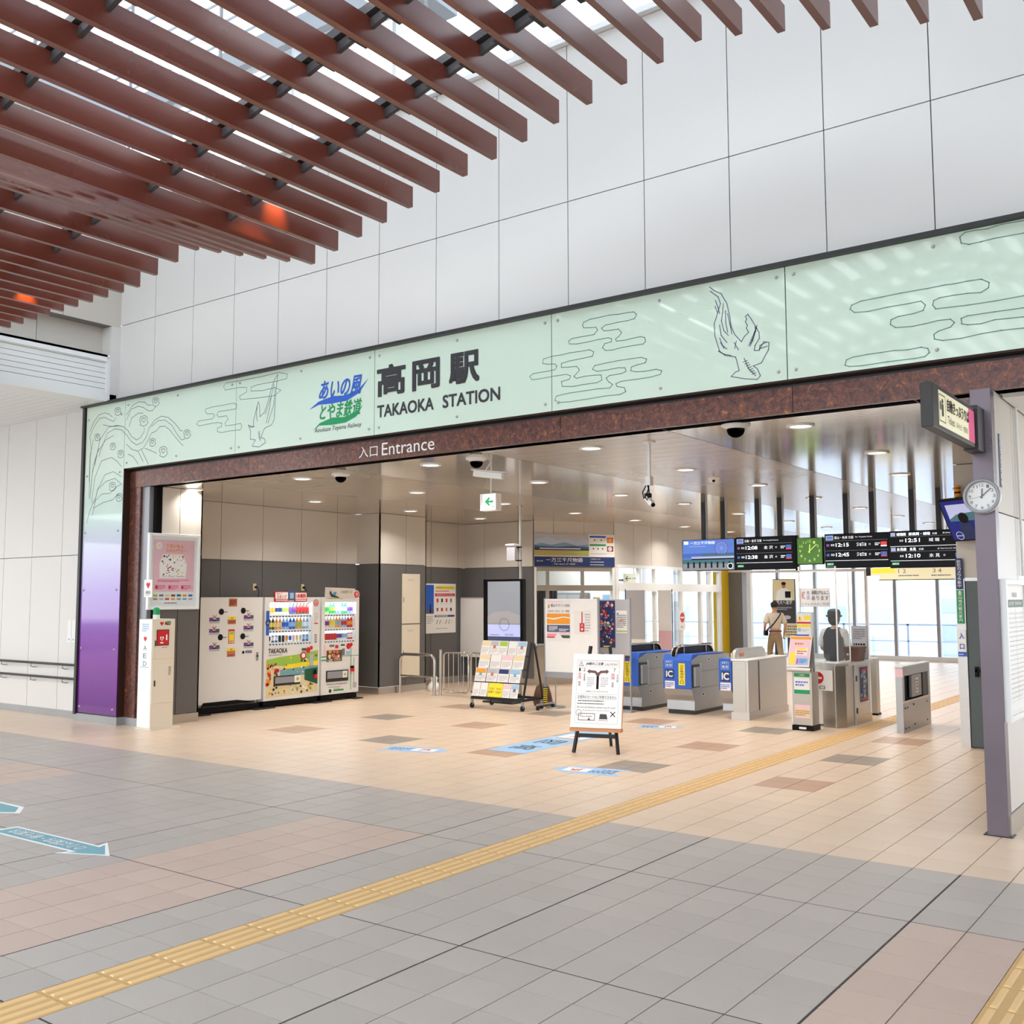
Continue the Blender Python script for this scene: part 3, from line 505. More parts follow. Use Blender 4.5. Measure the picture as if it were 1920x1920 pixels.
# ================================================================== ENTRANCE FASCIA AND PORTAL
GY = 8.58
pt = MB().box(-14.50, -13.46, 8.58, 8.86, 0.10, 4.72, 'portal_brown').box(-13.46, 4.5, 8.60, 8.86, 3.735, 4.72, 'portal_brown').box(-14.56, 4.5, 8.50, 8.86, 4.765, 4.80, 'dark_frame').box(-14.56, -14.50, 8.54, 8.86, 0.10, 4.78, 'dark_frame').build('trim_2', kind='structure')
MB().box(-14.54, -13.44, 8.56, 8.86, 0, 0.115, 'galv').box(-13.44, -12.95, 8.66, 8.90, 0, 0.115, 'galv').build('baseboard_portal', kind='structure')
fa = thing('glass_fascia', 'mint green glass fascia over the entrance with line drawings, running down to a violet pier', 'signboard', (-9.0, 8.58, 0.1))
ART = {'clouds':[[(-5.429,4.587),(-5.411,4.614),(-5.342,4.632),(-5.239,4.633),(-5.104,4.637),(-5.004,4.627),(-4.906,4.627),(-4.832,4.622),(-4.799,4.592),(-4.825,4.553),(-4.907,4.545),(-5.005,4.547),(-5.156,4.542),(-5.203,4.52),(-5.173,4.486),(-5.089,4.48),(-5.006,4.478),(-4.971,4.439),(-4.999,4.407),(-5.041,4.384),(-5.033,4.361),(-4.942,4.354),(-4.86,4.36),(-4.764,4.363),(-4.716,4.348),(-4.704,4.31),(-4.733,4.286),(-4.829,4.286),(-4.976,4.287),(-5.075,4.277),(-5.159,4.285),(-5.195,4.32),(-5.166,4.355),(-5.091,4.363),(-5.085,4.391),(-5.124,4.409),(-5.242,4.408),(-5.379,4.403),(-5.5,4.403),(-5.588,4.417),(-5.597,4.448),(-5.552,4.469),(-5.413,4.468),(-5.292,4.468),(-5.249,4.506),(-5.266,4.538),(-5.343,4.546),(-5.412,4.557),(-5.429,4.587)],[(-5.922,4.261),(-5.913,4.305),(-5.803,4.32),(-5.678,4.317),(-5.589,4.324),(-5.466,4.32),(-5.345,4.32),(-5.297,4.291),(-5.312,4.249),(-5.415,4.244),(-5.59,4.239),(-5.687,4.228),(-5.688,4.187),(-5.59,4.176),(-5.502,4.172),(-5.468,4.13),(-5.503,4.097),(-5.538,4.072),(-5.504,4.048),(-5.417,4.056),(-5.28,4.052),(-5.212,4.043),(-5.204,3.991),(-5.264,3.972),(-5.417,3.974),(-5.557,3.97),(-5.68,3.988),(-5.689,4.039),(-5.591,4.049),(-5.577,4.084),(-5.626,4.106),(-5.769,4.107),(-5.951,4.104),(-6.061,4.106),(-6.089,4.145),(-6.042,4.17),(-5.877,4.17),(-5.768,4.174),(-5.743,4.205),(-5.768,4.234),(-5.858,4.244),(-5.922,4.261)],[(-5.771,3.853),(-5.752,3.896),(-5.592,3.907),(-5.418,3.908),(-5.247,3.908),(-5.113,3.899),(-5.083,3.931),(-5.129,3.966),(-5.154,4.006),(-5.112,4.025),(-4.979,4.026),(-4.927,4.041),(-4.938,4.078),(-5.011,4.089),(-5.144,4.085),(-5.262,4.087),(-5.313,4.116),(-5.287,4.149),(-5.177,4.156),(-5.01,4.161),(-4.863,4.159),(-4.751,4.156),(-4.695,4.13),(-4.712,4.097),(-4.8,4.088),(-4.865,4.076),(-4.873,4.041),(-4.817,4.022),(-4.721,4.013),(-4.595,4.017),(-4.533,3.994),(-4.549,3.961),(-4.659,3.948),(-4.818,3.947),(-4.98,3.95),(-5.043,3.933),(-5.03,3.903),(-4.948,3.882),(-4.933,3.84),(-4.998,3.819),(-5.164,3.825),(-5.419,3.819),(-5.593,3.817),(-5.717,3.824),(-5.771,3.853)],[(-11.551,4.384),(-11.543,4.418),(-11.399,4.431),(-11.184,4.429),(-10.956,4.431),(-10.877,4.405),(-10.893,4.35),(-11.023,4.348),(-11.27,4.353),(-11.296,4.31),(-11.25,4.276),(-11.091,4.276),(-11.054,4.227),(-11.122,4.177),(-11.104,4.141),(-10.946,4.136),(-10.792,4.143),(-10.764,4.095),(-10.806,4.055),(-10.996,4.063),(-11.189,4.057),(-11.278,4.08),(-11.28,4.125),(-11.192,4.139),(-11.184,4.184),(-11.283,4.206),(-11.481,4.204),(-11.682,4.199),(-11.739,4.231),(-11.694,4.267),(-11.538,4.267),(-11.393,4.269),(-11.349,4.304),(-11.377,4.336),(-11.504,4.347),(-11.551,4.384)],[(-11.168,4.684),(-11.113,4.726),(-10.871,4.718),(-10.401,4.716),(-10.054,4.728),(-9.883,4.682),(-9.898,4.626),(-10.085,4.616),(-10.469,4.619),(-10.594,4.599),(-10.593,4.551),(-10.361,4.527),(-10.117,4.539),(-10.003,4.489),(-10.115,4.434),(-10.464,4.441),(-10.807,4.463),(-10.827,4.508),(-10.683,4.551),(-10.685,4.61),(-10.831,4.629),(-11.128,4.63),(-11.168,4.684)],[(-1.035,4.019),(-1.381,4.059),(-1.59,4.063),(-1.787,4.065),(-1.837,4.051),(-1.834,4.007),(-1.79,3.991),(-1.691,3.984),(-1.593,3.999),(-1.497,3.994),(-1.384,3.988),(-1.217,3.978),(-1.037,3.968)],[(-1.21,4.144),(-1.377,4.154),(-1.587,4.149),(-1.784,4.151),(-2.027,4.163),(-2.049,4.198),(-2.04,4.235),(-1.993,4.249),(-1.88,4.251),(-1.78,4.247),(-1.681,4.236),(-1.626,4.264),(-1.62,4.306),(-1.677,4.344),(-1.776,4.347),(-1.877,4.344),(-1.958,4.348),(-2.083,4.344),(-2.295,4.344),(-2.458,4.339),(-2.625,4.335),(-2.705,4.314),(-2.721,4.282),(-2.685,4.246),(-2.573,4.235),(-2.407,4.244),(-2.245,4.244),(-2.139,4.248),(-2.106,4.208),(-2.126,4.167),(-2.195,4.154),(-2.323,4.15),(-2.383,4.132),(-2.39,4.093),(-2.348,4.06),(-2.219,4.048),(-2.114,4.053),(-2.01,4.064),(-1.918,4.059),(-1.889,4.027),(-1.92,3.994),(-2.013,3.976),(-2.05,3.954),(-2.046,3.915),(-1.985,3.894),(-1.843,3.889),(-1.694,3.903),(-1.548,3.907),(-1.387,3.9),(-1.221,3.89)],[(-1.189,4.634),(-1.356,4.65),(-1.567,4.653),(-1.665,4.647),(-1.755,4.644),(-1.814,4.668),(-1.822,4.72),(-1.781,4.749),(-1.711,4.75),(-1.612,4.741),(-1.515,4.755),(-1.371,4.75),(-1.185,4.739)],[(-2.778,3.802),(-2.765,3.847),(-2.708,3.862),(-2.584,3.867),(-2.474,3.867),(-2.365,3.868),(-2.258,3.858),(-2.152,3.864),(-2.1,3.846),(-2.089,3.811),(-2.124,3.782),(-2.208,3.778),(-2.422,3.781),(-2.643,3.777),(-2.744,3.786),(-2.778,3.802)]],'birds':[[(-4.02,4.721),(-3.977,4.678),(-3.905,4.635),(-3.884,4.593),(-3.85,4.532),(-3.824,4.405),(-3.812,4.308),(-3.778,4.228),(-3.716,4.151)],[(-4.014,4.678),(-3.935,4.609),(-3.914,4.543),(-3.945,4.453),(-3.981,4.363),(-3.974,4.238),(-3.931,4.095),(-3.875,4.046),(-3.775,4.018),(-3.76,3.962),(-3.743,3.886),(-3.779,3.878),(-3.822,3.843),(-3.682,3.802),(-3.572,3.783),(-3.541,3.812),(-3.569,3.882),(-3.607,3.911),(-3.527,3.929),(-3.491,3.99),(-3.459,4.038),(-3.452,4.103),(-3.502,4.118),(-3.537,4.063),(-3.549,4.045),(-3.593,4.052),(-3.585,4.097),(-3.542,4.157),(-3.545,4.211),(-3.567,4.254),(-3.614,4.342),(-3.647,4.395),(-3.671,4.379),(-3.658,4.35),(-3.672,4.332),(-3.654,4.295),(-3.664,4.27),(-3.644,4.227),(-3.687,4.193),(-3.716,4.151)],[(-3.885,4.538),(-3.895,4.444),(-3.908,4.378),(-3.884,4.279),(-3.842,4.231)],[(-3.865,4.466),(-3.865,4.357),(-3.848,4.259)],[(-3.845,4.435),(-3.825,4.337),(-3.806,4.239)],[(-3.926,4.34),(-3.913,4.242),(-3.858,4.166)],[(-3.928,4.218),(-3.901,4.145),(-3.859,4.105)],[(-3.964,4.58),(-3.937,4.506),(-3.924,4.449)],[(-3.968,4.525),(-3.945,4.46)],[(-3.945,4.097),(-3.889,4.062),(-3.818,4.038)],[(-3.922,4.176),(-3.887,4.116)],[(-3.581,4.27),(-3.575,4.229),(-3.604,4.153),(-3.633,4.098)],[(-3.692,3.993),(-3.652,3.894),(-3.585,3.818)],[(-3.787,4.155),(-3.746,4.081)],[(-3.765,4.165),(-3.781,4.1)],[(-3.647,4.107),(-3.607,4.141)],[(-3.635,4.129),(-3.6,4.163)],[(-3.624,4.151),(-3.592,4.186)],[(-3.612,4.173),(-3.585,4.209)],[(-3.6,4.196),(-3.577,4.232)],[(-3.589,4.218),(-3.57,4.255)],[(-3.577,4.24),(-3.562,4.278)],[(-3.699,3.96),(-3.664,3.969)],[(-3.686,3.94),(-3.651,3.948)],[(-3.672,3.919),(-3.637,3.928)],[(-3.659,3.899),(-3.624,3.907)],[(-3.645,3.878),(-3.611,3.887)],[(-3.632,3.858),(-3.597,3.866)],[(-3.619,3.837),(-3.584,3.846)],[(-3.545,4.051),(-3.537,4.09),(-3.482,4.108)],[(-3.531,4.062),(-3.469,4.073)],[(-10.07,4.707),(-10.137,4.634),(-10.203,4.503),(-10.251,4.369),(-10.318,4.236),(-10.404,4.187),(-10.419,4.341),(-10.445,4.391),(-10.478,4.301),(-10.527,4.165),(-10.532,4.071),(-10.633,4.093),(-10.587,4.018),(-10.591,3.912),(-10.484,3.89),(-10.546,3.814),(-10.41,3.79),(-10.289,3.837),(-10.301,3.884),(-10.379,3.915),(-10.312,4.025),(-10.174,4.057),(-10.124,4.122),(-10.111,4.306),(-10.099,4.49),(-10.07,4.707)],[(-10.136,4.588),(-10.2,4.409),(-10.299,4.21)],[(-10.117,4.539),(-10.139,4.309),(-10.244,4.088)],[(-10.184,4.454),(-10.221,4.272),(-10.279,4.092)],[(-10.462,4.346),(-10.476,4.23),(-10.455,4.134)],[(-10.434,3.991),(-10.406,3.894)],[(-10.409,4.0),(-10.391,3.87)],[(-10.633,4.105),(-10.578,4.064),(-10.507,4.069)]],'plants':[[(-13.653,4.604),(-13.689,4.637),(-13.69,4.657),(-13.666,4.657),(-13.655,4.644),(-13.641,4.655),(-13.618,4.646),(-13.62,4.626),(-13.653,4.604)],[(-13.651,4.559),(-13.721,4.583),(-13.707,4.61),(-13.734,4.642),(-13.716,4.674),(-13.667,4.68),(-13.628,4.678),(-13.583,4.653),(-13.586,4.614),(-13.565,4.595),(-13.603,4.57),(-13.651,4.559)],[(-12.703,4.635),(-12.74,4.67),(-12.741,4.692),(-12.716,4.692),(-12.705,4.678),(-12.691,4.69),(-12.667,4.68),(-12.669,4.659),(-12.703,4.635)],[(-12.701,4.586),(-12.773,4.613),(-12.759,4.642),(-12.786,4.676),(-12.767,4.71),(-12.717,4.716),(-12.677,4.714),(-12.631,4.688),(-12.634,4.645),(-12.613,4.625),(-12.652,4.599),(-12.701,4.586)],[(-12.987,4.386),(-13.032,4.427),(-13.033,4.453),(-13.002,4.454),(-12.989,4.438),(-12.972,4.452),(-12.943,4.44),(-12.945,4.414),(-12.987,4.386)],[(-12.984,4.327),(-13.072,4.358),(-13.055,4.393),(-13.088,4.433),(-13.066,4.475),(-13.004,4.483),(-12.954,4.482),(-12.898,4.45),(-12.901,4.399),(-12.876,4.374),(-12.923,4.342),(-12.984,4.327)],[(-11.949,4.094),(-11.983,4.127),(-11.984,4.147),(-11.96,4.148),(-11.951,4.135),(-11.937,4.147),(-11.915,4.138),(-11.917,4.117),(-11.949,4.094)],[(-11.947,4.047),(-12.014,4.071),(-12.001,4.099),(-12.026,4.131),(-12.008,4.165),(-11.961,4.172),(-11.924,4.171),(-11.88,4.146),(-11.883,4.105),(-11.864,4.086),(-11.9,4.06),(-11.947,4.047)],[(-12.757,4.055),(-12.79,4.085),(-12.791,4.105),(-12.769,4.105),(-12.759,4.093),(-12.746,4.104),(-12.725,4.096),(-12.726,4.077),(-12.757,4.055)],[(-12.755,4.011),(-12.82,4.033),(-12.807,4.06),(-12.832,4.089),(-12.815,4.12),(-12.77,4.127),(-12.733,4.126),(-12.691,4.103),(-12.694,4.065),(-12.675,4.047),(-12.71,4.023),(-12.755,4.011)],[(-12.49,3.889),(-12.534,3.929),(-12.535,3.954),(-12.505,3.955),(-12.492,3.94),(-12.475,3.954),(-12.448,3.943),(-12.45,3.918),(-12.49,3.889)],[(-12.488,3.832),(-12.572,3.861),(-12.556,3.895),(-12.587,3.934),(-12.565,3.975),(-12.506,3.984),(-12.459,3.984),(-12.405,3.954),(-12.408,3.904),(-12.384,3.88),(-12.429,3.848),(-12.488,3.832)],[(-13.734,3.477),(-13.774,3.511),(-13.775,3.533),(-13.748,3.535),(-13.736,3.521),(-13.721,3.534),(-13.695,3.525),(-13.697,3.503),(-13.734,3.477)],[(-13.731,3.427),(-13.809,3.451),(-13.794,3.481),(-13.823,3.515),(-13.803,3.551),(-13.749,3.56),(-13.706,3.56),(-13.656,3.534),(-13.659,3.491),(-13.636,3.471),(-13.678,3.442),(-13.731,3.427)],[(-14.177,4.267),(-14.21,4.296),(-14.211,4.314),(-14.189,4.315),(-14.179,4.303),(-14.166,4.314),(-14.145,4.305),(-14.147,4.287),(-14.177,4.267)],[(-14.175,4.226),(-14.239,4.248),(-14.227,4.272),(-14.251,4.3),(-14.235,4.33),(-14.19,4.335),(-14.154,4.334),(-14.112,4.312),(-14.114,4.277),(-14.096,4.259),(-14.13,4.237),(-14.175,4.226)],[(-13.543,3.953),(-13.579,3.984),(-13.58,4.004),(-13.556,4.005),(-13.545,3.993),(-13.531,4.004),(-13.509,3.995),(-13.511,3.976),(-13.543,3.953)],[(-13.541,3.908),(-13.61,3.931),(-13.597,3.958),(-13.623,3.988),(-13.605,4.02),(-13.557,4.027),(-13.518,4.027),(-13.473,4.003),(-13.476,3.964),(-13.456,3.946),(-13.493,3.921),(-13.541,3.908)],[(-13.756,4.088),(-13.788,4.116),(-13.789,4.134),(-13.767,4.134),(-13.758,4.124),(-13.745,4.133),(-13.725,4.126),(-13.727,4.108),(-13.756,4.088)],[(-13.754,4.048),(-13.816,4.068),(-13.804,4.092),(-13.828,4.12),(-13.812,4.149),(-13.768,4.155),(-13.733,4.154),(-13.693,4.133),(-13.696,4.098),(-13.677,4.081),(-13.711,4.059),(-13.754,4.048)],[(-13.552,3.307),(-13.587,3.337),(-13.588,3.357),(-13.564,3.358),(-13.554,3.346),(-13.54,3.358),(-13.517,3.349),(-13.519,3.33),(-13.552,3.307)],[(-13.549,3.262),(-13.618,3.283),(-13.605,3.31),(-13.631,3.34),(-13.613,3.372),(-13.565,3.38),(-13.527,3.381),(-13.482,3.358),(-13.485,3.32),(-13.465,3.302),(-13.502,3.276),(-13.549,3.262)],[(-14.389,4.391),(-14.283,4.536),(-14.152,4.625),(-13.996,4.639),(-13.883,4.608),(-13.792,4.553)],[(-14.385,4.313),(-14.279,4.458),(-14.127,4.57),(-13.992,4.569),(-13.856,4.516),(-13.755,4.48),(-13.693,4.536)],[(-13.42,4.469),(-13.301,4.618),(-13.134,4.642),(-13.008,4.609),(-12.882,4.546),(-12.78,4.534),(-12.701,4.586)],[(-13.424,4.544),(-13.303,4.656),(-13.137,4.705),(-12.97,4.685),(-12.886,4.626),(-12.804,4.623)],[(-14.221,3.861),(-14.164,4.048),(-14.108,4.235),(-13.894,4.405),(-13.676,4.414),(-13.501,4.377),(-13.369,4.302),(-13.28,4.206),(-13.151,4.144),(-13.049,4.171),(-12.97,4.249),(-12.962,4.297)],[(-14.116,3.98),(-14.055,4.102),(-13.912,4.318),(-13.717,4.368),(-13.542,4.331),(-13.409,4.243),(-13.276,4.131),(-13.147,4.07),(-13.004,4.093),(-12.905,4.169),(-12.849,4.286),(-12.712,4.393),(-12.554,4.431),(-12.395,4.395),(-12.234,4.294),(-12.095,4.173),(-12.056,4.169)],[(-13.402,4.106),(-13.27,4.019),(-13.122,3.975),(-12.979,4.005),(-12.861,4.116),(-12.784,4.206),(-12.665,4.231),(-12.587,4.283),(-12.468,4.277),(-12.347,4.211),(-12.226,4.103),(-12.107,4.009),(-12.028,3.955)],[(-12.789,4.304),(-12.631,4.372),(-12.472,4.367),(-12.311,4.279),(-12.189,4.147),(-12.07,4.041),(-11.994,4.046)],[(-13.092,3.783),(-13.223,3.904),(-13.351,3.952)],[(-13.101,3.967),(-12.969,3.809)],[(-13.019,3.984),(-12.845,3.763)],[(-14.328,3.357),(-14.282,3.738),(-14.164,4.048),(-13.951,4.22),(-13.755,4.265)],[(-14.279,3.29),(-14.21,3.668),(-14.044,3.91),(-13.781,3.939),(-13.647,3.878),(-13.513,3.779)],[(-14.207,3.223),(-14.131,3.472),(-13.943,3.687),(-13.725,3.721),(-13.505,3.629)],[(-14.233,3.275),(-14.016,3.401),(-13.795,3.4),(-13.626,3.489),(-13.499,3.517)],[(-14.228,3.198),(-13.964,3.272),(-13.724,3.295),(-13.577,3.374)],[(-14.313,3.484),(-14.267,3.865),(-14.123,4.109)],[(-14.366,3.616),(-14.366,4.002),(-14.29,4.252)],[(-14.245,3.098),(-14.131,3.472),(-13.915,3.584),(-13.676,3.617),(-13.499,3.517)],[(-14.397,2.978),(-14.317,3.165),(-14.192,3.349)],[(-14.385,4.313),(-14.339,4.128),(-14.351,3.743),(-14.351,3.358)],[(-14.031,4.458),(-13.784,4.407),(-13.588,4.399)],[(-12.65,3.903),(-12.772,3.95),(-12.938,4.002)],[(-13.351,4.362),(-13.294,4.48),(-13.129,4.537),(-13.004,4.523)]]}
def gpanel(x0, x1, z0, z1):
    p = W3(fa).box(x0+0.004, x1-0.004, GY-0.012, GY, z0, z1, 'mint_glass').build('glass_panel', fa, bevel=0.002, segs=1)
    pts = []
    if z0 < 1:
        for k in range(6): pts += [(x0+0.07, 0.22+k*0.87), (x1-0.09, 0.22+k*0.87)]
    else:
        xm = (x0+x1)/2
        pts = [(x0+0.08, z0+0.08), (x1-0.08, z0+0.08), (x0+0.08, z1-0.08), (x1-0.08, z1-0.08), (xm, z0+0.08), (xm, z1-0.08)]
    for a, c in pts: W3(fa).cyl((a, GY-0.010, c), (a, GY-0.030, c), 0.018, 'i_pale_ink', r2=0.011, n=10).build('bolt_cap', p)
    return p
gx = [-13.46, -10.90, -8.345, -5.81, -3.29, -0.77, 1.75, 4.3]
pcol = gpanel(-14.49, -13.46, 0.13, 4.765)
pans = [gpanel(a, b, 3.745, 4.765) for a, b in zip(gx[:-1], gx[1:])]
def fprint(): return Print((0, GY-0.012, 0), X, Z, -Y, off=fa.location, lift=0.0015)
for l in ART['clouds']: fprint().line(l, 0.008, 'line_green').build('cloud_outline', fa)
q = fprint()
for l in ART['birds'][:-8]: q.line(l, 0.008, 'line_violet')
q.build('bird_drawing', fa, label='outline of a large bird flying down to the right')
q = fprint()
for l in ART['birds'][-8:]: q.line(l, 0.008, 'line_violet')
q.build('bird_drawing', fa, label='outline of a bird flying down to the left')
q = fprint()
for l in ART['plants']: q.line([(min(-13.0 if 0 else 9, a), b) for a, b in l], 0.008, 'line_violet')
q.build('flower_drawing', fa, label='outlines of curling stems with heart-shaped blossoms')
q = fprint()
q.text('あいの風', -9.30, 4.27, -8.58, 4.50, 'i_cobalt', bold=0.015, shear=0.22)
q.poly([(-9.47, 4.17), (-9.30, 4.255), (-9.05, 4.295), (-8.85, 4.28), (-8.62, 4.315), (-8.44, 4.44), (-8.60, 4.28), (-8.80, 4.21), (-9.05, 4.205), (-9.30, 4.215)], 'i_cobalt', 2)
q.text('とやま鉄道', -9.28, 4.02, -8.58, 4.215, 'i_green', bold=0.015, shear=0.18)
q.poly([(-9.40, 3.90), (-9.27, 3.985), (-9.05, 4.03), (-8.85, 4.015), (-8.65, 4.05), (-8.53, 4.13), (-8.64, 4.00), (-8.82, 3.945), (-9.05, 3.94), (-9.28, 3.955)], 'i_green', 2)
q.text('Ainokaze Toyama Railway', -9.37, 3.855, -8.56, 3.925, 'i_charcoal', shear=0.2)
q.text('高', -8.29, 4.20, -7.86, 4.545, 'i_charcoal', bold=0.035); q.text('岡', -7.73, 4.20, -7.34, 4.525, 'i_charcoal', bold=0.035); q.text('駅', -7.18, 4.20, -6.77, 4.53, 'i_charcoal', bold=0.035)
q.text('TAKAOKA', -8.29, 3.945, -7.42, 4.085, 'i_charcoal', bold=0.02); q.text('STATION', -7.28, 3.945, -6.48, 4.085, 'i_charcoal', bold=0.02)
q.build('lettering', fa, label='blue and green railway logo beside the dark station name in Japanese and English')

# bronze-mottled stone band and pier
mb = MB().box(-13.46, 4.4, 8.72, 8.92, 3.47, 3.73, 'dark_frame').build('trim_3', kind='structure')
mx = [-13.46, -10.75, -8.26, -5.78, -3.29, -0.80, 1.69, 4.18]
for a, b in zip(mx[:-1], mx[1:]): MB().box(a+0.003, b-0.003, 8.68, 8.72, 3.465, 3.70, 'bronze_mottle').build('stone_panel', mb)
MB().box(-13.46, -13.20, 8.69, 8.90, 0.115, 3.466, 'bronze_mottle').build('stone_panel', mb)
MB().box(-13.20, -13.03, 8.73, 8.90, 0.115, 3.466, 'grey_steel').box(-13.03, -12.96, 8.80, 8.9, 0.115, 3.466, 'black').build('jamb_edge', mb)
q = Print((0, 8.68, 0), X, Z, -Y); q.text('入口', -8.70, 3.51, -8.39, 3.645, 'i_white'); q.text('Entrance', -8.32, 3.51, -7.50, 3.66, 'i_white')
q.build('lettering', mb, label='white entrance lettering')

# ================================================================== INTERIOR WALLS
ZC = 3.47
two = [(0.13, 2.49, 'wall_grey'), (2.49, ZC, 'wall_cream')]
def skirt(name, pts):  # galvanised skirting along a polyline (xy), protrudes a little to the left-hand side
    for i, (a, b, n) in enumerate(pts):
        A, B = Vector((*a, 0)), Vector((*b, 0)); u = (B-A).normalized()
        MB().obox(A, u, Z, Vector((*n, 0)), (0, (B-A).length), (0, 0.13), (-0.02, 0.008), 'steel').build(name, kind='structure')
panel_wall('wall_pier_poster', (-12.95, 8.90), (-12.95, 9.60), two, [0.30], (1, 0), 0.2)
panel_wall('wall_pier_return', (-12.95, 9.60), (-14.25, 9.60), two, [0.6], (0, 1), 0.15)
panel_wall('wall_recess', (-14.25, 9.60), (-14.25, 14.20), two, [0.9*k+0.45 for k in range(6)], (1, 0), 0.2)
panel_wall('wall_pier_far_front', (-14.25, 14.20), (-13.65, 14.20), two, [], (0, -1), 0.15)
panel_wall('wall_pier_far', (-13.65, 14.20), (-13.65, 15.55), two, [0.75], (1, 0), 0.2)
panel_wall('wall_pier_far_back', (-13.65, 15.55), (-14.35, 15.55), two, [], (0, 1), 0.15)
panel_wall('wall_alcove', (-14.30, 15.55), (-14.30, 17.55), two, [0.9, 1.8], (1, 0), 0.2)
panel_wall('wall_back', (-14.30, 17.55), (-12.42, 17.55), two, [0.6, 1.5], (0, -1), 0.2)
skirt('baseboard_left', [((-12.95, 8.9), (-12.95, 9.6), (1, 0)), ((-14.25, 9.6), (-14.25, 14.2), (1, 0)), ((-14.25, 14.2), (-13.65, 14.2), (0, -1)), ((-13.65, 14.2), (-13.65, 15.55), (1, 0)), ((-14.3, 15.55), (-14.3, 17.55), (1, 0)), ((-14.3, 17.55), (-12.42, 17.55), (0, -1))])
# ticket office front (angled wall): cream band on top, counter windows below, steel apron
OA, OB = Vector((-12.42, 17.60, 0)), Vector((-11.40, 19.20, 0)); OU = (OB-OA).normalized(); ON = Vector((OU.y, -OU.x, 0)); OL = (OB-OA).length
of = MB().obox(OA, OU, Z, ON, (0, OL), (2.48, ZC), (-0.2, -0.02), 'joint_beige').obox(OA, OU, Z, ON, (0, OL), (0, 0.80), (-0.2, -0.02), 'steel').build('wall_office', kind='structure')
for a, b in ((0, 0.46), (0.46, 1.18), (1.18, OL)): MB().obox(OA, OU, Z, ON, (a+0.005, b-0.005), (2.49, ZC), (-0.02, 0), 'wall_cream').build('panel', of)
ow = MB().obox(OA, OU, Z, ON, (0, 0.05), (0.8, 2.48), (-0.10, 0.03), 'white_frame').obox(OA, OU, Z, ON, (OL-0.06, OL), (0.0, 2.48), (-0.10, 0.03), 'white_frame').obox(OA, OU, Z, ON, (0.05, OL-0.06), (2.40, 2.48), (-0.10, 0.03), 'steel').build('window_2', kind='structure')
MB().obox(OA, OU, Z, ON, (0.05, OL-0.06), (1.98, 2.10), (-0.08, 0.04), 'steel').build('transom', ow)
for c in (0.32, 1.14): MB().obox(OA, OU, Z, ON, (c-0.025, c+0.025), (0.8, 2.42), (-0.06, 0.02), 'steel').build('mullion', ow)
for a, b in ((0.05, 0.295), (0.345, 1.115), (1.165, OL-0.06)):
    for z0, z1 in ((0.82, 1.98), (2.10, 2.40)): MB().obox(OA, OU, Z, ON, (a, b), (z0, z1), (-0.02, -0.012), 'clear_glass').build('pane', ow)
MB().obox(OA, OU, Z, ON, (0.0, OL), (0.76, 0.82), (-0.1, 0.16), 'steel').build('counter_ledge', ow)
# inside of the ticket office: pale rear wall, dark curtain, cabinets
MB().box(-15.0, -12.0, 20.2, 20.3, 0, ZC, 'wall_white').build('wall_office_rear', kind='structure')
MB().box(-15.1, -15.0, 17.8, 20.3, 0, ZC, 'wall_white').build('wall_office_side', kind='structure')
t = thing('curtain', 'dark folded curtain just inside the left ticket office window', 'curtain', (-12.55, 18.05, 0.85))
b = W3(t)
for k in range(7): b.cyl((-12.62+0.045*k, 18.02+0.05*k, 0.85), (-12.62+0.045*k, 18.02+0.05*k, 2.02), 0.034, 'i_charcoal', n=8)
b.build('cloth', t)
t = thing('office_cabinet', 'grey-green steel cabinet seen through the ticket office glass', 'cabinet', (-12.9, 20.0, 0))
W3(t).box(-13.35, -12.65, 19.8, 20.19, 0, 1.95, 'grey_steel').build('body', t, bevel=0.008)
for xx in (-13.33, -12.99): W3(t).box(xx, xx+0.32, 19.78, 19.8, 0.1, 1.9, 'i_pale_ink').build('door', t)
t = thing('notice_board', 'white pinned sheets on a board at the back of the ticket office', 'notice board', (-12.35, 20.17, 1.35))
W3(t).box(-12.6, -12.05, 20.15, 20.195, 1.35, 2.0, 'i_white').build('board', t)
q = Print((-12.6, 20.15, 1.35), X, Z, -Y, off=t.location); q.rect(0.05, 0.05, 0.26, 0.58, 'i_paper').rect(0.32, 0.1, 0.55, 0.55, 'i_skyblue').scribble(0.07, 0.1, 0.24, 0.5, 8, 'i_grey_ink', 2).build('print', t)

area_light('office_fill', (-12.6, 19.2, 3.3), 0.8, 45, (0.95, 1.0, 0.97), shape='RECTANGLE', sy=0.4)  # added fill light without a fixture, brightens the view through the office glass
# glazed side wall with sliding doors (faces +x)
GXW = -11.38
gw = MB().box(GXW-0.2, GXW-0.02, 19.2, 25.0, 2.56, ZC, 'joint_beige').build('wall_glazed_side', kind='structure')
for k in range(7): MB().box(GXW-0.02, GXW, 19.2+0.83*k+0.005, min(25, 19.2+0.83*(k+1))-0.005, 2.56, ZC, 'wall_cream').build('panel', gw)
dd = MB().box(GXW-0.08, GXW+0.04, 19.22, 24.55, 2.49, 2.56, 'white_frame').build('door_1', kind='structure')
for yy, w in ((19.26, 0.06), (20.28, 0.05), (21.0, 0.04), (22.32, 0.05), (23.38, 0.05), (23.95, 0.03), (24.5, 0.06)):
    MB().box(GXW-0.06, GXW+0.03, yy-w, yy+w, 0, 2.50, 'white_frame').build('mullion', dd)
MB().box(GXW-0.10, GXW+0.06, 19.26, 24.5, 1.97, 2.16, 'white_frame').build('transom', dd)
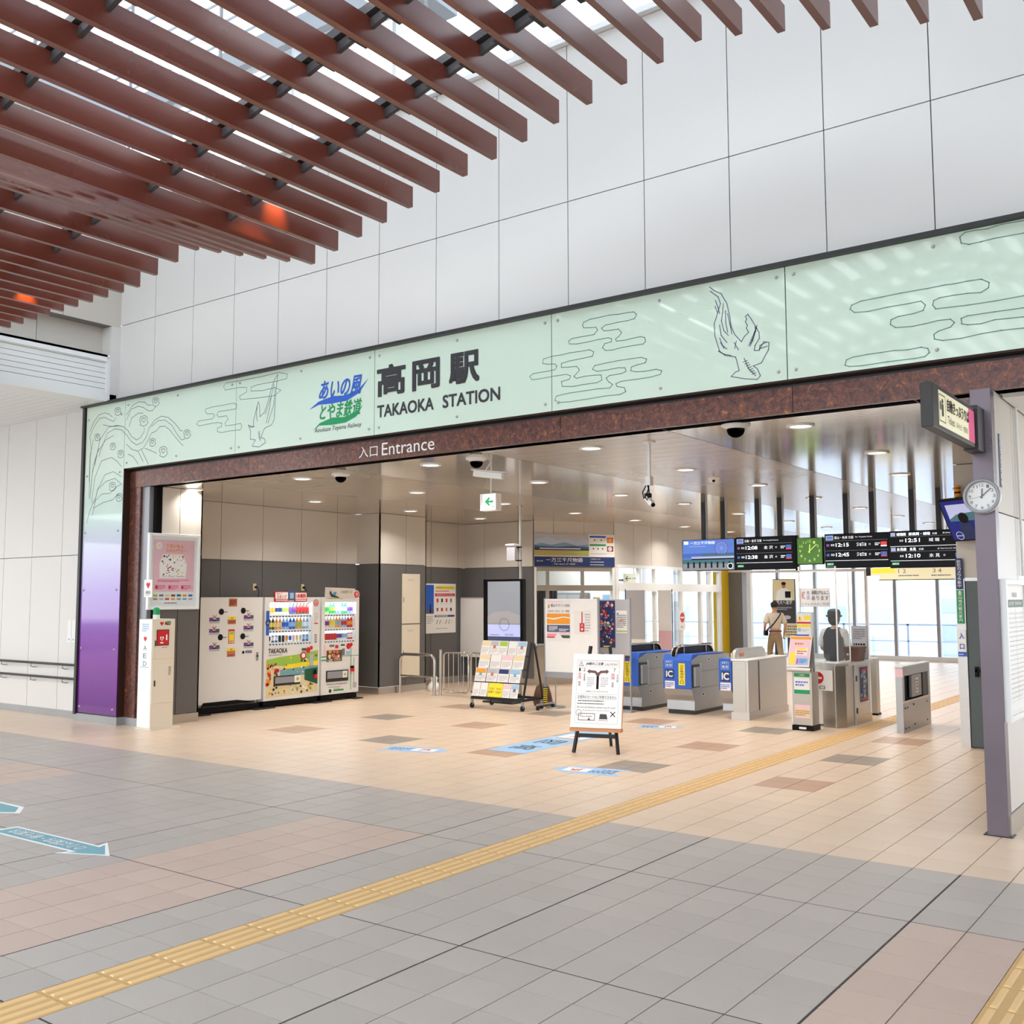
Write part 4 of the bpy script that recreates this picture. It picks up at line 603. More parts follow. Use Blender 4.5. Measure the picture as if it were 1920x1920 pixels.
for a, b in ((19.32, 20.23), (20.33, 20.96), (21.04, 22.27), (22.37, 23.33), (23.43, 23.92), (23.98, 24.44)):
    for z0, z1 in ((0.02, 1.97), (2.16, 2.49)): MB().box(GXW-0.02, GXW-0.012, a, b, z0, z1, 'clear_glass').build('pane', dd)
    MB().box(GXW-0.035, GXW+0.005, a, a+0.025, 0.02, 2.49, 'dark_frame').build('seal', dd)
# end pier: yellow painted edge and grey face
MB().box(-11.6, -11.36, 24.58, 25.02, 0, ZC, 'yellow_paint').box(-11.6, -10.98, 25.02, 25.3, 0, 2.49, 'wall_grey').box(-11.6, -10.98, 25.02, 25.3, 2.49, ZC, 'wall_cream').build('wall_end_pier', kind='structure')
# far glass wall
fw = MB().box(-20, -1.6, 30.40, 30.6, 0, 0.14, 'white_frame').box(-20, -1.6, 30.42, 30.58, 2.95, 3.05, 'white_frame').box(-20, -1.6, 30.42, 30.58, 3.36, 3.47, 'white_frame').build('window_3', kind='structure')
x = -19.30
while x < -1.7:
    MB().box(x-0.045, x+0.045, 30.42, 30.58, 0.14, 3.36, 'grey_steel').build('mullion', fw); MB().box(x+0.045, x+1.14, 30.5, 30.508, 0.14, 2.95, 'clear_glass').build('pane', fw); x += 1.185
# white steel portal before the platform passage
pf = MB().box(-11.86, -11.56, 26.9, 27.06, 0, 2.62, 'white_frame').box(-8.40, -8.33, 26.9, 27.0, 0, 2.58, 'white_frame').box(-11.56, -8.40, 26.9, 27.0, 2.51, 2.58, 'white_frame').box(-10.2, -10.13, 26.92, 27.0, 2.58, ZC, 'white_frame').build('door_2', kind='structure')
MB().box(-11.56, -8.40, 26.95, 26.958, 2.58, ZC, 'clear_glass').build('pane', pf)
# right-hand wall of the entrance passage (faces +x) behind the violet column, and the wall with the signs
panel_wall('wall_passage', (-1.65, 8.62), (-1.65, 13.3), [(0.16, 2.49, 'wall_white'), (2.49, ZC, 'wall_cream')], [0.74, 2.2, 3.6], (1, 0), 0.12)
MB().box(-1.66, -1.635, 8.62, 13.3, 0, 0.16, 'steel').build('baseboard_passage', kind='structure')
dw = panel_wall('wall_door_side', (-3.04, 13.40), (-1.77, 13.40), [(0.0, 2.03, 'wall_grey'), (2.03, ZC, 'wall_cream')], [], (0, -1), 0.3)
MB().box(-3.06, -2.95, 13.36, 13.40, 0.0, 2.05, 'steel_light').box(-2.95, -1.77, 13.37, 13.40, 2.02, 2.06, 'steel_light').build('trim_4', kind='structure')
d3 = MB().box(-2.94, -2.0, 13.372, 13.40, 0.02, 2.02, 'i_door').build('door_3', kind='structure')
MB().box(-2.86, -2.74, 13.30, 13.33, 0.92, 0.95, 'black').box(-2.86, -2.83, 13.30, 13.372, 0.86, 0.98, 'black').build('handle', d3)
MB().box(-2.2, -2.0, 13.7, 30.4, 0, ZC, 'wall_white').build('wall_right_interior', kind='structure')

# ================================================================== INTERIOR CEILING: glossy and satin spandrel bands
ci = MB().box(-16, 4.4, 8.74, 30.5, ZC+0.012, ZC+0.2, 'joint_dark').build('ceiling', kind='structure')
bands = [(-16.0, -14.19, 1), (-14.19, -11.81, 0), (-11.81, -9.43, 1), (-9.43, -7.05, 0), (-7.05, -4.66, 1), (-4.66, -2.27, 0), (-2.27, 0.12, 1), (0.12, 2.5, 0)]
for a, b, satin in bands:
    mtl = 'spandrel_satin' if satin else 'spandrel_gloss'; m_ = MB(); y = 8.76; p = 0.30 if satin else 0.085
    while y < 30.4:
        m_.box(a+0.006, b-0.006, y+0.003, y+p-0.003, ZC, ZC+0.02, mtl); y += p
    m_.build('ceiling_strips', ci, kind='stuff')
MB().box(-1.63, 4.3, 8.95, 13.3, 3.44, 3.47, 'white_paint').build('ceiling_passage', kind='structure')
# violet steel column at the right of the portal
solo('steel_column', 'violet-grey painted steel column with scuffs at the right of the entrance', 'column', (-1.725, 8.64, 0), lambda m: (m.box(-1.80, -1.648, 8.575, 8.70, 0.0, 3.466, 'column_violet'), m.box(-1.83, -1.62, 8.565, 8.71, 0.0, 0.006, 'dark_frame')), bevel=0.004)

# ================================================================== DOWNLIGHTS
dl_pos = [(-3.50, 9.42), (-5.87, 9.42), (-8.20, 9.42), (-10.55, 9.44), (-3.46, 11.70), (-5.90, 11.76), (-8.22, 11.78), (-10.52, 11.76), (-12.87, 11.81), (-3.85, 14.0), (-5.87, 14.04), (-8.2, 14.05), (-10.57, 14.09), (-12.87, 14.21),
          (-8.08, 16.02), (-10.66, 16.50), (-12.95, 16.43), (-5.9, 16.4), (-10.64, 18.8), (-8.2, 18.6), (-5.9, 18.8), (-10.68, 21.2), (-8.2, 21.2), (-5.9, 21.2), (-10.66, 23.6), (-8.2, 23.6), (-5.9, 23.6), (-3.6, 16.4), (-3.6, 18.8), (-12.9, 9.40)]
d0 = None
def dl_label(x, y):
    rows_ = [9.42, 11.76, 14.05, 16.40, 18.70, 21.2, 23.6]; nm = ['first', 'second', 'third', 'fourth', 'fifth', 'sixth', 'seventh']
    k = min(range(7), key=lambda i: abs(rows_[i]-y)); row = sorted(a for a, b in dl_pos if min(range(7), key=lambda i: abs(rows_[i]-b)) == k)
    return 'round ceiling downlight, %s row behind the entrance band, %s from the left' % (nm[k], nm[row.index(x)])
for (x, y) in dl_pos:
    if d0 is None:
        t = thing('downlight', dl_label(x, y), 'lamp', (x, y, ZC), group='recessed downlights in the station ceiling')
        W3(t).lathe((x, y, ZC), [(0.135, 0.0), (0.135, -0.012), (0.105, -0.014), (0.10, 0.0)], 'white_paint', 24, cap=False).build('trim_ring', t)
        W3(t).cyl((x, y, ZC-0.006), (x, y, ZC-0.004), 0.102, 'lamp_glow', n=24).build('lens', t); d0 = t
    else:
        c = copy_tree(d0); c.location = (x, y, ZC); c['label'] = dl_label(x, y)
    area_light('downlight_lamp', (x, y, ZC-0.03), 0.18, 13, (1.0, 0.955, 0.90), spread=2.4)

# ================================================================== LEFT SIDE OF THE HALL
for zz, lab in ((0.82, 'upper of the two dark handrails along the corridor wall at left'), (0.61, 'lower of the two dark handrails along the corridor wall at left')):
    t = thing('handrail', lab, 'handrail', (-16.0, 8.62, zz), group='handrails on the corridor wall')
    W3(t).cyl((-22.0, 8.60, zz), (-14.56, 8.60, zz), 0.019, 'dark_frame', n=12).build('rail', t)
    x = -21.5
    while x < -14.6:
        W3(t).tube([(x, 8.60, zz-0.018), (x, 8.60, zz-0.06), (x+0.01, 8.64, zz-0.075), (x+0.01, 8.69, zz-0.075)], 0.008, 'galv', n=8).build('bracket', t); x += 0.93
t = thing('wall_hatch', 'pair of thin flush hatch outlines on the white wall left of the violet pier', 'hatch', (-14.95, 8.69, 1.15))
W3(t).box(-15.04, -14.93, 8.688, 8.70, 1.15, 1.50, 'white_paint').box(-14.92, -14.81, 8.688, 8.70, 1.15, 1.50, 'white_paint').build('cover', t, bevel=0.003)
for xx in (-14.985, -14.865): W3(t).cyl((xx, 8.688, 1.20), (xx, 8.684, 1.20), 0.014, 'grey_steel').build('lock', t)

# framed pink poster on the pier (faces +x)
t = thing('event_poster', 'white framed pink event poster hung on the pier above the defibrillator cabinet', 'poster', (-12.95, 9.10, 1.70))
W3(t).box(-12.95, -12.925, 8.68, 9.52, 1.69, 2.76, 'i_white').build('backing', t)
fr = W3(t)
for a in ((8.66, 8.70, 1.67, 2.78), (9.50, 9.54, 1.67, 2.78), (8.70, 9.50, 1.67, 1.71), (8.70, 9.50, 2.74, 2.78)): fr.box(-12.95, -12.895, a[0], a[1], a[2], a[3], 'white_frame')
fr.build('frame', t, bevel=0.003)
q = Print((-12.925, 8.70, 1.71), Y, Z, X, off=t.location)
q.rect(0.05, 0.22, 0.75, 0.98, 'i_pink').poly([(0.16, 0.42), (0.60, 0.42), (0.62, 0.62), (0.55, 0.77), (0.20, 0.77), (0.15, 0.62)], 'i_white', 2)
rr = random.Random(4)
for k in range(46):
    a, b = rr.uniform(0.18, 0.60), rr.uniform(0.46, 0.75)
    q.disc(a, b, rr.uniform(0.007, 0.014), rr.choice(['i_ink', 'i_brown', 'i_ink', 'i_orange', 'i_magenta', 'i_yellow']), 3, n=7)
q.disc(0.14, 0.89, 0.05, 'i_white', 2).disc(0.14, 0.89, 0.03, 'i_sand', 3)
q.text('うまいもん', 0.26, 0.865, 0.56, 0.92, 'i_orange', 2, bold=0.02).text('スタンプラリー', 0.26, 0.80, 0.60, 0.85, 'i_orange', 2, bold=0.02)
q.text('Let’s enjoy Takaoka', 0.20, 0.43, 0.58, 0.46, 'i_grey_ink', 3, shear=0.2)
q.scribble(0.12, 0.36, 0.66, 0.40, 2, 'i_magenta', 2, seed=1)
for k in range(3): q.scribble(0.09+0.22*k, 0.25, 0.26+0.22*k, 0.32, 4, 'i_magenta', 2, seed=k).disc(0.11+0.22*k, 0.285, 0.02, 'i_red', 3)
for k in range(7): q.rect(0.06+0.10*k, 0.15, 0.13+0.10*k, 0.18, ['i_lime', 'i_grey_ink', 'i_sand', 'i_brown', 'i_slate', 'i_orange', 'i_cobalt'][k], 2).rect(0.06+0.10*k, 0.10, 0.13+0.10*k, 0.125, ['i_terracotta', 'i_pale_ink', 'i_red', 'i_orange', 'i_teal', 'i_cyan', 'i_pale_ink'][k], 2)
q.scribble(0.25, 0.04, 0.55, 0.07, 1, 'i_grey_ink', 2, seed=9)
q.build('print', t)
W3(t).box(-12.922, -12.920, 8.70, 9.50, 1.71, 2.74, 'clear_glass').build('pane', t)

t = thing('wall_plate_sign', 'small white sign with a red heart projecting beside the pink poster', 'sign', (-12.95, 8.60, 1.85))
W3(t).box(-12.99, -12.80, 8.655, 8.667, 1.85, 2.10, 'i_white').build('plate', t)
q = Print((-12.98, 8.655, 1.85), X, Z, -Y, off=t.location)
def heart(q, x, y, s, mat, k=1): q.poly([(x, y-s), (x-s*0.9, y+0.1*s), (x-s*0.85, y+0.6*s), (x-0.45*s, y+0.85*s), (x, y+0.45*s), (x+0.45*s, y+0.85*s), (x+0.85*s, y+0.6*s), (x+0.9*s, y+0.1*s)], mat, k)
heart(q, 0.09, 0.17, 0.05, 'i_red'); q.text('AED', 0.03, 0.05, 0.15, 0.09, 'i_grey_ink', bold=0.01).scribble(0.03, 0.02, 0.15, 0.04, 1, 'i_pale_ink'); q.build('lettering', t)

# defibrillator cabinet
t = thing('defibrillator_cabinet', 'tall cream AED cabinet with a green beacon, standing against the left pier', 'cabinet', (-12.78, 8.74, 0))
W3(t).box(-12.94, -12.62, 8.56, 8.93, 0.015, 1.54, 'cream_paint').build('body', t, bevel=0.004)
W3(t).box(-12.95, -12.58, 8.54, 9.03, 0.0, 0.015, 'cream_paint').build('base_plate', t)
W3(t).box(-12.625, -12.612, 8.57, 8.92, 0.36, 0.90, 'cream_paint').build('lower_door', t, bevel=0.003)
p = W3(t).box(-12.625, -12.612, 8.57, 8.92, 0.98, 1.42, 'cream_paint').build('upper_door', t, bevel=0.003)
W3(t).box(-12.614, -12.606, 8.625, 8.825, 1.165, 1.39, 'dark_frame').box(-12.612, -12.604, 8.635, 8.815, 1.175, 1.38, 'i_red').build('window', p)
W3(t).box(-12.612, -12.60, 8.60, 8.612, 1.16, 1.24, 'dark_frame').build('handle', p)
W3(t).box(-12.612, -12.60, 8.60, 8.615, 0.60, 0.68, 'dark_frame').build('handle', t)
q = Print((-12.604, 8.56, 0), Y, Z, X, off=t.location, lift=0.0015)
heart(q, 0.145, 1.265, 0.035, 'i_white'); q.disc(0.145, 1.265, 0.014, 'i_red', 2).rect(0.21, 1.24, 0.235, 1.32, 'i_white').rect(0.12, 1.195, 0.17, 1.215, 'i_white')
q.build('window_print', t)
q = Print((-12.62, 8.56, 0), Y, Z, X, off=t.location, lift=0.0015)
heart(q, 0.15, 1.475, 0.032, 'i_red'); q.text('AED', 0.195, 1.455, 0.295, 1.505, 'i_ink', bold=0.015).scribble(0.15, 1.13, 0.28, 1.145, 1, 'i_grey_ink', 9)
q.scribble(0.27, 0.74, 0.31, 0.87, 8, 'i_grey_ink', 9, seed=2)
q.build('lettering', t)
q = Print((-12.94, 8.56, 0), X, Z, -Y, off=t.location, lift=0.0015)
q.rect(0.01, 0.02, 0.31, 1.53, 'i_white'); heart(q, 0.16, 1.26, 0.04, 'i_red', 2)
for k, ch in enumerate('AED'): q.text(ch, 0.12, 1.10-k*0.11, 0.20, 1.165-k*0.11, 'i_grey_ink', 2)
q.rect(0.05, 0.86, 0.25, 0.867, 'i_cyan', 2).scribble(0.08, 1.36, 0.24, 1.48, 4, 'i_skyblue', 2)
q.build('side_print', t)
W3(t).cyl((-12.74, 8.70, 1.54), (-12.74, 8.70, 1.60), 0.048, 'white_paint', n=18).build('beacon_base', t)
W3(t).lathe((-12.74, 8.70, 1.60), [(0.046, 0), (0.046, 0.07), (0.036, 0.095), (0.012, 0.105)], 'i_green', 18).build('beacon', t)

# ------------------------------------------------------------------ vending machines (fronts face +x at x = -13.5)
VF = -13.50
def vm_body(name, label, y0, y1, window=None):
    t = thing(name, label, 'vending machine', ((-14.2+VF)/2, (y0+y1)/2, 0), group='vending machines in the recess')
    b = W3(t).box(-14.2, VF-0.12, y0, y1, 0.10, 1.85, 'white_paint').build('body', t, bevel=0.006)
    f = W3(t)
    if window:
        a, c, z0, z1 = window
        f.box(VF-0.115, VF, y0+0.004, a, 0.12, 1.845, 'white_paint').box(VF-0.115, VF, c, y1-0.004, 0.12, 1.845, 'white_paint').box(VF-0.115, VF, a, c, z1, 1.845, 'white_paint').box(VF-0.115, VF, a, c, 0.12, z0, 'white_paint')
    else: f.box(VF-0.115, VF, y0+0.004, y1-0.004, 0.16, 1.845, 'white_paint')
    f.build('front_door', t)
    W3(t).box(-14.15, VF-0.03, y0+0.02, y1-0.02, 0.02, 0.10, 'black').build('plinth', t)
    for yy in (y0+0.08, y1-0.08): W3(t).box(VF-0.16, VF+0.10, yy-0.10, yy+0.10, 0, 0.018, 'dark_frame').cyl((VF-0.05, yy, 0.018), (VF-0.05, yy, 0.1), 0.02, 'grey_steel').build('foot', t)
    return t
t = vm_body('stamp_machine', 'plain white vending machine with black dots and brown notices, nearest the entrance', 10.00, 11.255)
q = Print((VF, 10.0, 0), Y, Z, X, off=t.location)
q.rect(0.555, 1.70, 0.72, 1.83, 'i_terracotta').scribble(0.57, 1.72, 0.70, 1.81, 5, 'i_ink', 2, seed=3)
q.rect(0.54, 1.415, 0.70, 1.49, 'i_terracotta').rect(0.54, 1.49, 0.70, 1.535, 'i_yellow').scribble(0.56, 1.43, 0.69, 1.47, 3, 'i_brown', 2).scribble(0.60, 1.50, 0.67, 1.525, 1, 'i_brown', 2)
q.rect(0.555, 1.10, 0.68, 1.33, 'i_red').rect(0.565, 1.11, 0.67, 1.30, 'i_sand', 2).rect(0.57, 1.15, 0.665, 1.26, 'i_yellow', 3).scribble(0.58, 1.12, 0.66, 1.15, 2, 'i_red', 3).disc(0.60, 1.27, 0.02, 'i_lime', 4).disc(0.635, 1.27, 0.02, 'i_lime', 4)
q.rect(0.535, 0.89, 0.70, 0.985, 'i_terracotta').rect(0.535, 0.985, 0.70, 1.03, 'i_yellow').scribble(0.56, 0.90, 0.69, 0.93, 2, 'i_brown', 2).scribble(0.60, 0.995, 0.66, 1.02, 1, 'i_brown', 2)
for a, b in ((0.41, 1.617), (0.846, 1.63), (0.40, 1.21), (0.846, 1.212)): q.disc(a, b, 0.05, 'i_ink', 2, ry=0.05).rect(a+0.05, b-0.012, a+0.12, b+0.002, 'i_grey_ink', 2)
q.disc(0.863, 0.95, 0.024, 'i_ink').rect(0.905, 0.935, 1.04, 0.975, 'i_navy').text('SOLD OUT', 0.915, 0.945, 1.03, 0.965, 'i_white', 2)
for a, b in ((0.28, 1.50), (0.28, 1.32), (0.29, 1.06), (0.96, 1.53), (0.96, 1.355), (0.97, 1.08)):
    q.rect(a-0.10, b-0.035, a-0.03, b+0.025, 'i_purple').rect(a+0.03, b-0.035, a+0.10, b+0.025, 'i_slate').rect(a-0.03, b-0.035, a+0.03, b-0.005, 'i_navy').rect(a-0.10, b-0.065, a+0.10, b-0.045, 'i_pale_ink')
    q.line([(a-0.03, b), (a+0.03, b+0.06)], 0.014, 'i_terracotta', 3).line([(a+0.03, b), (a-0.03, b+0.06)], 0.014, 'i_terracotta', 3)
q.build('print', t)
W3(t).box(VF, VF+0.012, 11.13, 11.17, 0.80, 0.94, 'grey_steel').cyl((VF+0.012, 11.15, 0.88), (VF+0.02, 11.15, 0.88), 0.013, 'black').build('lock', t)
W3(t).prism([(10.10, 0.19), (10.75, 0.19), (11.12, 0.14), (11.12, 0.125), (10.05, 0.125)], (VF, 0, 0), Y, Z, X, 0.0, 0.006, 'black').build('coin_tray_gap', t)

# drinks: built once per kind, then copied into the rows
CANS = {}
def drink(kind, c1, c2):
    key = (kind, c1, c2)
    if key in CANS: return CANS[key]
    b = MB()
    if kind == 'bottle':
        b.lathe((0, 0, 0), [(0.026, 0), (0.029, 0.01), (0.029, 0.045)], c2, 10, cap=False).lathe((0, 0, 0), [(0.0295, 0.045), (0.0295, 0.12)], c1, 10, cap=False).lathe((0, 0, 0), [(0.029, 0.12), (0.026, 0.145), (0.012, 0.175), (0.012, 0.185)], c2, 10, cap=False).cyl((0, 0, 0.183), (0, 0, 0.20), 0.014, 'i_white', n=8)
    else:
        b.lathe((0, 0, 0), [(0.022, 0), (0.026, 0.008), (0.026, 0.03)], c2, 10, cap=False).lathe((0, 0, 0), [(0.0265, 0.03), (0.0265, 0.10)], c1, 10, cap=False).lathe((0, 0, 0), [(0.026, 0.10), (0.022, 0.115)], c2, 10)
    CANS[key] = b; return b
_dm = {}
def place_drink(kind, c1, c2, loc, label, group):
    key = (kind, c1, c2)
    if key not in _dm:
        o = drink(kind, c1, c2).build('drink_bottle' if kind == 'bottle' else 'drink_can', loc=loc); _dm[key] = o
    else:
        o = _dm[key].copy(); COL.objects.link(o); o.location = loc
    tag(o, label, 'drink', group)
WORD = dict(i_orange='orange', i_navy='navy', i_lime='lime green', i_purple='purple', i_brown='dark brown', i_skyblue='pale blue', i_cobalt='bright blue', i_white='white', i_cyan='cyan', i_green='green', i_charcoal='black', i_sand='cream', i_red='red', i_yellow='yellow', i_slate='slate', i_magenta='magenta', i_pink='pink')
def rows(y0, y1, spec, which):
    n = 0
    for ri, (z, kind, cols) in enumerate(spec):
        m = len(cols); pitch = (y1-y0)/m
        row = ['top', 'middle', 'bottom'][ri]
        i = 0
        while i < m:
            j = i
            while j+1 < m and cols[j+1] == cols[i]: j += 1
            for k in range(i, j+1):
                c1, c2 = cols[i]
                h = 'left' if i < m*0.34 else ('middle' if i < m*0.67 else 'right')
                place_drink(kind, c1, c2, (VF-0.07, y0+(k+0.5)*pitch, z), '%s drink %s on the %s shelf, %s third, of the %s vending machine' % (WORD[c1], kind, row, h, which), '%s drinks on the %s shelf, %s third, of the %s vending machine' % (WORD[c1], row, h, which))
            i = j+1
def vm_lit(t, a, c, z0, z1, shelves):
    W3(t).box(VF-0.119, VF-0.112, a, c, z0, z1, 'e_white').build('lit_back_panel', t)
    al = area_light('cabinet_strip_light', (VF-0.02, (a+c)/2, z1-0.01), 0.03, 5, (0.95, 0.97, 1), (0, math.radians(-20), 0), 'RECTANGLE', c-a)
    for z in shelves:
        s = W3(t).box(VF-0.11, VF-0.015, a, c, z-0.012, z, 'i_white').box(VF-0.02, VF-0.012, a, c, z-0.05, z-0.004, 'i_white').build('shelf', t)
        q = Print((VF-0.012, a, z-0.055), Y, Z, X, off=t.location); n = int((c-a)/0.068)
        for k in range(n): q.rect(0.015+k*0.068, 0.012, 0.050+k*0.068, 0.030, ['i_ink', 'i_navy', 'i_ink', 'i_brown'][k % 4])
        q.build('button_row', s)
    W3(t).box(VF-0.008, VF-0.004, a, c, z0, z1, 'clear_glass').build('window_pane', t)
B_ = lambda *a: list(a)
t = vm_body('vending_machine', 'drinks vending machine with a yellow town illustration, middle of the three', 11.295, 12.545, (11.40, 12.36, 1.03, 1.76))
vm_lit(t, 11.40, 12.36, 1.03, 1.76, (1.555, 1.30, 1.085))
C = lambda c1, c2, n: [(c1, c2)]*n
rows(11.42, 12.34, [(1.555, 'bottle', C('i_orange', 'i_sand', 2)+C('i_navy', 'i_white', 2)+C('i_lime', 'i_white', 2)+C('i_purple', 'i_slate', 2)+C('i_red', 'i_brown', 4)),
                    (1.30, 'bottle', C('i_yellow', 'i_charcoal', 2)+C('i_sand', 'i_orange', 2)+C('i_cobalt', 'i_skyblue', 2)+C('i_skyblue', 'i_cobalt', 2)+C('i_lime', 'i_orange', 2)+C('i_white', 'i_skyblue', 2)),
                    (1.085, 'can', C('i_charcoal', 'i_white', 1)+C('i_white', 'i_slate', 2)+C('i_charcoal', 'i_charcoal', 2)+C('i_orange', 'i_sand', 1)+C('i_cobalt', 'i_white', 1)+C('i_pink', 'i_sand', 1)+C('i_sand', 'i_white', 2)+C('i_skyblue', 'i_slate', 2))], 'middle')
q = Print((VF, 11.295, 0), Y, Z, X, off=t.location, lift=0.0015)
q.text('TAKAOKA', 0.09, 0.905, 0.50, 0.985, 'i_ink', 3, bold=0.01).scribble(0.10, 0.865, 0.50, 0.885, 1, 'i_grey_ink', 2)
q.poly([(0.05, 0.16), (1.21, 0.20), (1.21, 0.90), (0.70, 0.86), (0.35, 0.84), (0.05, 0.80)], 'i_sand')
q.poly([(0.05, 0.80), (0.35, 0.84), (0.70, 0.86), (1.21, 0.92), (1.21, 0.70), (0.6, 0.66), (0.05, 0.72)], 'i_lime', 2)
q.poly([(0.45, 0.70), (1.21, 0.74), (1.21, 0.66), (0.45, 0.62)], 'i_yellow', 3)
q.poly([(0.35, 0.62), (1.21, 0.66), (1.21, 0.50), (0.35, 0.52)], 'i_teal', 3)
q.poly([(0.90, 0.60), (1.20, 0.62), (1.20, 0.33), (0.90, 0.42)], 'i_dark_green', 4)
for k in range(34):
    a = rr.uniform(0.06, 0.30); b = rr.uniform(0.36, 0.74); q.disc(a, b, rr.uniform(0.015, 0.035), rr.choice(['i_red', 'i_terracotta', 'i_orange', 'i_sand', 'i_brown']), 4+k % 3, n=9)
for k in range(40):
    a = rr.uniform(0.10, 1.15); b = rr.uniform(0.20, 0.36); q.disc(a, b, rr.uniform(0.008, 0.025), rr.choice(['i_brown', 'i_white', 'i_yellow', 'i_orange', 'i_ink', 'i_teal', 'i_lime', 'i_white']), 4+k % 3, n=8)
for k in range(30):
    a = rr.uniform(0.30, 1.15); b = rr.uniform(0.56, 0.84); q.disc(a, b, rr.uniform(0.006, 0.022), rr.choice(['i_ink', 'i_white', 'i_dark_green', 'i_yellow', 'i_lime']), 5+k % 3, n=8)
q.disc(0.55, 0.385, 0.08, 'i_green', 7, ry=0.03)
q.disc(0.86, 0.84, 0.065, 'i_red', 8).disc(0.86, 0.84, 0.04, 'i_white', 9).disc(0.97, 0.93, 0.05, 'i_red', 8).disc(1.04, 0.965, 0.035, 'i_red', 8)
q.rect(0.82, 0.925, 0.92, 0.965, 'i_dark_green', 8).rect(1.0, 0.66, 1.09, 0.86, 'i_pale_ink', 8).disc(1.16, 0.83, 0.025, 'i_grey_ink', 8).rect(0.03, 1.21, 0.10, 1.62, 'i_cobalt', 2).disc(0.065, 1.42, 0.05, 'i_navy', 3).text('-2c', 0.03, 1.40, 0.10, 1.44, 'i_white', 4)
q.disc(1.145, 1.75, 0.062, 'i_red', 2).disc(1.145, 1.75, 0.048, 'i_white', 3).disc(1.145, 1.75, 0.040, 'i_red', 4).ring(1.145, 1.75, 0.026, 0.007, 'i_white', 5).rect(1.140, 1.75, 1.150, 1.785, 'i_white', 6)
q.rect(1.11, 1.38, 1.20, 1.40, 'i_red').scribble(1.11, 1.42, 1.20, 1.58, 5, 'i_pale_ink').rect(1.12, 1.05, 1.175, 1.20, 'i_grey_ink').scribble(1.125, 1.06, 1.17, 1.19, 6, 'i_white', 2)
q.build('print', t)
W3(t).box(VF-0.01, VF+0.014, 11.51, 12.09, 0.355, 0.52, 'dark_frame').box(VF+0.01, VF+0.02, 11.53, 12.07, 0.395, 0.50, 'grey_steel').build('delivery_flap', t, bevel=0.004)
q = Print((VF+0.021, 11.9, 0.37), Y, Z, X, off=t.location); q.rect(0.05, 0.02, 0.19, 0.14, 'i_white').disc(0.12, 0.08, 0.03, 'i_lime', 2).build('flap_sticker', t)
W3(t).box(VF, VF+0.05, 12.39, 12.45, 0.44, 0.50, 'red' if 'red' in M else 'i_red').cyl((VF+0.03, 12.42, 0.5), (VF+0.03, 12.42, 0.58), 0.02, 'black').build('tag', t)
tp = thing('topper_sign', 'red framed stamp campaign boards on top of the middle vending machine', 'sign', (VF-0.03, 11.86, 1.77))
W3(tp).box(VF-0.0, VF+0.02, 11.49, 11.79, 1.775, 1.945, 'i_red').box(VF-0.0, VF+0.02, 11.93, 12.21, 1.775, 1.935, 'i_red').box(VF-0.0, VF+0.024, 11.78, 11.94, 1.80, 1.97, 'i_slate').build('board', tp)
q = Print((VF+0.02, 11.49, 1.775), Y, Z, X, off=tp.location); q.rect(0.012, 0.045, 0.288, 0.158, 'i_white').rect(0.455, 0.045, 0.705, 0.15, 'i_white')
q.text('貯めて', 0.04, 0.115, 0.16, 0.15, 'i_red', 2).text('スタンプ', 0.04, 0.055, 0.25, 0.11, 'i_red', 2, bold=0.02).text('1本無料', 0.47, 0.06, 0.69, 0.135, 'i_red', 2, bold=0.02).rect(0.02, 0.01, 0.28, 0.035, 'i_pink', 2).rect(0.46, 0.01, 0.70, 0.035, 'i_pink', 2).rect(0.32, 0.05, 0.41, 0.15, 'i_skyblue', 5).build('lettering', tp)

t = vm_body('vending_machine', 'narrow drinks vending machine with green stripes, farthest of the three', 12.585, 13.515, (12.66, 13.43, 1.03, 1.76))
vm_lit(t, 12.66, 13.43, 1.03, 1.76, (1.555, 1.30, 1.085))
rows(12.68, 13.41, [(1.555, 'bottle', C('i_green', 'i_lime', 2)+C('i_lime', 'i_green', 2)+C('i_pink', 'i_skyblue', 2)+C('i_white', 'i_green', 2)+C('i_purple', 'i_skyblue', 2)),
                    (1.30, 'bottle', C('i_purple', 'i_pink', 2)+C('i_yellow', 'i_sand', 2)+C('i_skyblue', 'i_orange', 2)+C('i_red', 'i_skyblue', 2)+C('i_orange', 'i_red', 2)),
                    (1.085, 'can', C('i_red', 'i_red', 5)+C('i_purple', 'i_white', 2)+C('i_skyblue', 'i_white', 2)+C('i_white', 'i_red', 2))], 'far narrow')
q = Print((VF, 12.585, 0), Y, Z, X, off=t.location, lift=0.0015)
q.rect(0.0, 0.78, 0.12, 0.80, 'i_green').rect(0.0, 0.72, 0.12, 0.74, 'i_green').rect(0.38, 0.78, 0.93, 0.79, 'i_green').rect(0.72, 0.17, 0.735, 0.95, 'i_green').rect(0.80, 0.30, 0.812, 0.75, 'i_green')
q.rect(0.12, 0.70, 0.50, 0.90, 'i_brown', 2)
for k in range(9): q.disc(rr.uniform(0.16, 0.46), rr.uniform(0.76, 0.88), rr.uniform(0.02, 0.045), rr.choice(['i_sand', 'i_terracotta', 'i_orange', 'i_brown']), 3+k % 3, n=10)
q.text('-2c', 0.14, 0.705, 0.26, 0.765, 'i_white', 7, bold=0.02).text('COLD', 0.30, 0.715, 0.46, 0.755, 'i_white', 7)
q.rect(0.19, 0.96, 0.31, 1.0, 'i_grey_ink').rect(0.33, 0.93, 0.41, 0.99, 'i_red').rect(0.47, 0.97, 0.57, 1.0, 'i_dark_green').disc(0.66, 0.96, 0.055, 'i_red', 3).disc(0.73, 0.985, 0.035, 'i_red', 3)
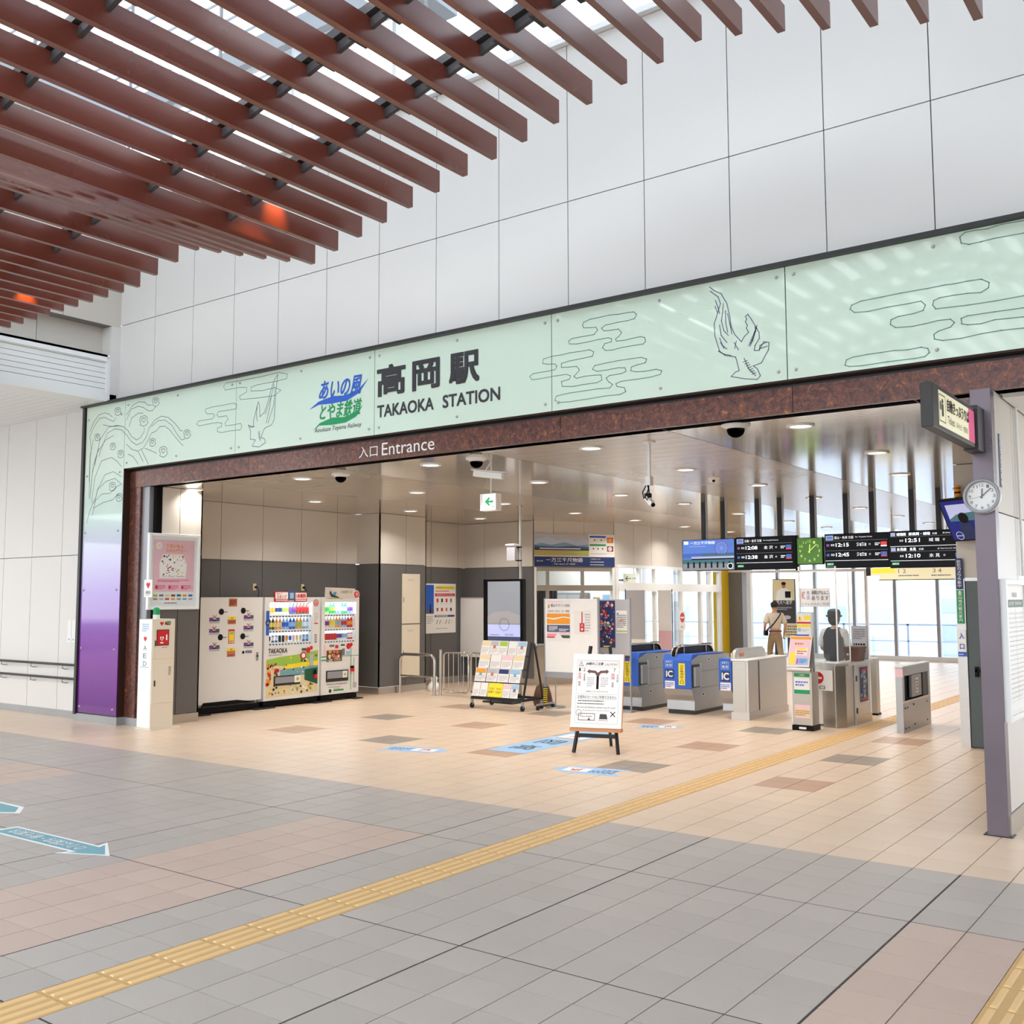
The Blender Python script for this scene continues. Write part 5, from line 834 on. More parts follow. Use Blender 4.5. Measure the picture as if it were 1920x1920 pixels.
q.rect(0.05, 0.82, 0.10, 1.0, 'i_pink').rect(0.50, 0.80, 0.57, 0.92, 'i_grey_ink', 2).rect(0.60, 0.80, 0.70, 0.87, 'i_skyblue', 2)
q.text('Wellness & Happiness', 0.13, 0.275, 0.63, 0.31, 'i_grey_ink').scribble(0.18, 0.235, 0.58, 0.255, 1, 'i_grey_ink')
q.rect(0.30, 0.17, 0.55, 0.20, 'i_green').disc(0.22, 0.18, 0.035, 'i_dark_green').scribble(0.30, 0.205, 0.52, 0.225, 1, 'i_red').rect(0.78, 0.20, 0.88, 0.30, 'i_pale_ink')
q.build('print', t)
W3(t).box(VF-0.01, VF+0.014, 12.70, 13.24, 0.34, 0.54, 'dark_frame').box(VF+0.01, VF+0.02, 12.72, 13.22, 0.40, 0.52, 'grey_steel').build('delivery_flap', t, bevel=0.004)
q = Print((VF+0.021, 13.07, 0.38), Y, Z, X, off=t.location); q.rect(0.02, 0.02, 0.13, 0.14, 'i_white').disc(0.075, 0.08, 0.025, 'i_lime', 2).build('flap_sticker', t)
W3(t).box(VF, VF+0.05, 13.30, 13.36, 0.50, 0.56, 'i_red').box(VF, VF+0.04, 13.30, 13.36, 0.56, 0.60, 'black').build('tag', t)
W3(t).cyl((VF+0.003, 13.43, 1.90), (VF+0.012, 13.43, 1.90), 0.075, 'i_white', n=24).cyl((VF+0.012, 13.43, 1.90), (VF+0.016, 13.43, 1.90), 0.062, 'i_red', n=24).build('round_badge', t)
q = Print((VF+0.016, 13.43, 1.90), Y, Z, X, off=t.location); q.ring(0, 0, 0.03, 0.008, 'i_white').rect(-0.005, 0, 0.005, 0.04, 'i_white', 2).build('badge_mark', t)
tp = thing('topper_sign', 'pale curved picture board on top of the narrow vending machine', 'sign', (VF-0.02, 12.97, 1.83))
b = W3(tp); N = 8
vs = []; 
for k in range(N+1):
    f = k/N; yy = 12.60+0.74*f; bow = 0.05*math.sin(PI*f)
    vs += [(VF+0.02+bow, yy+0.03*(1-f), 1.825), (VF+0.10+bow, yy-0.03, 2.025-0.02*f)]
b.add(vs, [(2*k, 2*k+2, 2*k+3, 2*k+1) for k in range(N)], 'i_paper').add([(v[0]-0.006, v[1], v[2]) for v in vs], [(2*k, 2*k+1, 2*k+3, 2*k+2) for k in range(N)], 'i_paper'); b.build('board', tp)
q = Print((VF+0.045, 12.62, 1.83), Y, Vector((0.37, 0, 0.93)), Vector((0.93, 0, -0.37)), off=tp.location, lift=0.03)
q.poly([(0.05, 0.16), (0.10, 0.09), (0.30, 0.03), (0.30, 0.015), (0.10, 0.04), (0.03, 0.12)], 'i_charcoal').rect(0.14, 0.07, 0.20, 0.13, 'i_cyan', 1.1)
for k in range(6): q.rect(0.30+0.05*k, 0.11, 0.325+0.05*k, 0.16, ['i_skyblue', 'i_lime', 'i_orange', 'i_skyblue', 'i_sand', 'i_lime'][k], 1.1)
q.rect(0.02, 0.0, 0.40, 0.012, 'i_lime', 1.1).build('print', tp)
# wall sockets with plugs above the machines
for yy, lab in ((11.68, 'wall socket with black plug above the plain white machine'), (12.79, 'wall socket with black plug above the middle vending machine')):
    t = thing('wall_socket', lab, 'socket', (-14.25, yy, 2.0), group='sockets above the vending machines')
    W3(t).box(-14.25, -14.238, yy-0.035, yy+0.035, 1.97, 2.09, 'i_sand').build('plate', t, bevel=0.003)
    W3(t).box(-14.238, -14.20, yy-0.005, yy+0.03, 2.01, 2.045, 'black').tube([(-14.20, yy+0.02, 2.02), (-14.185, yy+0.05, 1.97), (-14.20, yy+0.055, 1.85)], 0.006, 'black', n=6).build('plug', t)

# ------------------------------------------------------------------ far pier: cream locker panel; alcove
t = thing('meter_cupboard', 'tall narrow cream cupboard doors set in the grey pier', 'cupboard', (-13.65, 15.09, 0.29))
for z0, z1 in ((0.29, 1.31), (1.33, 2.31)):
    d = W3(t).box(-13.648, -13.632, 14.83, 15.35, z0, z1, 'cream_paint').build('door', t, bevel=0.003)
    W3(t).box(-13.632, -13.622, 14.86, 14.875, z0+0.42, z0+0.52, 'grey_steel').build('handle', d)
    Print((-13.632, 14.83, z0), Y, Z, X, off=t.location).scribble(0.15, z1-z0-0.14, 0.35, z1-z0-0.10, 2, 'i_pale_ink').build('label_print', d)
t = thing('notice_poster', 'framed hazard notice with blue photo and yellow heading on the alcove wall', 'poster', (-14.30, 16.75, 1.08))
W3(t).box(-14.30, -14.28, 16.25, 17.26, 1.08, 2.14, 'white_frame').build('frame', t, bevel=0.004)
q = Print((-14.28, 16.25, 1.08), Y, Z, X, off=t.location)
q.rect(0.02, 0.02, 0.99, 1.04, 'i_paper').rect(0.02, 0.42, 0.27, 1.03, 'i_cobalt', 2).rect(0.14, 0.44, 0.18, 0.62, 'i_navy', 3).rect(0.02, 0.42, 0.27, 0.52, 'i_slate', 3)
q.rect(0.32, 0.94, 0.96, 1.01, 'i_yellow', 2).text('危険物の持ち込み禁止', 0.34, 0.955, 0.94, 0.995, 'i_slate', 3).scribble(0.33, 0.88, 0.96, 0.92, 1, 'i_red', 2)
q.rect(0.31, 0.79, 0.97, 0.85, 'i_red', 2).text('鉄道車内持ち込み禁止', 0.36, 0.805, 0.92, 0.835, 'i_white', 3)
for k in range(4): q.rect(0.36+0.15*k, 0.66, 0.42+0.15*k, 0.74, ['i_red', 'i_navy', 'i_red', 'i_grey_ink'][k], 2).rect(0.36+0.15*k, 0.47, 0.42+0.15*k, 0.54, ['i_grey_ink', 'i_red', 'i_terracotta', 'i_navy'][k], 2).scribble(0.34+0.15*k, 0.62, 0.44+0.15*k, 0.645, 1, 'i_pale_ink', 2)
q.rect(0.30, 0.345, 0.96, 0.385, 'i_navy', 2).scribble(0.34, 0.35, 0.9, 0.38, 1, 'i_white', 3)
for k in range(6): q.line([(0.36+0.1*k, 0.20), (0.40+0.1*k, 0.28)], 0.015, ['i_ink', 'i_navy', 'i_yellow'][k % 3], 2)
q.scribble(0.34, 0.08, 0.9, 0.12, 1, 'i_pale_ink', 2).scribble(0.04, 0.2, 0.25, 0.38, 4, 'i_pale_ink', 2).build('print', t)
t = thing('folding_screen', 'pale grey blank screen board leaning at the back of the alcove', 'board', (-13.85, 17.4, 0.5))
W3(t).box(-14.27, -13.40, 17.42, 17.46, 0.55, 1.83, 'i_paper').build('panel', t)
W3(t).box(-14.29, -13.38, 17.41, 17.47, 1.83, 1.85, 'grey_steel').box(-14.29, -14.27, 17.41, 17.47, 0.0, 1.85, 'grey_steel').box(-13.40, -13.38, 17.41, 17.47, 0.0, 1.85, 'grey_steel').build('frame', t)
# stainless barrier hoop
t = thing('hoop_barrier', 'brushed stainless hoop barrier with a mid rail, left of the railings', 'barrier', (-13.13, 14.72, 0))
pts = [(-13.58, 14.72, 0)]+[(-13.58, 14.72, 0.62)]
for k in range(1, 6): a = PI/2*k/6; pts.append((-13.58+0.12*(1-math.cos(a)), 14.72, 0.62+0.13*math.sin(a)))
pts += [(-13.46, 14.72, 0.75), (-12.82, 14.72, 0.75)]
for k in range(1, 6): a = PI/2*k/6; pts.append((-12.82+0.12*math.sin(a), 14.72, 0.62+0.13*math.cos(a)))
pts += [(-12.70, 14.72, 0.62), (-12.70, 14.72, 0)]
W3(t).tube(pts, 0.030, 'chrome', n=14).build('hoop', t)
W3(t).cyl((-13.56, 14.72, 0.34), (-12.72, 14.72, 0.34), 0.016, 'chrome').build('mid_rail', t)
for xx in (-13.58, -12.70): W3(t).cyl((xx, 14.72, 0), (xx, 14.72, 0.008), 0.06, 'steel', n=18).build('foot_plate', t)
# railing gate with vertical bars (two leaves)
for i, (x0, x1, lab) in enumerate(((-12.52, -11.92, 'left stainless railing gate leaf with vertical bars beside the hoop barrier'), (-11.86, -11.30, 'right stainless railing gate leaf with vertical bars, half behind the brochure rack'))):
    t = thing('railing_gate', lab, 'gate', ((x0+x1)/2, 14.78, 0), group='stainless railing gates')
    if i == 0: W3(t).cyl((-12.60, 14.78, 0), (-12.60, 14.78, 0.84), 0.03, 'chrome').ball((-12.60, 14.78, 0.84), 0.03, 'chrome').build('post', t)
    W3(t).tube([(x0, 14.78, 0.12), (x0, 14.78, 0.76), (x0+0.05, 14.78, 0.81), (x1-0.05, 14.78, 0.81), (x1, 14.78, 0.76), (x1, 14.78, 0.12), (x1-0.05, 14.78, 0.07), (x0+0.05, 14.78, 0.07), (x0, 14.78, 0.12)], 0.019, 'chrome').build('frame', t)
    for k in range(4): W3(t).cyl((x0+0.12*(k+1), 14.78, 0.07), (x0+0.12*(k+1), 14.78, 0.80), 0.009, 'chrome', n=8).build('bar', t)
# white plastic bag on the floor at the pier
solo('plastic_bag', 'small crumpled white plastic bag on the floor behind the hoop barrier', 'bag', (-13.25, 15.35, 0), lambda m: m.lathe((-13.25, 15.35, 0), [(0.10, 0), (0.15, 0.06), (0.13, 0.13), (0.06, 0.20), (0.075, 0.27), (0.03, 0.31)], 'i_white', 11, 1.0, 0.75))

# ------------------------------------------------------------------ tall black display on a ceiling-high pole
t = thing('information_display', 'tall black upright display with a grey picture, behind the brochure rack', 'display', (-10.82, 14.45, 0))
W3(t).box(-11.22, -10.40, 14.40, 14.50, 1.0, 2.16, 'black').build('casing', t, bevel=0.006)
W3(t).box(-11.27, -11.22, 14.40, 14.54, 1.0, 2.16, 'black').build('side_casing', t)
q = Print((-11.22, 14.40, 1.0), X, Z, -Y, off=t.location); q.rect(0.05, 0.07, 0.765, 1.12, 'i_slate').rect(0.05, 0.36, 0.765, 1.12, 'e_grey', 2).rect(0.05, 0.15, 0.765, 0.36, 'e_lilac', 2)
q.poly([(0.05, 0.38), (0.765, 0.38), (0.765, 0.52), (0.5, 0.60), (0.2, 0.58), (0.05, 0.50)], 'i_pale_ink', 3).ring(0.42, 0.36, 0.11, 0.008, 'i_slate', 4).scribble(0.10, 0.17, 0.40, 0.19, 1, 'i_navy', 4).text('館内ご案内', 0.44, 0.17, 0.62, 0.20, 'i_navy', 4); q.build('screen', t)
W3(t).box(-10.95, -10.75, 14.46, 14.50, 0.0, 1.0, 'dark_frame').box(-11.15, -10.50, 14.22, 14.55, 0.0, 0.03, 'dark_frame').build('stand', t)
t = thing('ceiling_pole', 'slim steel pole from ceiling to the tall black display', 'pole', (-10.64, 14.66, 0))
W3(t).cyl((-10.64, 14.66, 0), (-10.64, 14.66, ZC), 0.026, 'steel').build('tube', t)
W3(t).cyl((-10.64, 14.66, ZC-0.02), (-10.64, 14.66, ZC), 0.06, 'steel').build('ceiling_flange', t)
W3(t).box(-10.84, -10.66, 14.52, 14.64, 2.49, 2.75, 'i_pale_ink').box(-10.85, -10.66, 14.50, 14.66, 2.76, 2.79, 'i_white').box(-10.68, -10.58, 14.57, 14.63, 2.72, 2.74, 'black').box(-10.68, -10.58, 14.57, 14.63, 2.48, 2.50, 'black').build('small_box', t)

# ------------------------------------------------------------------ brochure rack on castors
t = thing('brochure_rack', 'black brochure rack on castors, crowded with pale leaflets, before the tall display', 'rack', (-10.24, 13.62, 0))
RX0, RX1 = -10.76, -9.72
def slant(z): return 13.45+(z-0.15)*0.28
fr = W3(t)
for xx in (RX0, RX1): fr.bar((xx, slant(0.15), 0.15), (xx+(0.07 if xx == RX0 else 0.0), slant(1.08), 1.10), 0.025, 0.03, 'black_metal')
for xx in (RX0, RX1): fr.bar((xx, 13.42, 0.17), (xx, 14.0, 0.17), 0.03, 0.04, 'black_metal').bar((xx+0.03, 13.98, 0.17), (xx+0.05, slant(1.08), 1.08), 0.025, 0.025, 'black_metal')
fr.bar((RX0, 13.44, 0.17), (RX1, 13.44, 0.17), 0.03, 0.04, 'black_metal').bar((RX0, 13.98, 0.17), (RX1, 13.98, 0.17), 0.03, 0.04, 'black_metal').build('frame', t)
sv = Vector((0, 0.27, 0.963)); sn = Vector((0, -0.963, 0.27))
for z in (0.20, 0.44, 0.66, 0.88): W3(t).box(RX0+0.02, RX1-0.02, slant(z)-0.05, slant(z)+0.05, z-0.01, z+0.0, 'black_metal').build('shelf', t)
for z, a, b in ((0.27, RX0+0.01, RX1-0.01), (0.50, RX0+0.03, RX0+0.50)): W3(t).box(a, b, slant(z)-0.075, slant(z)-0.06, z-0.012, z+0.012, 'black_metal').build('front_bar', t)
for xx in (RX0, RX1):
    for yy in (13.44, 13.98):
        W3(t).cyl((xx-0.014, yy, 0.045), (xx+0.014, yy, 0.045), 0.045, 'rubber', n=16).box(xx-0.022, xx+0.022, yy-0.012, yy+0.012, 0.05, 0.15, 'grey_steel').build('castor', t)
rb = random.Random(11); LC = ['white', 'pale yellow', 'pale blue', 'light green', 'pink edged', 'orange spotted', 'grey photo', 'navy headed']
LM = ['i_paper', 'i_sand', 'i_skyblue', 'i_lime', 'i_pink', 'i_orange', 'i_pale_ink', 'i_navy']
for r, (z, n, h, cols) in enumerate(((0.885, 5, 0.235, [1, 6, 3, 0, 2]), (0.665, 4, 0.225, [1, 0, 4, 1]), (0.445, 4, 0.225, [5, 6, 7, 2]), (0.205, 6, 0.23, [0, 0, 1, 1, 4, 2]))):
    w = (RX1-RX0-0.10)/n
    for k in range(n):
        x0 = RX0+0.05+w*k+(0.03 if r < 2 else 0); ww = w*0.94; off = rb.uniform(0, 0.015); m_ = LM[cols[k]]
        yel = (r == 3 and k in (2, 3))
        base = Vector((x0, slant(z)-0.075-off, z)); b = MB(base)
        b.obox(base, X, sv, sn, (0, ww), (0, h), (0, 0.012), 'i_yellow' if yel else 'i_paper')
        q = Print(base+sn*0.012, X, sv, sn, off=base, lift=0.001)
        if not yel: q.rect(0.01, h*0.62, ww-0.01, h-0.01, m_).scribble(0.02, 0.02, ww-0.02, h*0.5, 4, 'i_pale_ink', seed=r*9+k)
        else: q.text('DAY', 0.02, 0.06, ww-0.02, 0.10, 'i_ink').text('TICKET', 0.02, 0.12, ww-0.02, 0.15, 'i_brown')
        if cols[k] in (2, 5, 6) and not yel: q.disc(ww*0.5, h*0.55, 0.03, ['i_teal', 'i_terracotta', 'i_grey_ink'][k % 3], 2)
        b.v += q.b.v; nb = len(b.v)-len(q.b.v)
        for f, mi, s_m in zip(q.b.f, q.b.m, q.b.sm): b.f.append([nb+i for i in f]); b.m.append(b.k(q.b.keys[mi])); b.sm.append(s_m)
        o = b.build('leaflet', loc=base); row = ['top', 'second', 'third', 'bottom'][r]
        pos = ['leftmost', 'second from the left', 'third from the left', 'fourth from the left', 'fifth from the left', 'sixth from the left'][k] if k < n-1 else 'rightmost'
        tag(o, '%s leaflet on the %s row of the brochure rack, %s' % ('yellow ticket' if yel else LC[cols[k]], row, pos), 'leaflet', 'leaflets on the brochure rack')
t = thing('floor_stand', 'slim grey stand with a round foot between brochure rack and white board', 'stand', (-9.62, 14.25, 0))
W3(t).cyl((-9.62, 14.25, 0.02), (-9.62, 14.25, 0.70), 0.010, 'galv').cyl((-9.62, 14.25, 0.50), (-9.62, 14.25, 0.56), 0.017, 'galv').build('pole', t); W3(t).cyl((-9.62, 14.25, 0), (-9.62, 14.25, 0.02), 0.17, 'galv', n=24).build('foot', t)
solo('carrier_bag', 'slumped brown-grey bag on the floor behind the brochure rack', 'bag', (-9.95, 14.35, 0), lambda m: m.lathe((-9.95, 14.35, 0), [(0.16, 0), (0.19, 0.08), (0.16, 0.22), (0.12, 0.33), (0.05, 0.37)], 'i_brown', 10, 1.0, 0.7))

# ------------------------------------------------------------------ white board on castors with notices
t = thing('mobile_board', 'white notice board on striped castor legs with a marathon poster', 'notice board', (-9.08, 13.92, 0))
W3(t).box(-9.585, -8.575, 13.90, 13.94, 0.62, 1.81, 'i_white').build('board', t, bevel=0.003)
W3(t).box(-9.585, -8.575, 13.88, 13.95, 0.53, 0.62, 'grey_steel').box(-9.61, -9.585, 13.90, 13.94, 0.08, 1.82, 'grey_steel').box(-8.575, -8.55, 13.90, 13.94, 0.08, 1.82, 'grey_steel').build('frame', t)
for xx in (-9.60, -8.56):
    W3(t).bar((xx, 13.68, 0.09), (xx, 14.16, 0.09), 0.03, 0.03, 'grey_steel').build('leg', t)
    for k in range(8): pass
    b = W3(t)
    for k in range(8): b.box(xx-0.018, xx+0.018, 13.885, 13.955, 0.09+0.034*k, 0.107+0.034*k, 'i_yellow').box(xx-0.017, xx+0.017, 13.888, 13.952, 0.107+0.034*k, 0.124+0.034*k, 'i_ink')
    b.build('warning_sleeve', t)
    for yy in (13.70, 14.14): W3(t).cyl((xx-0.012, yy, 0.038), (xx+0.012, yy, 0.038), 0.038, 'rubber').build('castor', t)
q = Print((-9.585, 13.90, 0), X, Z, -Y, off=t.location)
q.rect(0.03, 1.12, 0.50, 1.79, 'i_paper').text('富山マラソン2025', 0.12, 1.68, 0.49, 1.73, 'i_slate', 2, bold=0.01).text('2025年11月2日（日）開催', 0.06, 1.59, 0.48, 1.63, 'i_slate', 2).disc(0.08, 1.70, 0.022, 'i_orange', 2).disc(0.075, 1.67, 0.015, 'i_cyan', 2).scribble(0.06, 1.75, 0.48, 1.78, 1, 'i_pink', 2)
q.rect(0.04, 1.40, 0.49, 1.57, 'i_orange', 2).poly([(0.04, 1.49), (0.18, 1.47), (0.36, 1.51), (0.49, 1.495), (0.49, 1.51), (0.36, 1.525), (0.18, 1.495), (0.04, 1.505)], 'i_white', 3)
q.rect(0.04, 1.27, 0.49, 1.385, 'i_slate', 2).scribble(0.08, 1.29, 0.25, 1.37, 4, 'i_white', 3).scribble(0.28, 1.28, 0.47, 1.33, 2, 'i_white', 3)
q.rect(0.04, 1.17, 0.49, 1.265, 'i_pink', 2).rect(0.04, 1.175, 0.22, 1.195, 'i_red', 3).rect(0.04, 1.215, 0.22, 1.225, 'i_red', 3).poly([(0.18, 1.165), (0.27, 1.265), (0.36, 1.165)], 'i_paper', 4).rect(0.32, 1.175, 0.49, 1.22, 'i_dark_green', 3)
q.rect(0.57, 1.24, 0.90, 1.62, 'i_paper').rect(0.715, 1.42, 0.735, 1.60, 'i_red', 2).rect(0.68, 1.28, 0.77, 1.42, 'i_red', 2).rect(0.715, 1.36, 0.735, 1.40, 'i_white', 3).rect(0.705, 1.37, 0.745, 1.39, 'i_white', 3)
heart(q, 0.725, 1.32, 0.024, 'i_white', 3); q.scribble(0.78, 1.28, 0.88, 1.58, 7, 'i_pale_ink', 2).build('notices', t)
t = thing('poster_board', 'grey notice board with a colourful festival poster behind the easel', 'notice board', (-8.56, 14.30, 0))
W3(t).box(-8.84, -8.22, 14.30, 14.33, 0.90, 1.80, 'i_pale_ink').build('board', t)
W3(t).box(-8.86, -8.84, 14.29, 14.34, 0.02, 1.82, 'grey_steel').box(-8.22, -8.20, 14.30, 14.33, 0.02, 1.82, 'grey_steel').box(-8.84, -8.22, 14.29, 14.34, 0.86, 0.90, 'dark_frame').box(-8.88, -8.18, 14.26, 14.44, 0.0, 0.03, 'grey_steel').build('frame', t)
q = Print((-8.84, 14.30, 0.9), X, Z, -Y, off=t.location); q.rect(0.01, 0.12, 0.36, 0.88, 'i_navy')
for k in range(90): q.disc(rb.uniform(0.03, 0.34), rb.uniform(0.16, 0.85), rb.uniform(0.006, 0.028), rb.choice(['i_red', 'i_terracotta', 'i_orange', 'i_purple', 'i_brown', 'i_pink', 'i_cobalt', 'i_red', 'i_sand']), 2+k*0.04, n=7)
q.text('たかおか', 0.03, 0.46, 0.26, 0.54, 'i_white', 8, shear=0.2).rect(0.14, 0.13, 0.28, 0.15, 'i_yellow', 6)
q.rect(0.38, 0.36, 0.58, 0.72, 'i_paper').disc(0.41, 0.67, 0.015, 'i_cobalt', 2).scribble(0.39, 0.44, 0.57, 0.66, 7, 'i_grey_ink', 2, seed=5).rect(0.38, 0.38, 0.58, 0.40, 'i_lime', 2).scribble(0.44, 0.54, 0.56, 0.57, 1, 'i_red', 3).build('notices', t)

# ------------------------------------------------------------------ easel with the line guidance board (local frame, turned 17 degrees)
t = thing('easel', 'black three-legged easel holding the guidance board on the beige floor', 'easel', (-6.42, 10.36, 0), 0.30)
lean = 0.22
def E(x, z, back=0.0): return Vector((x, z*lean-0.03+back, z))
for sx_ in (-1, 1): MB().bar(E(sx_*0.27, 0.0), E(sx_*0.20, 0.50), 0.035, 0.03, 'black_metal').bar(E(sx_*0.20, 0.50), E(sx_*0.12, 1.24), 0.035, 0.03, 'black_metal').build('leg', t)
MB().bar(Vector((0.03, 0.62, 0.0)), E(0.02, 1.15, 0.03), 0.03, 0.03, 'black_metal').build('leg', t)
MB().bar(E(-0.25, 0.20), E(0.25, 0.20), 0.02, 0.045, 'black_metal').build('cross_bar', t)
MB().bar(E(-0.16, 0.9, 0.02), E(0.16, 0.9, 0.02), 0.02, 0.04, 'black_metal').build('cross_bar', t)
ledge = MB().box(-0.31, 0.31, -0.055, 0.06, 0.255, 0.290, 'wood').build('ledge', t)
g = thing('guidance_board', 'white board with a forked black arrow about platforms, on the easel', 'sign', (-6.42, 10.36, 0.29), 0.30)
up = Vector((0, lean, 1)).normalized(); nn = Vector((0, -1, lean)).normalized(); o0 = Vector((-0.31, 0.0, 0.0))
MB().obox(o0, X, up, nn, (0.0, 0.62), (0.0, 0.875), (0.005, 0.028), 'i_white').build('panel', g)
MB().obox(o0, X, up, nn, (0.617, 0.625), (0.0, 0.875), (0.003, 0.0285), 'wood').build('edge', g)
q = Print(o0+nn*0.028, X, up, nn, lift=0.001)
q.frame(0.05, 0.05, 0.57, 0.80, 0.002, 'i_grey_ink').frame(0.06, 0.72, 0.56, 0.79, 0.002, 'i_terracotta').poly([(0.07, 0.73), (0.13, 0.73), (0.10, 0.785)], 'i_ink').poly([(0.078, 0.735), (0.122, 0.735), (0.10, 0.776)], 'i_white', 2).text('!', 0.097, 0.738, 0.103, 0.765, 'i_ink', 3)
q.text('JR線のご注意', 0.155, 0.735, 0.37, 0.775, 'i_ink', shear=0.2, bold=0.01).text('CAUTION!', 0.39, 0.738, 0.54, 0.765, 'i_grey_ink', shear=0.2)
q.text('1', 0.075, 0.665, 0.095, 0.705, 'i_ink').text('2', 0.13, 0.665, 0.155, 0.705, 'i_ink').text('7', 0.50, 0.665, 0.525, 0.705, 'i_ink').line([(0.115, 0.66), (0.115, 0.715)], 0.002, 'i_ink')
q.text('新高岡', 0.068, 0.57, 0.105, 0.65, 'i_red', vert=True).text('城端線', 0.135, 0.55, 0.155, 0.64, 'i_ink', vert=True).text('砺波', 0.072, 0.49, 0.10, 0.545, 'i_ink', vert=True)
q.text('高岡', 0.475, 0.57, 0.515, 0.65, 'i_red', vert=True).text('氷見線', 0.54, 0.54, 0.56, 0.64, 'i_ink', vert=True).text('氷見', 0.48, 0.48, 0.51, 0.545, 'i_ink', vert=True)
q.poly([(0.295, 0.455), (0.325, 0.455), (0.325, 0.61), (0.345, 0.645), (0.41, 0.65), (0.41, 0.635), (0.445, 0.665), (0.41, 0.695), (0.41, 0.68), (0.34, 0.675), (0.31, 0.65), (0.28, 0.675), (0.21, 0.68), (0.21, 0.695), (0.175, 0.665), (0.21, 0.635), (0.21, 0.65), (0.275, 0.645), (0.295, 0.61)], 'i_brown').poly([(0.298, 0.455), (0.322, 0.455), (0.322, 0.61), (0.298, 0.61)], 'i_ink', 2)
q.scribble(0.18, 0.48, 0.27, 0.60, 5, 'i_pale_ink').scribble(0.35, 0.48, 0.44, 0.60, 5, 'i_pale_ink').text('JR線はこちらののりばです', 0.17, 0.415, 0.44, 0.435, 'i_ink')
q.line([(0.06, 0.395), (0.56, 0.395)], 0.002, 'i_grey_ink').text('交通系ICカードはご利用できません', 0.07, 0.345, 0.55, 0.38, 'i_ink').line([(0.07, 0.338), (0.55, 0.338)], 0.002, 'i_ink')
q.scribble(0.08, 0.305, 0.54, 0.325, 1, 'i_ink', seed=2).scribble(0.07, 0.272, 0.54, 0.292, 1, 'i_ink', seed=3)
q.text('JR Line all Stations cannot use IC card.', 0.07, 0.225, 0.54, 0.25, 'i_ink').text('(Excluding Shin-Takaoka Station)', 0.14, 0.195, 0.47, 0.212, 'i_grey_ink')
q.ring(0.095, 0.175, 0.035, 0.004, 'i_ink').frame(0.09, 0.085, 0.295, 0.17, 0.007, 'i_brown').text('Fare ticket', 0.12, 0.125, 0.26, 0.145, 'i_ink').poly([(0.20, 0.085), (0.225, 0.12), (0.245, 0.085)], 'i_brown', 2)
q.poly([(0.345, 0.085), (0.455, 0.085), (0.435, 0.165), (0.355, 0.165)], 'i_charcoal').rect(0.35, 0.088, 0.452, 0.105, 'i_white', 2).text('ICカード', 0.36, 0.09, 0.44, 0.103, 'i_ink', 3)
q.line([(0.485, 0.14), (0.535, 0.19)], 0.010, 'i_ink').line([(0.535, 0.14), (0.485, 0.19)], 0.010, 'i_ink').build('print', g)

# ================================================================== OFFICE BANNER, SIGNS, CAMERAS
t = thing('train_banner', 'wide banner of a train before blue mountains above the ticket office windows', 'banner', tuple((OA+OU*0.95)+Vector((0, 0, 2.5))))
W3(t).obox(OA, OU, Z, ON, (0.0, 1.90), (2.50, 3.20), (0.004, 0.025), 'i_paper').build('panel', t)
q = Print(OA+ON*0.025+Z*2.5, OU, Z, ON, off=t.location)
q.rect(0.0, 0.23, 1.28, 0.70, 'i_pale_ink').poly([(0, 0.36), (1.28, 0.36), (1.28, 0.56), (1.15, 0.60), (1.0, 0.55), (0.8, 0.60), (0.55, 0.56), (0.3, 0.64), (0.12, 0.60), (0, 0.57)], 'mount_pale', 2).poly([(0, 0.36), (1.28, 0.36), (1.28, 0.48), (1.0, 0.45), (0.7, 0.52), (0.4, 0.46), (0.15, 0.50), (0, 0.46)], 'mount_blue', 3).poly([(0, 0.36), (1.28, 0.36), (1.28, 0.42), (0.9, 0.44), (0.5, 0.42), (0, 0.44)], 'i_slate', 4)
q.rect(0, 0.23, 1.28, 0.355, 'field_ochre', 5).poly([(0.6, 0.30), (1.28, 0.28), (1.28, 0.34)], 'i_lime', 5.5).rect(0.0, 0.35, 1.28, 0.37, 'i_ink', 6).rect(0.12, 0.345, 1.08, 0.39, 'i_slate', 7).rect(0.12, 0.375, 1.08, 0.392, 'i_white', 8)
q.rect(1.30, 0.63, 1.69, 0.67, 'i_cobalt').rect(1.30, 0.45, 1.69, 0.49, 'i_green').rect(1.72, 0.52, 1.87, 0.64, 'i_terracotta').rect(1.72, 0.33, 1.87, 0.45, 'i_brown').disc(1.79, 0.39, 0.05, 'i_pink', 2).disc(1.79, 0.58, 0.045, 'i_orange', 2)
for a, b in ((1.42, 0.58), (1.58, 0.58), (1.39, 0.39), (1.5, 0.39), (1.61, 0.39)): q.disc(a, b, 0.016, 'i_ink')
q.scribble(1.32, 0.26, 1.86, 0.30, 2, 'i_pale_ink').rect(0, 0, 1.90, 0.21, 'i_navy')
q.text('観光列車', 0.06, 0.10, 0.20, 0.13, 'i_white').text('一万三千尺物語', 0.27, 0.095, 1.13, 0.185, 'i_white', bold=0.008).text('- The story of 13000’ -', 0.42, 0.025, 1.0, 0.07, 'i_white').text('ご予約はこちら', 1.31, 0.15, 1.55, 0.18, 'i_white').scribble(1.31, 0.09, 1.78, 0.115, 1, 'i_white', 2).scribble(1.31, 0.03, 1.78, 0.055, 1, 'i_white', 2).build('print', t)
t = thing('window_notice', 'small teal notice on the steel apron below the ticket office', 'notice', tuple(OA+OU*0.75+Z*0.45))
W3(t).obox(OA, OU, Z, ON, (0.42, 0.72), (0.42, 0.68), (0.002, 0.012), 'i_teal').build('panel', t)

def downsign(name, lab, x0, x1, y, z0, z1, drop=True): pass
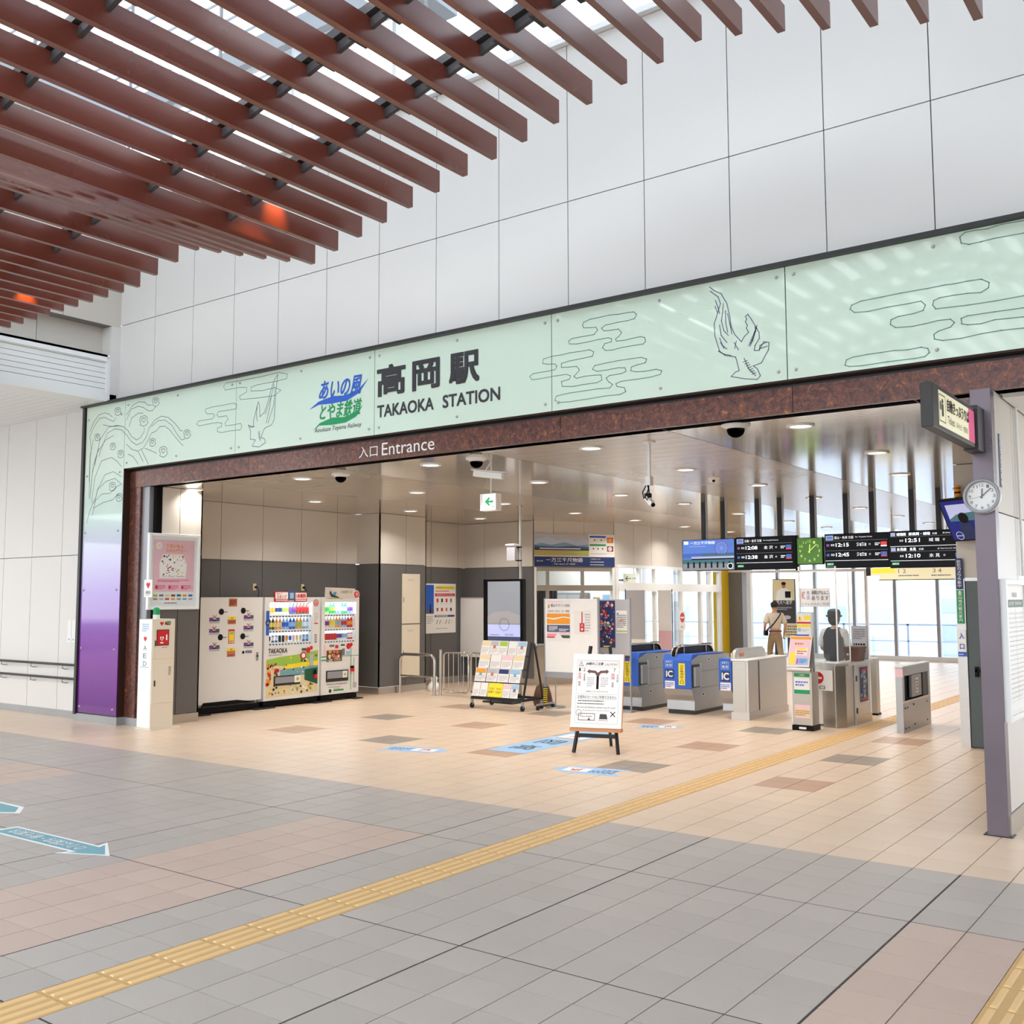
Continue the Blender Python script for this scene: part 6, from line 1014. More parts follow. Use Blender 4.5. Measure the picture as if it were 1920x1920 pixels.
# green emergency exit sign hanging from the ceiling
t = thing('exit_sign', 'small white box sign with a green left arrow hanging from the ceiling', 'sign', (-7.97, 10.3, 2.95))
W3(t).box(-8.12, -7.86, 10.30, 10.42, 2.95, 3.17, 'i_white').build('box', t, bevel=0.004)
q = Print((-8.075, 10.30, 2.95), X, Z, -Y, off=t.location); q.rect(0.005, 0.008, 0.21, 0.212, 'e_white').poly([(0.035, 0.115), (0.105, 0.175), (0.125, 0.16), (0.10, 0.128), (0.175, 0.128), (0.175, 0.10), (0.10, 0.10), (0.125, 0.07), (0.105, 0.055)], 'e_green', 2).rect(0.155, 0.03, 0.162, 0.06, 'e_green', 2).rect(0.18, 0.03, 0.187, 0.06, 'e_green', 2).rect(0.155, 0.042, 0.187, 0.05, 'e_green', 2).build('arrow_print', t)
W3(t).cyl((-7.98, 10.36, 3.17), (-7.98, 10.36, ZC), 0.012, 'white_paint', n=10).build('hanger', t)
def dome(x, y, r, lab):
    t = thing('dome_camera', lab, 'camera', (x, y, ZC), group='dome cameras on the station ceiling')
    W3(t).lathe((x, y, ZC), [(r*1.65, 0), (r*1.65, -0.012), (r*1.1, -0.035), (r*1.0, -0.04)], 'white_paint', 24).build('mount_ring', t)
    W3(t).lathe((x, y, ZC-0.035), [(r, 0), (r*0.97, -r*0.35), (r*0.8, -r*0.7), (r*0.45, -r*0.95), (0.004, -r*1.05)], 'smoked_dome', 24).build('smoked_cover', t)
    W3(t).ball((x-0.01, y-0.02, ZC-0.05), r*0.55, 'black').build('lens', t)
dome(-9.78, 9.42, 0.075, 'black dome camera left of the bullet camera, nearest the left pier')
dome(-7.40, 9.32, 0.078, 'black dome camera beside the bullet camera under the entrance lettering')
dome(-3.98, 9.00, 0.085, 'large black dome camera on the shiny ceiling at right')
t = thing('small_detector', 'tiny white round detector on the satin ceiling right of centre', 'detector', (-6.02, 12.85, ZC))
W3(t).lathe((-6.02, 12.85, ZC), [(0.085, 0), (0.08, -0.02), (0.05, -0.05), (0.03, -0.06)], 'white_paint', 20).build('base', t); W3(t).ball((-6.0, 12.80, ZC-0.045), 0.022, 'black').build('lens', t)
t = thing('bullet_camera', 'white bullet camera on a curved arm beside the black dome camera', 'camera', (-7.45, 9.6, 3.3))
W3(t).bar((-7.64, 9.58, 3.335), (-7.26, 9.66, 3.28), 0.085, 0.075, 'white_paint').build('housing', t, bevel=0.012)
W3(t).bar((-7.66, 9.57, 3.378), (-7.22, 9.67, 3.32), 0.10, 0.01, 'white_paint').build('sun_shield', t)
W3(t).tube([(-7.50, 9.62, 3.35), (-7.50, 9.66, 3.40), (-7.46, 9.68, ZC)], 0.012, 'white_paint').build('arm', t)
t = thing('pole_camera', 'white camera with looped cables hanging on a pole from the ceiling', 'camera', (-5.15, 9.42, ZC))
W3(t).cyl((-5.15, 9.42, 3.09), (-5.15, 9.42, ZC), 0.018, 'white_paint').cyl((-5.15, 9.42, ZC-0.012), (-5.15, 9.42, ZC), 0.07, 'white_paint', n=20).build('pole', t)
W3(t).box(-5.18, -5.12, 9.38, 9.45, 3.0, 3.10, 'white_paint').build('junction_box', t, bevel=0.004)
W3(t).tube([(-5.17, 9.38, 3.0), (-5.20, 9.36, 2.93), (-5.18, 9.35, 2.86), (-5.15, 9.35, 2.90), (-5.13, 9.36, 2.96), (-5.15, 9.38, 3.0)], 0.007, 'black', n=6).tube([(-5.14, 9.38, 3.0), (-5.12, 9.36, 2.90), (-5.15, 9.36, 2.84), (-5.17, 9.36, 2.88)], 0.007, 'black', n=6).build('cable_loop', t)
W3(t).bar((-5.19, 9.42, 2.885), (-5.07, 9.34, 2.79), 0.05, 0.05, 'white_paint').build('body', t, bevel=0.006)
W3(t).box(-5.19, -5.13, 9.38, 9.43, 2.87, 2.92, 'black').cyl((-5.075, 9.343, 2.795), (-5.06, 9.333, 2.783), 0.022, 'black').build('lens', t)

# ================================================================== DEPARTURE BOARDS hanging over the gates (y = 16)
BY = 16.0
def hang(t, xs, ztop):
    for x in xs:
        W3(t).box(x-0.035, x+0.035, BY+0.03, BY+0.10, ztop-0.25, ZC, 'black_metal').box(x+0.036, x+0.062, BY+0.05, BY+0.09, ztop, ZC, 'grey_steel').build('hanger_post', t)
def board(name, lab, x0, x1, z0, z1, posts):
    t = thing(name, lab, 'display', ((x0+x1)/2, BY+0.05, z0), group='displays hanging over the ticket gates')
    W3(t).box(x0, x1, BY, BY+0.10, z0, z1, 'black').build('casing', t, bevel=0.004); hang(t, posts, z1)
    return t, Print((x0, BY, z0), X, Z, -Y, off=t.location)
t, q = board('picture_display', 'screen with a train crossing below a big wheel, leftmost of the hanging displays', -8.12, -7.135, 2.285, 2.825, (-7.73, -7.37))
q.rect(0.012, 0.012, 0.97, 0.53, 'e_sky').rect(0.012, 0.22, 0.97, 0.30, 'e_blue', 2).rect(0.012, 0.10, 0.97, 0.20, 'e_teal', 2).rect(0.012, 0.012, 0.97, 0.12, 'e_grey', 3).rect(0.18, 0.21, 0.97, 0.245, 'e_lilac', 4).rect(0.18, 0.19, 0.97, 0.21, 'e_black', 4)
q.ring(0.74, 0.38, 0.125, 0.010, 'e_purple', 3, 28).ring(0.74, 0.38, 0.095, 0.004, 'e_lilac', 3)
for k in range(12): q.line([(0.74, 0.38), (0.74+0.12*math.cos(k*PI/6), 0.38+0.12*math.sin(k*PI/6))], 0.003, 'e_lilac', 3)
for k in range(10): q.disc(0.42+0.058*k, 0.265, 0.03, 'e_teal', 3.5)
for k in range(8): q.rect(0.10+0.11*k, 0.05, 0.13+0.11*k, 0.15, 'e_black', 5)
q.rect(0.04, 0.46, 0.12, 0.51, 'e_letter', 4).text('一万三千尺物語', 0.16, 0.455, 0.62, 0.505, 'e_letter', 4).scribble(0.14, 0.41, 0.58, 0.43, 1, 'e_lilac', 4).ring(0.90, 0.075, 0.05, 0.009, 'e_letter', 6).disc(0.90, 0.075, 0.04, 'e_black', 6).build('screen', t)
def departures(q, head, en, r1, r2, badge=True):
    q.rect(0.012, 0.012, 0.985, 0.53, 'e_black').rect(0.02, 0.445, 0.14, 0.52, 'e_lilac', 2).rect(0.035, 0.46, 0.125, 0.505, 'e_sky', 3).text(head, 0.16, 0.46, 0.46, 0.505, 'e_letter', 3).text(en, 0.49, 0.47, 0.75, 0.495, 'e_letter', 3)
    for i, (tm, dest, c1, c2) in enumerate((r1, r2)):
        b = 0.335-0.155*i
        q.rect(0.012, b+0.095, 0.985, b+0.099, 'e_grey', 2).rect(0.03, b+0.01, 0.075, b+0.05, c1, 3).text('普通', 0.10, b+0.015, 0.155, b+0.05, 'e_letter', 3).text(tm, 0.18, b+0.005, 0.385, b+0.06, 'e_letter', 3, bold=0.02)
        q.text(dest, 0.50, b+0.005, 0.655, b+0.06, 'e_letter', 3).text('行', 0.695, b+0.015, 0.725, b+0.045, 'e_letter', 3).scribble(0.79, b+0.005, 0.87, b+0.055, 2, 'e_letter', 3).rect(0.88, b-0.01, 0.97, b+0.065, c2, 3).rect(0.88, b-0.01, 0.97, b+0.008, 'e_red' if c2 != 'e_red' else 'e_letter', 4)
    q.rect(0.012, 0.115, 0.985, 0.121, 'e_letter', 3).rect(0.03, 0.045, 0.14, 0.085, 'e_green', 3).text('お知らせ', 0.04, 0.052, 0.13, 0.078, 'e_letter', 4)
t, q = board('departure_board', 'black departure board listing 12:08 and 12:38 to Kanazawa, left of the green clock', -7.12, -6.11, 2.285, 2.835, (-6.75, -6.36)); departures(q, '石動・金沢 方面', 'for Isurugi Kanazawa', ('12:08', '金 沢', 'e_purple', 'e_blue'), ('12:38', '金 沢', 'e_blue', 'e_blue')); q.build('screen', t)
t, q = board('departure_board', 'black departure board listing 12:15 and 12:45 to Tomari, right of the green clock', -5.60, -4.60, 2.285, 2.83, (-5.27, -4.86)); departures(q, '富山・魚津 方面', 'for Toyama Uozu', ('12:15', '泊', 'e_purple', 'e_red'), ('12:45', '泊', 'e_blue', 'e_blue')); q.build('screen', t)
t, q = board('departure_board', 'black departure board listing 12:51 and 12:10, rightmost of the row', -4.59, -3.55, 2.27, 2.835, (-4.26, -3.87))
q.rect(0.012, 0.012, 1.03, 0.55, 'e_black').rect(0.02, 0.485, 0.09, 0.54, 'e_lilac', 2).text('城端線', 0.11, 0.49, 0.25, 0.535, 'e_letter', 3, bold=0.02).text('新高岡・城端', 0.29, 0.49, 0.60, 0.535, 'e_letter', 3, bold=0.02).text('方面', 0.63, 0.495, 0.70, 0.525, 'e_letter', 3).text('JR Johana Line', 0.78, 0.50, 0.98, 0.525, 'e_letter', 3)
q.rect(0.012, 0.475, 1.03, 0.479, 'e_grey', 2).text('普通', 0.15, 0.40, 0.205, 0.43, 'e_letter', 3).text('12:51', 0.24, 0.39, 0.45, 0.445, 'e_letter', 3, bold=0.02).text('城 端', 0.58, 0.39, 0.73, 0.445, 'e_letter', 3).text('行', 0.78, 0.40, 0.81, 0.43, 'e_letter', 3)
q.rect(0.012, 0.325, 1.03, 0.331, 'e_letter', 3).rect(0.02, 0.255, 0.09, 0.31, 'e_lilac', 2).text('氷見線', 0.11, 0.26, 0.25, 0.305, 'e_letter', 3, bold=0.02).text('氷見', 0.30, 0.26, 0.39, 0.305, 'e_letter', 3, bold=0.02).text('方面', 0.43, 0.265, 0.50, 0.295, 'e_letter', 3).text('JR Himi Line for Himi', 0.70, 0.27, 0.98, 0.29, 'e_letter', 3)
q.rect(0.012, 0.245, 1.03, 0.249, 'e_grey', 2).text('普通', 0.15, 0.165, 0.205, 0.195, 'e_letter', 3).text('12:10', 0.24, 0.155, 0.45, 0.21, 'e_letter', 3, bold=0.02).text('氷 見', 0.58, 0.155, 0.73, 0.21, 'e_letter', 3).text('行', 0.78, 0.165, 0.81, 0.195, 'e_letter', 3).rect(0.95, 0.15, 1.02, 0.21, 'e_blue', 3)
q.rect(0.012, 0.105, 1.03, 0.111, 'e_letter', 3).rect(0.03, 0.045, 0.14, 0.085, 'e_green', 3).text('お知らせ', 0.04, 0.052, 0.13, 0.078, 'e_letter', 4).build('screen', t)
def clock(t, c, n, u, r, face, hands, num, off, hr=12.14, numerals=True, seconds=None, square=False):
    q = Print(c, u, Z, n, off=off, lift=0.0012)
    for k in range(1, 13):
        a = PI/2-k*PI/6; x, y = r*0.80*math.cos(a), r*0.80*math.sin(a); s = r*(0.085 if k < 10 else 0.13)
        q.text(str(k), x-s, y-r*0.105, x+s, y+r*0.105, num, 2)
    m = (hr % 1)*60; ah = PI/2-(hr % 12)*PI/6; am = PI/2-m*PI/30
    for a, L, w in ((ah, 0.5, 0.045), (am, 0.78, 0.035)): q.line([(-0.12*r*math.cos(a), -0.12*r*math.sin(a)), (L*r*math.cos(a), L*r*math.sin(a))], r*w*2, hands, 4)
    q.disc(0, 0, r*0.05, hands, 5)
    if seconds is not None: a = PI/2-seconds*PI/30; q.line([(-0.2*r*math.cos(a), -0.2*r*math.sin(a)), (0.85*r*math.cos(a), 0.85*r*math.sin(a))], r*0.02, hands, 6)
    return q
t = thing('station_clock', 'square lit green clock showing eight past twelve between the departure boards', 'clock', (-5.84, BY, 2.34))
W3(t).box(-6.06, -5.62, BY-0.02, BY+0.08, 2.35, 2.79, 'black').box(-6.10, -6.055, BY, BY+0.1, 2.26, 2.84, 'black').build('casing', t, bevel=0.02)
W3(t).box(-6.045, -5.635, BY-0.026, BY-0.018, 2.362, 2.778, 'e_lime').build('face', t, bevel=0.01); hang(t, (-5.81,), 2.79)
clock(t, (-5.84, BY-0.026, 2.57), -Y, X, 0.195, None, 'e_numeral', 'e_numeral', t.location, hr=12.133).build('hands', t)
# platform direction sign further in
t = thing('platform_sign', 'long cream lit platform sign numbered 1 2 and 3 4 hanging beyond the boards', 'sign', (-5.3, 20.0, 2.17))
W3(t).box(-5.95, -4.40, 20.0, 20.12, 2.165, 2.395, 'e_cream').box(-6.12, -5.93, 20.0, 20.12, 2.24, 2.395, 'e_cream').box(-6.20, -6.11, 20.0, 20.14, 2.24, 2.40, 'dark_frame').box(-5.97, -4.38, 20.02, 20.12, 2.15, 2.165, 'dark_frame').build('box', t)
for x in (-5.7, -4.7): W3(t).cyl((x, 20.06, 2.39), (x, 20.06, ZC), 0.015, 'white_paint').build('hanger', t)
q = Print((-6.11, 20.0, 2.165), X, Z, -Y, off=t.location); q.rect(0.02, 0.12, 0.46, 0.225, 'e_yellow').text('1 2', 0.52, 0.12, 0.66, 0.195, 'i_grey_ink').text('3 4', 1.15, 0.12, 1.30, 0.195, 'i_grey_ink').scribble(0.52, 0.05, 1.05, 0.09, 1, 'i_grey_ink', seed=1).scribble(1.12, 0.05, 1.62, 0.09, 1, 'i_grey_ink', seed=2).build('print', t)
t = thing('arrow_sign', 'small pale sign with a black left arrow beyond the sliding doors', 'sign', (-11.88, 20.9, 2.2))
W3(t).box(-12.16, -11.72, 20.9, 20.98, 2.16, 2.40, 'e_cream').box(-12.42, -12.16, 20.92, 20.96, 2.22, 2.27, 'dark_frame').build('box', t); q = Print((-12.16, 20.9, 2.16), X, Z, -Y, off=t.location); q.line([(0.07, 0.12), (0.20, 0.12)], 0.02, 'i_ink').line([(0.12, 0.17), (0.07, 0.12), (0.12, 0.07)], 0.02, 'i_ink').scribble(0.25, 0.10, 0.42, 0.14, 1, 'i_grey_ink').build('print', t)
W3(t).cyl((-11.9, 20.94, 2.4), (-11.9, 20.94, ZC), 0.012, 'white_paint').build('hanger', t)

# ================================================================== TICKET GATES
def gate(x0, x1, lab, mirrored=False):
    t = thing('ticket_gate', lab, 'ticket gate', ((x0+x1)/2, 15.2, 0), group='automatic ticket gates')
    ya, yb = 14.50, 15.92; xm = x0+0.22
    # front faces: blue reader nose over a curved steel foot
    prof_ = [(ya, 0.0), (yb, 0.0), (yb, 0.86), (yb-0.10, 0.92), (ya+0.02, 0.92), (ya-0.02, 0.84), (ya-0.02, 0.36), (ya+0.08, 0.22), (ya+0.09, 0.10), (ya, 0.08)]
    W3(t).prism([(a-ya, b) for a, b in [(ya+0.10, 0.06), (yb, 0.06), (yb, 0.90), (ya+0.08, 0.92), (ya, 0.82), (ya, 0.42), (ya+0.05, 0.30), (ya+0.11, 0.22)]], (x0, ya, 0), Y, Z, X, 0, x1-x0, 'galv').build('body', t, bevel=0.012)
    W3(t).box(x0+0.01, x1-0.01, ya+0.13, yb-0.02, 0, 0.07, 'dark_frame').build('plinth', t)
    b = W3(t); 
    b.hexa([(x0-0.004, ya-0.012, 0.40), (x1+0.004, ya-0.012, 0.40), (x1+0.004, ya+0.012, 0.40), (x0-0.004, ya+0.012, 0.40), (x0-0.004, ya-0.012, 0.84), (x1+0.004, ya-0.012, 0.84), (x1+0.004, ya+0.012, 0.86), (x0-0.004, ya+0.012, 0.86)], 'i_cobalt')
    b.hexa([(x0-0.004, ya-0.012, 0.84), (x1+0.004, ya-0.012, 0.84), (x1+0.004, ya+0.30, 0.925), (x0-0.004, ya+0.30, 0.925), (x0-0.004, ya+0.05, 0.94), (x1+0.004, ya+0.05, 0.94), (x1+0.004, ya+0.30, 0.94), (x0-0.004, ya+0.30, 0.94)], 'i_cobalt')
    b.box(x0+0.02, x1-0.02, ya+0.30, yb-0.12, 0.915, 0.93, 'i_cobalt'); b.build('blue_cover', t, bevel=0.006)
    # arched hood down the middle
    xa, xb = x0+0.13, x0+0.21
    arch = [(0.02, 0.90), (0.04, 0.98), (0.10, 1.035), (0.20, 1.05), (1.18, 1.05), (1.30, 1.02), (1.36, 0.96), (1.38, 0.90)]
    W3(t).prism([(a, b_) for a, b_ in arch], (xa+0.012, ya, 0), Y, Z, X, 0, xb-xa-0.024, 'black').build('hood_glass', t)
    W3(t).tube([(xb, ya+a, b_) for a, b_ in arch], 0.014, 'chrome', n=8).tube([(xa, ya+a, b_) for a, b_ in arch], 0.014, 'chrome', n=8).build('hood_trim', t)
    for d in (0.30, 1.10): W3(t).cyl((xb, ya+d, 0.9), (xb, ya+d, 1.05), 0.008, 'chrome').box(xa-0.005, xb+0.005, ya+d+0.02, ya+d+0.2, 1.052, 1.07, 'dark_frame').build('hood_rib', t)
    q = Print((x0, ya-0.012, 0), X, Z, -Y, off=t.location)
    if not mirrored:
        q.rect(xm-x0+0.05, 0.46, xm-x0+0.16, 0.80, 'i_yellow').text('切符専用投入口', xm-x0+0.075, 0.48, xm-x0+0.135, 0.78, 'i_ink', 2, vert=True)
    q.rect(0.03, 0.56, 0.19, 0.70, 'i_navy').text('IC', 0.055, 0.585, 0.165, 0.675, 'i_white', 2, bold=0.03).rect(0.03, 0.40, 0.20, 0.52, 'i_paper', 1).scribble(0.04, 0.42, 0.18, 0.50, 3, 'i_cobalt', 2)
    q.text('IC', 0.06, 0.80, 0.15, 0.83, 'i_white').text('専用', 0.05, 0.745, 0.15, 0.785, 'i_white').frame(0.035, 0.73, 0.165, 0.835, 0.006, 'i_skyblue', 1.5); q.build('front_print', t)
    # side detail towards +x
    xs_ = x1
    s = W3(t)
    if not mirrored:
        s.box(xs_, xs_+0.015, ya+0.03, ya+0.30, 0.42, 0.78, 'dark_frame').box(xs_+0.012, xs_+0.05, ya+0.05, ya+0.24, 0.44, 0.74, 'grey_steel').box(xs_, xs_+0.02, ya+0.28, ya+0.32, 0.42, 0.80, 'steel_light').build('flap_housing', t, bevel=0.006)
        for zz in (0.40, 0.66): W3(t).box(xs_, xs_+0.003, ya+0.32, yb, zz, zz+0.004, 'joint_dark').build('seam', t)
        for yy, zz in ((ya+0.62, 0.84), (ya+0.40, 0.30)): W3(t).box(xs_, xs_+0.005, yy-0.05, yy+0.05, zz-0.025, zz+0.025, 'steel_light').box(xs_+0.004, xs_+0.008, yy-0.02, yy+0.02, zz-0.012, zz+0.012, 'black').build('key_plate', t)
    return t
gate(-8.70, -8.18, 'blue nosed ticket gate half hidden behind the easel board, leftmost gate')
gate(-7.72, -7.24, 'blue nosed ticket gate with black hood, the middle one of three')
# third gate: IC nose at left, plain steel cabinet at right
t = thing('ticket_gate', 'ticket gate with plain steel side and steel arch, rightmost of three', 'ticket gate', (-6.5, 15.2, 0), group='automatic ticket gates')
W3(t).prism([(0.10, 0.10), (1.50, 0.10), (1.50, 0.88), (0.08, 0.90), (0, 0.82), (0, 0.42), (0.05, 0.30), (0.11, 0.22)], (-6.74, 14.45, 0), Y, Z, X, 0, 0.20, 'galv').build('reader_body', t, bevel=0.01)
W3(t).box(-6.745, -6.535, 14.435, 14.46, 0.42, 0.86, 'i_cobalt').box(-6.745, -6.535, 14.44, 14.70, 0.86, 0.90, 'i_cobalt').build('blue_cover', t, bevel=0.005)
q = Print((-6.74, 14.435, 0), X, Z, -Y, off=t.location); q.rect(0.03, 0.56, 0.18, 0.71, 'i_navy').text('IC', 0.05, 0.585, 0.16, 0.685, 'i_white', 2, bold=0.03).rect(0.02, 0.42, 0.19, 0.54, 'i_paper').scribble(0.03, 0.44, 0.17, 0.52, 3, 'i_cobalt', 2).text('IC', 0.06, 0.82, 0.15, 0.85, 'i_white').text('専用', 0.05, 0.755, 0.15, 0.80, 'i_white').frame(0.035, 0.74, 0.165, 0.855, 0.006, 'i_skyblue', 1.5).build('front_print', t)
W3(t).prism([(0.0, 0.88), (0.0, 0.95), (0.05, 1.02), (0.14, 1.05), (1.05, 1.05), (1.16, 1.0), (1.20, 0.88)], (-6.54, 14.46, 0), Y, Z, X, 0, 0.05, 'steel_light').build('arch_panel', t, bevel=0.01)
W3(t).box(-6.545, -6.535, 14.44, 14.475, 0.86, 0.99, 'i_sand').build('arch_edge', t)
W3(t).box(-6.52, -6.26, 14.42, 15.95, 0.10, 0.88, 'steel_light').build('cabinet', t, bevel=0.012)
W3(t).box(-6.54, -6.25, 14.41, 15.96, 0, 0.11, 'steel_light').build('plinth', t)
W3(t).box(-6.53, -6.245, 14.40, 15.97, 0.875, 0.895, 'i_white').build('top', t, bevel=0.004)
W3(t).box(-6.262, -6.256, 14.80, 14.83, 0.12, 0.86, 'dark_frame').box(-6.50, -6.30, 14.414, 14.42, 0.12, 0.86, 'steel').build('seam', t)
W3(t).box(-6.488, -6.478, 14.66, 14.78, 0.92, 0.98, 'i_terracotta').build('warning_sticker', t)

# ------------------------------------------------------------------ leaflet pedestal before the staffed counter
t = thing('leaflet_pedestal', 'slim stainless leaflet pedestal with pastel poster, left before the staffed counter', 'stand', (-5.19, 13.86, 0))
W3(t).box(-5.33, -5.05, 13.76, 14.02, 0.07, 0.80, 'steel').build('post', t, bevel=0.006)
W3(t).box(-5.34, -5.04, 13.75, 14.03, 0.0, 0.07, 'black').box(-5.24, -5.14, 13.745, 13.75, 0.02, 0.05, 'i_white').build('foot', t)
W3(t).box(-5.37, -5.04, 13.70, 13.80, 0.80, 0.86, 'steel_light').cyl((-5.37, 13.70, 0.83), (-5.04, 13.70, 0.83), 0.03, 'steel_light').build('lip', t)
W3(t).box(-5.26, -5.04, 13.84, 13.87, 0.80, 1.62, 'galv').build('back_plate', t)
up2 = Vector((0.06, 0.22, 0.97)).normalized(); n2 = Vector((0, -0.975, 0.22)).normalized(); o2 = Vector((-5.37, 13.70, 0.87))
W3(t).obox(o2, X, up2, n2, (0, 0.31), (0, 0.43), (0, 0.012), 'i_paper').build('poster_holder', t)
q = Print(o2+n2*0.012, X, up2, n2, off=t.location); q.rect(0.01, 0.38, 0.30, 0.42, 'i_orange').rect(0.01, 0.02, 0.30, 0.37, 'i_pink').rect(0.03, 0.03, 0.10, 0.20, 'i_yellow', 2).rect(0.12, 0.03, 0.29, 0.13, 'i_skyblue', 2).rect(0.10, 0.16, 0.27, 0.27, 'i_paper', 2).rect(0.11, 0.24, 0.25, 0.265, 'i_yellow', 3).scribble(0.12, 0.17, 0.26, 0.23, 2, 'i_red', 3).rect(0.13, 0.04, 0.15, 0.11, 'i_magenta', 3).scribble(0.17, 0.05, 0.27, 0.11, 3, 'i_cobalt', 3).scribble(0.08, 0.30, 0.26, 0.34, 1, 'i_terracotta', 3).build('poster_print', t)
q = Print((-5.26, 13.84, 0), X, Z, -Y, off=t.location)
q.rect(-0.01, 1.27, 0.19, 1.60, 'i_paper').poly([(0.0, 1.50), (0.07, 1.50), (0.035, 1.58)], 'i_yellow', 2).text('!', 0.03, 1.51, 0.04, 1.55, 'i_ink', 3).rect(0.09, 1.51, 0.18, 1.57, 'i_yellow', 2).rect(-0.01, 1.46, 0.19, 1.485, 'i_red', 2).rect(-0.01, 1.41, 0.19, 1.45, 'i_yellow', 2).rect(0.0, 1.35, 0.05, 1.40, 'i_skyblue', 2).scribble(0.06, 1.35, 0.17, 1.39, 2, 'i_pale_ink', 2).rect(-0.03, 1.25, 0.16, 1.31, 'i_cobalt', 4).scribble(0.0, 1.265, 0.12, 1.295, 1, 'i_cyan', 5).build('warning_print', t)
q = Print((-5.33, 13.76, 0), X, Z, -Y, off=t.location)
q.rect(0.03, 0.50, 0.25, 0.78, 'i_paper').rect(0.03, 0.73, 0.25, 0.78, 'i_green', 2).rect(0.03, 0.50, 0.25, 0.555, 'i_green', 2).scribble(0.05, 0.60, 0.23, 0.68, 2, 'i_cobalt', 2).text('ご案内', 0.10, 0.74, 0.18, 0.77, 'i_white', 3).rect(0.03, 0.17, 0.25, 0.35, 'i_pink').rect(0.03, 0.19, 0.25, 0.30, 'i_sand', 2).scribble(0.04, 0.2, 0.24, 0.28, 3, 'i_terracotta', 3).build('print', t)

# ------------------------------------------------------------------ staffed counter with acrylic screens
t = thing('staffed_counter', 'stainless staffed counter with no-entry sign beside the ticket gates', 'counter', (-5.1, 14.8, 0))
W3(t).box(-5.62, -5.14, 14.46, 14.80, 0.02, 0.86, 'i_white').build('white_cabinet', t, bevel=0.004)
W3(t).prism([(-5.14, 14.42), (-5.10, 14.30), (-4.90, 14.27), (-4.80, 14.42), (-4.80, 14.74), (-5.14, 14.74)], (0, 0, 0), X, Y, Z, 0.0, 0.86, 'steel').build('steel_cabinet', t, bevel=0.006)
p = W3(t).box(-5.06, -4.78, 14.76, 15.46, 0.0, 0.86, 'steel_light').build('side_cabinet', t, bevel=0.006)
for yy in (14.80,): W3(t).box(-4.78, -4.77, yy, yy+0.03, 0.62, 0.70, 'dark_frame').box(-4.78, -4.77, yy, yy+0.03, 0.16, 0.24, 'dark_frame').build('hinge', p)
W3(t).box(-5.07, -4.77, 14.75, 15.47, 0.0, 0.12, 'steel').build('kick_plate', p)
q = Print((-4.78, 14.76, 0), Y, Z, X, off=t.location); q.rect(0.16, 0.28, 0.60, 0.84, 'i_paper').rect(0.19, 0.31, 0.57, 0.81, 'i_navy', 2)
for k in range(26): q.disc(rr.uniform(0.22, 0.54), rr.uniform(0.34, 0.78), rr.uniform(0.012, 0.04), rr.choice(['i_cobalt', 'i_teal', 'i_slate', 'i_skyblue', 'i_purple']), 3+k*0.05, n=8)
q.text('特殊詐欺注意', 0.33, 0.36, 0.44, 0.76, 'i_white', 6, vert=True).rect(0.24, 0.33, 0.52, 0.36, 'i_red', 6).rect(0.24, 0.75, 0.50, 0.78, 'i_red', 6).build('poster_print', p)
W3(t).prism([(-5.64, 14.40), (-5.12, 14.40), (-5.08, 14.26), (-4.88, 14.24), (-4.75, 14.40), (-4.75, 15.50), (-5.06, 15.50), (-5.06, 14.80), (-5.64, 14.80)], (0, 0, 0), X, Y, Z, 0.86, 0.895, 'steel_light').build('counter_top', t, bevel=0.004)
s = W3(t).box(-5.48, -4.93, 14.245, 14.26, 0.515, 0.80, 'i_white').build('no_entry_plate', t)
q = Print((-5.48, 14.245, 0.515), X, Z, -Y, off=t.location); q.disc(0.34, 0.175, 0.085, 'i_red').rect(0.28, 0.16, 0.40, 0.19, 'i_white', 2).text('出口', 0.26, 0.02, 0.44, 0.07, 'i_ink', bold=0.008).build('no_entry_print', s)
t = thing('acrylic_screen', 'clear acrylic screens with white edges standing on the staffed counter', 'screen', (-5.1, 14.6, 0.9))
W3(t).box(-5.44, -4.905, 14.405, 14.411, 0.90, 2.27, 'acrylic').box(-4.898, -4.892, 14.41, 14.92, 0.90, 2.20, 'acrylic').build('pane', t)
W3(t).box(-5.45, -5.43, 14.40, 14.42, 0.90, 2.27, 'i_white').box(-4.91, -4.892, 14.398, 14.416, 0.90, 2.27, 'i_white').box(-5.45, -4.89, 14.40, 14.416, 0.895, 0.912, 'i_white').box(-4.90, -4.885, 14.41, 14.93, 0.895, 0.912, 'i_white').box(-4.90, -4.885, 14.915, 14.93, 0.90, 2.20, 'i_white').box(-5.45, -4.89, 14.40, 14.416, 2.19, 2.205, 'i_white').build('edge_strip', t)
t = thing('handwritten_notice', 'handwritten white notice taped to the acrylic screen above the counter', 'notice', (-5.2, 14.40, 1.67))
W3(t).box(-5.42, -4.985, 14.392, 14.400, 1.69, 1.955, 'i_paper').build('sheet', t)
q = Print((-5.42, 14.392, 1.69), X, Z, -Y, off=t.location); q.frame(0.0, 0.0, 0.435, 0.265, 0.006, 'i_pale_ink').text('構内に', 0.17, 0.175, 0.42, 0.235, 'i_grey_ink', 2, bold=0.01).text('あります', 0.17, 0.095, 0.42, 0.155, 'i_grey_ink', 2, bold=0.01).text('トイレのみのご利用', 0.03, 0.02, 0.42, 0.06, 'i_grey_ink', 2).text('WC', 0.02, 0.11, 0.07, 0.22, 'i_red', 2).text('売店', 0.10, 0.10, 0.14, 0.23, 'i_cobalt', 2, vert=True).build('lettering', t)
t = thing('paper_tray', 'small clear tray of papers on the counter before the attendant', 'tray', (-5.22, 14.6, 0.895))
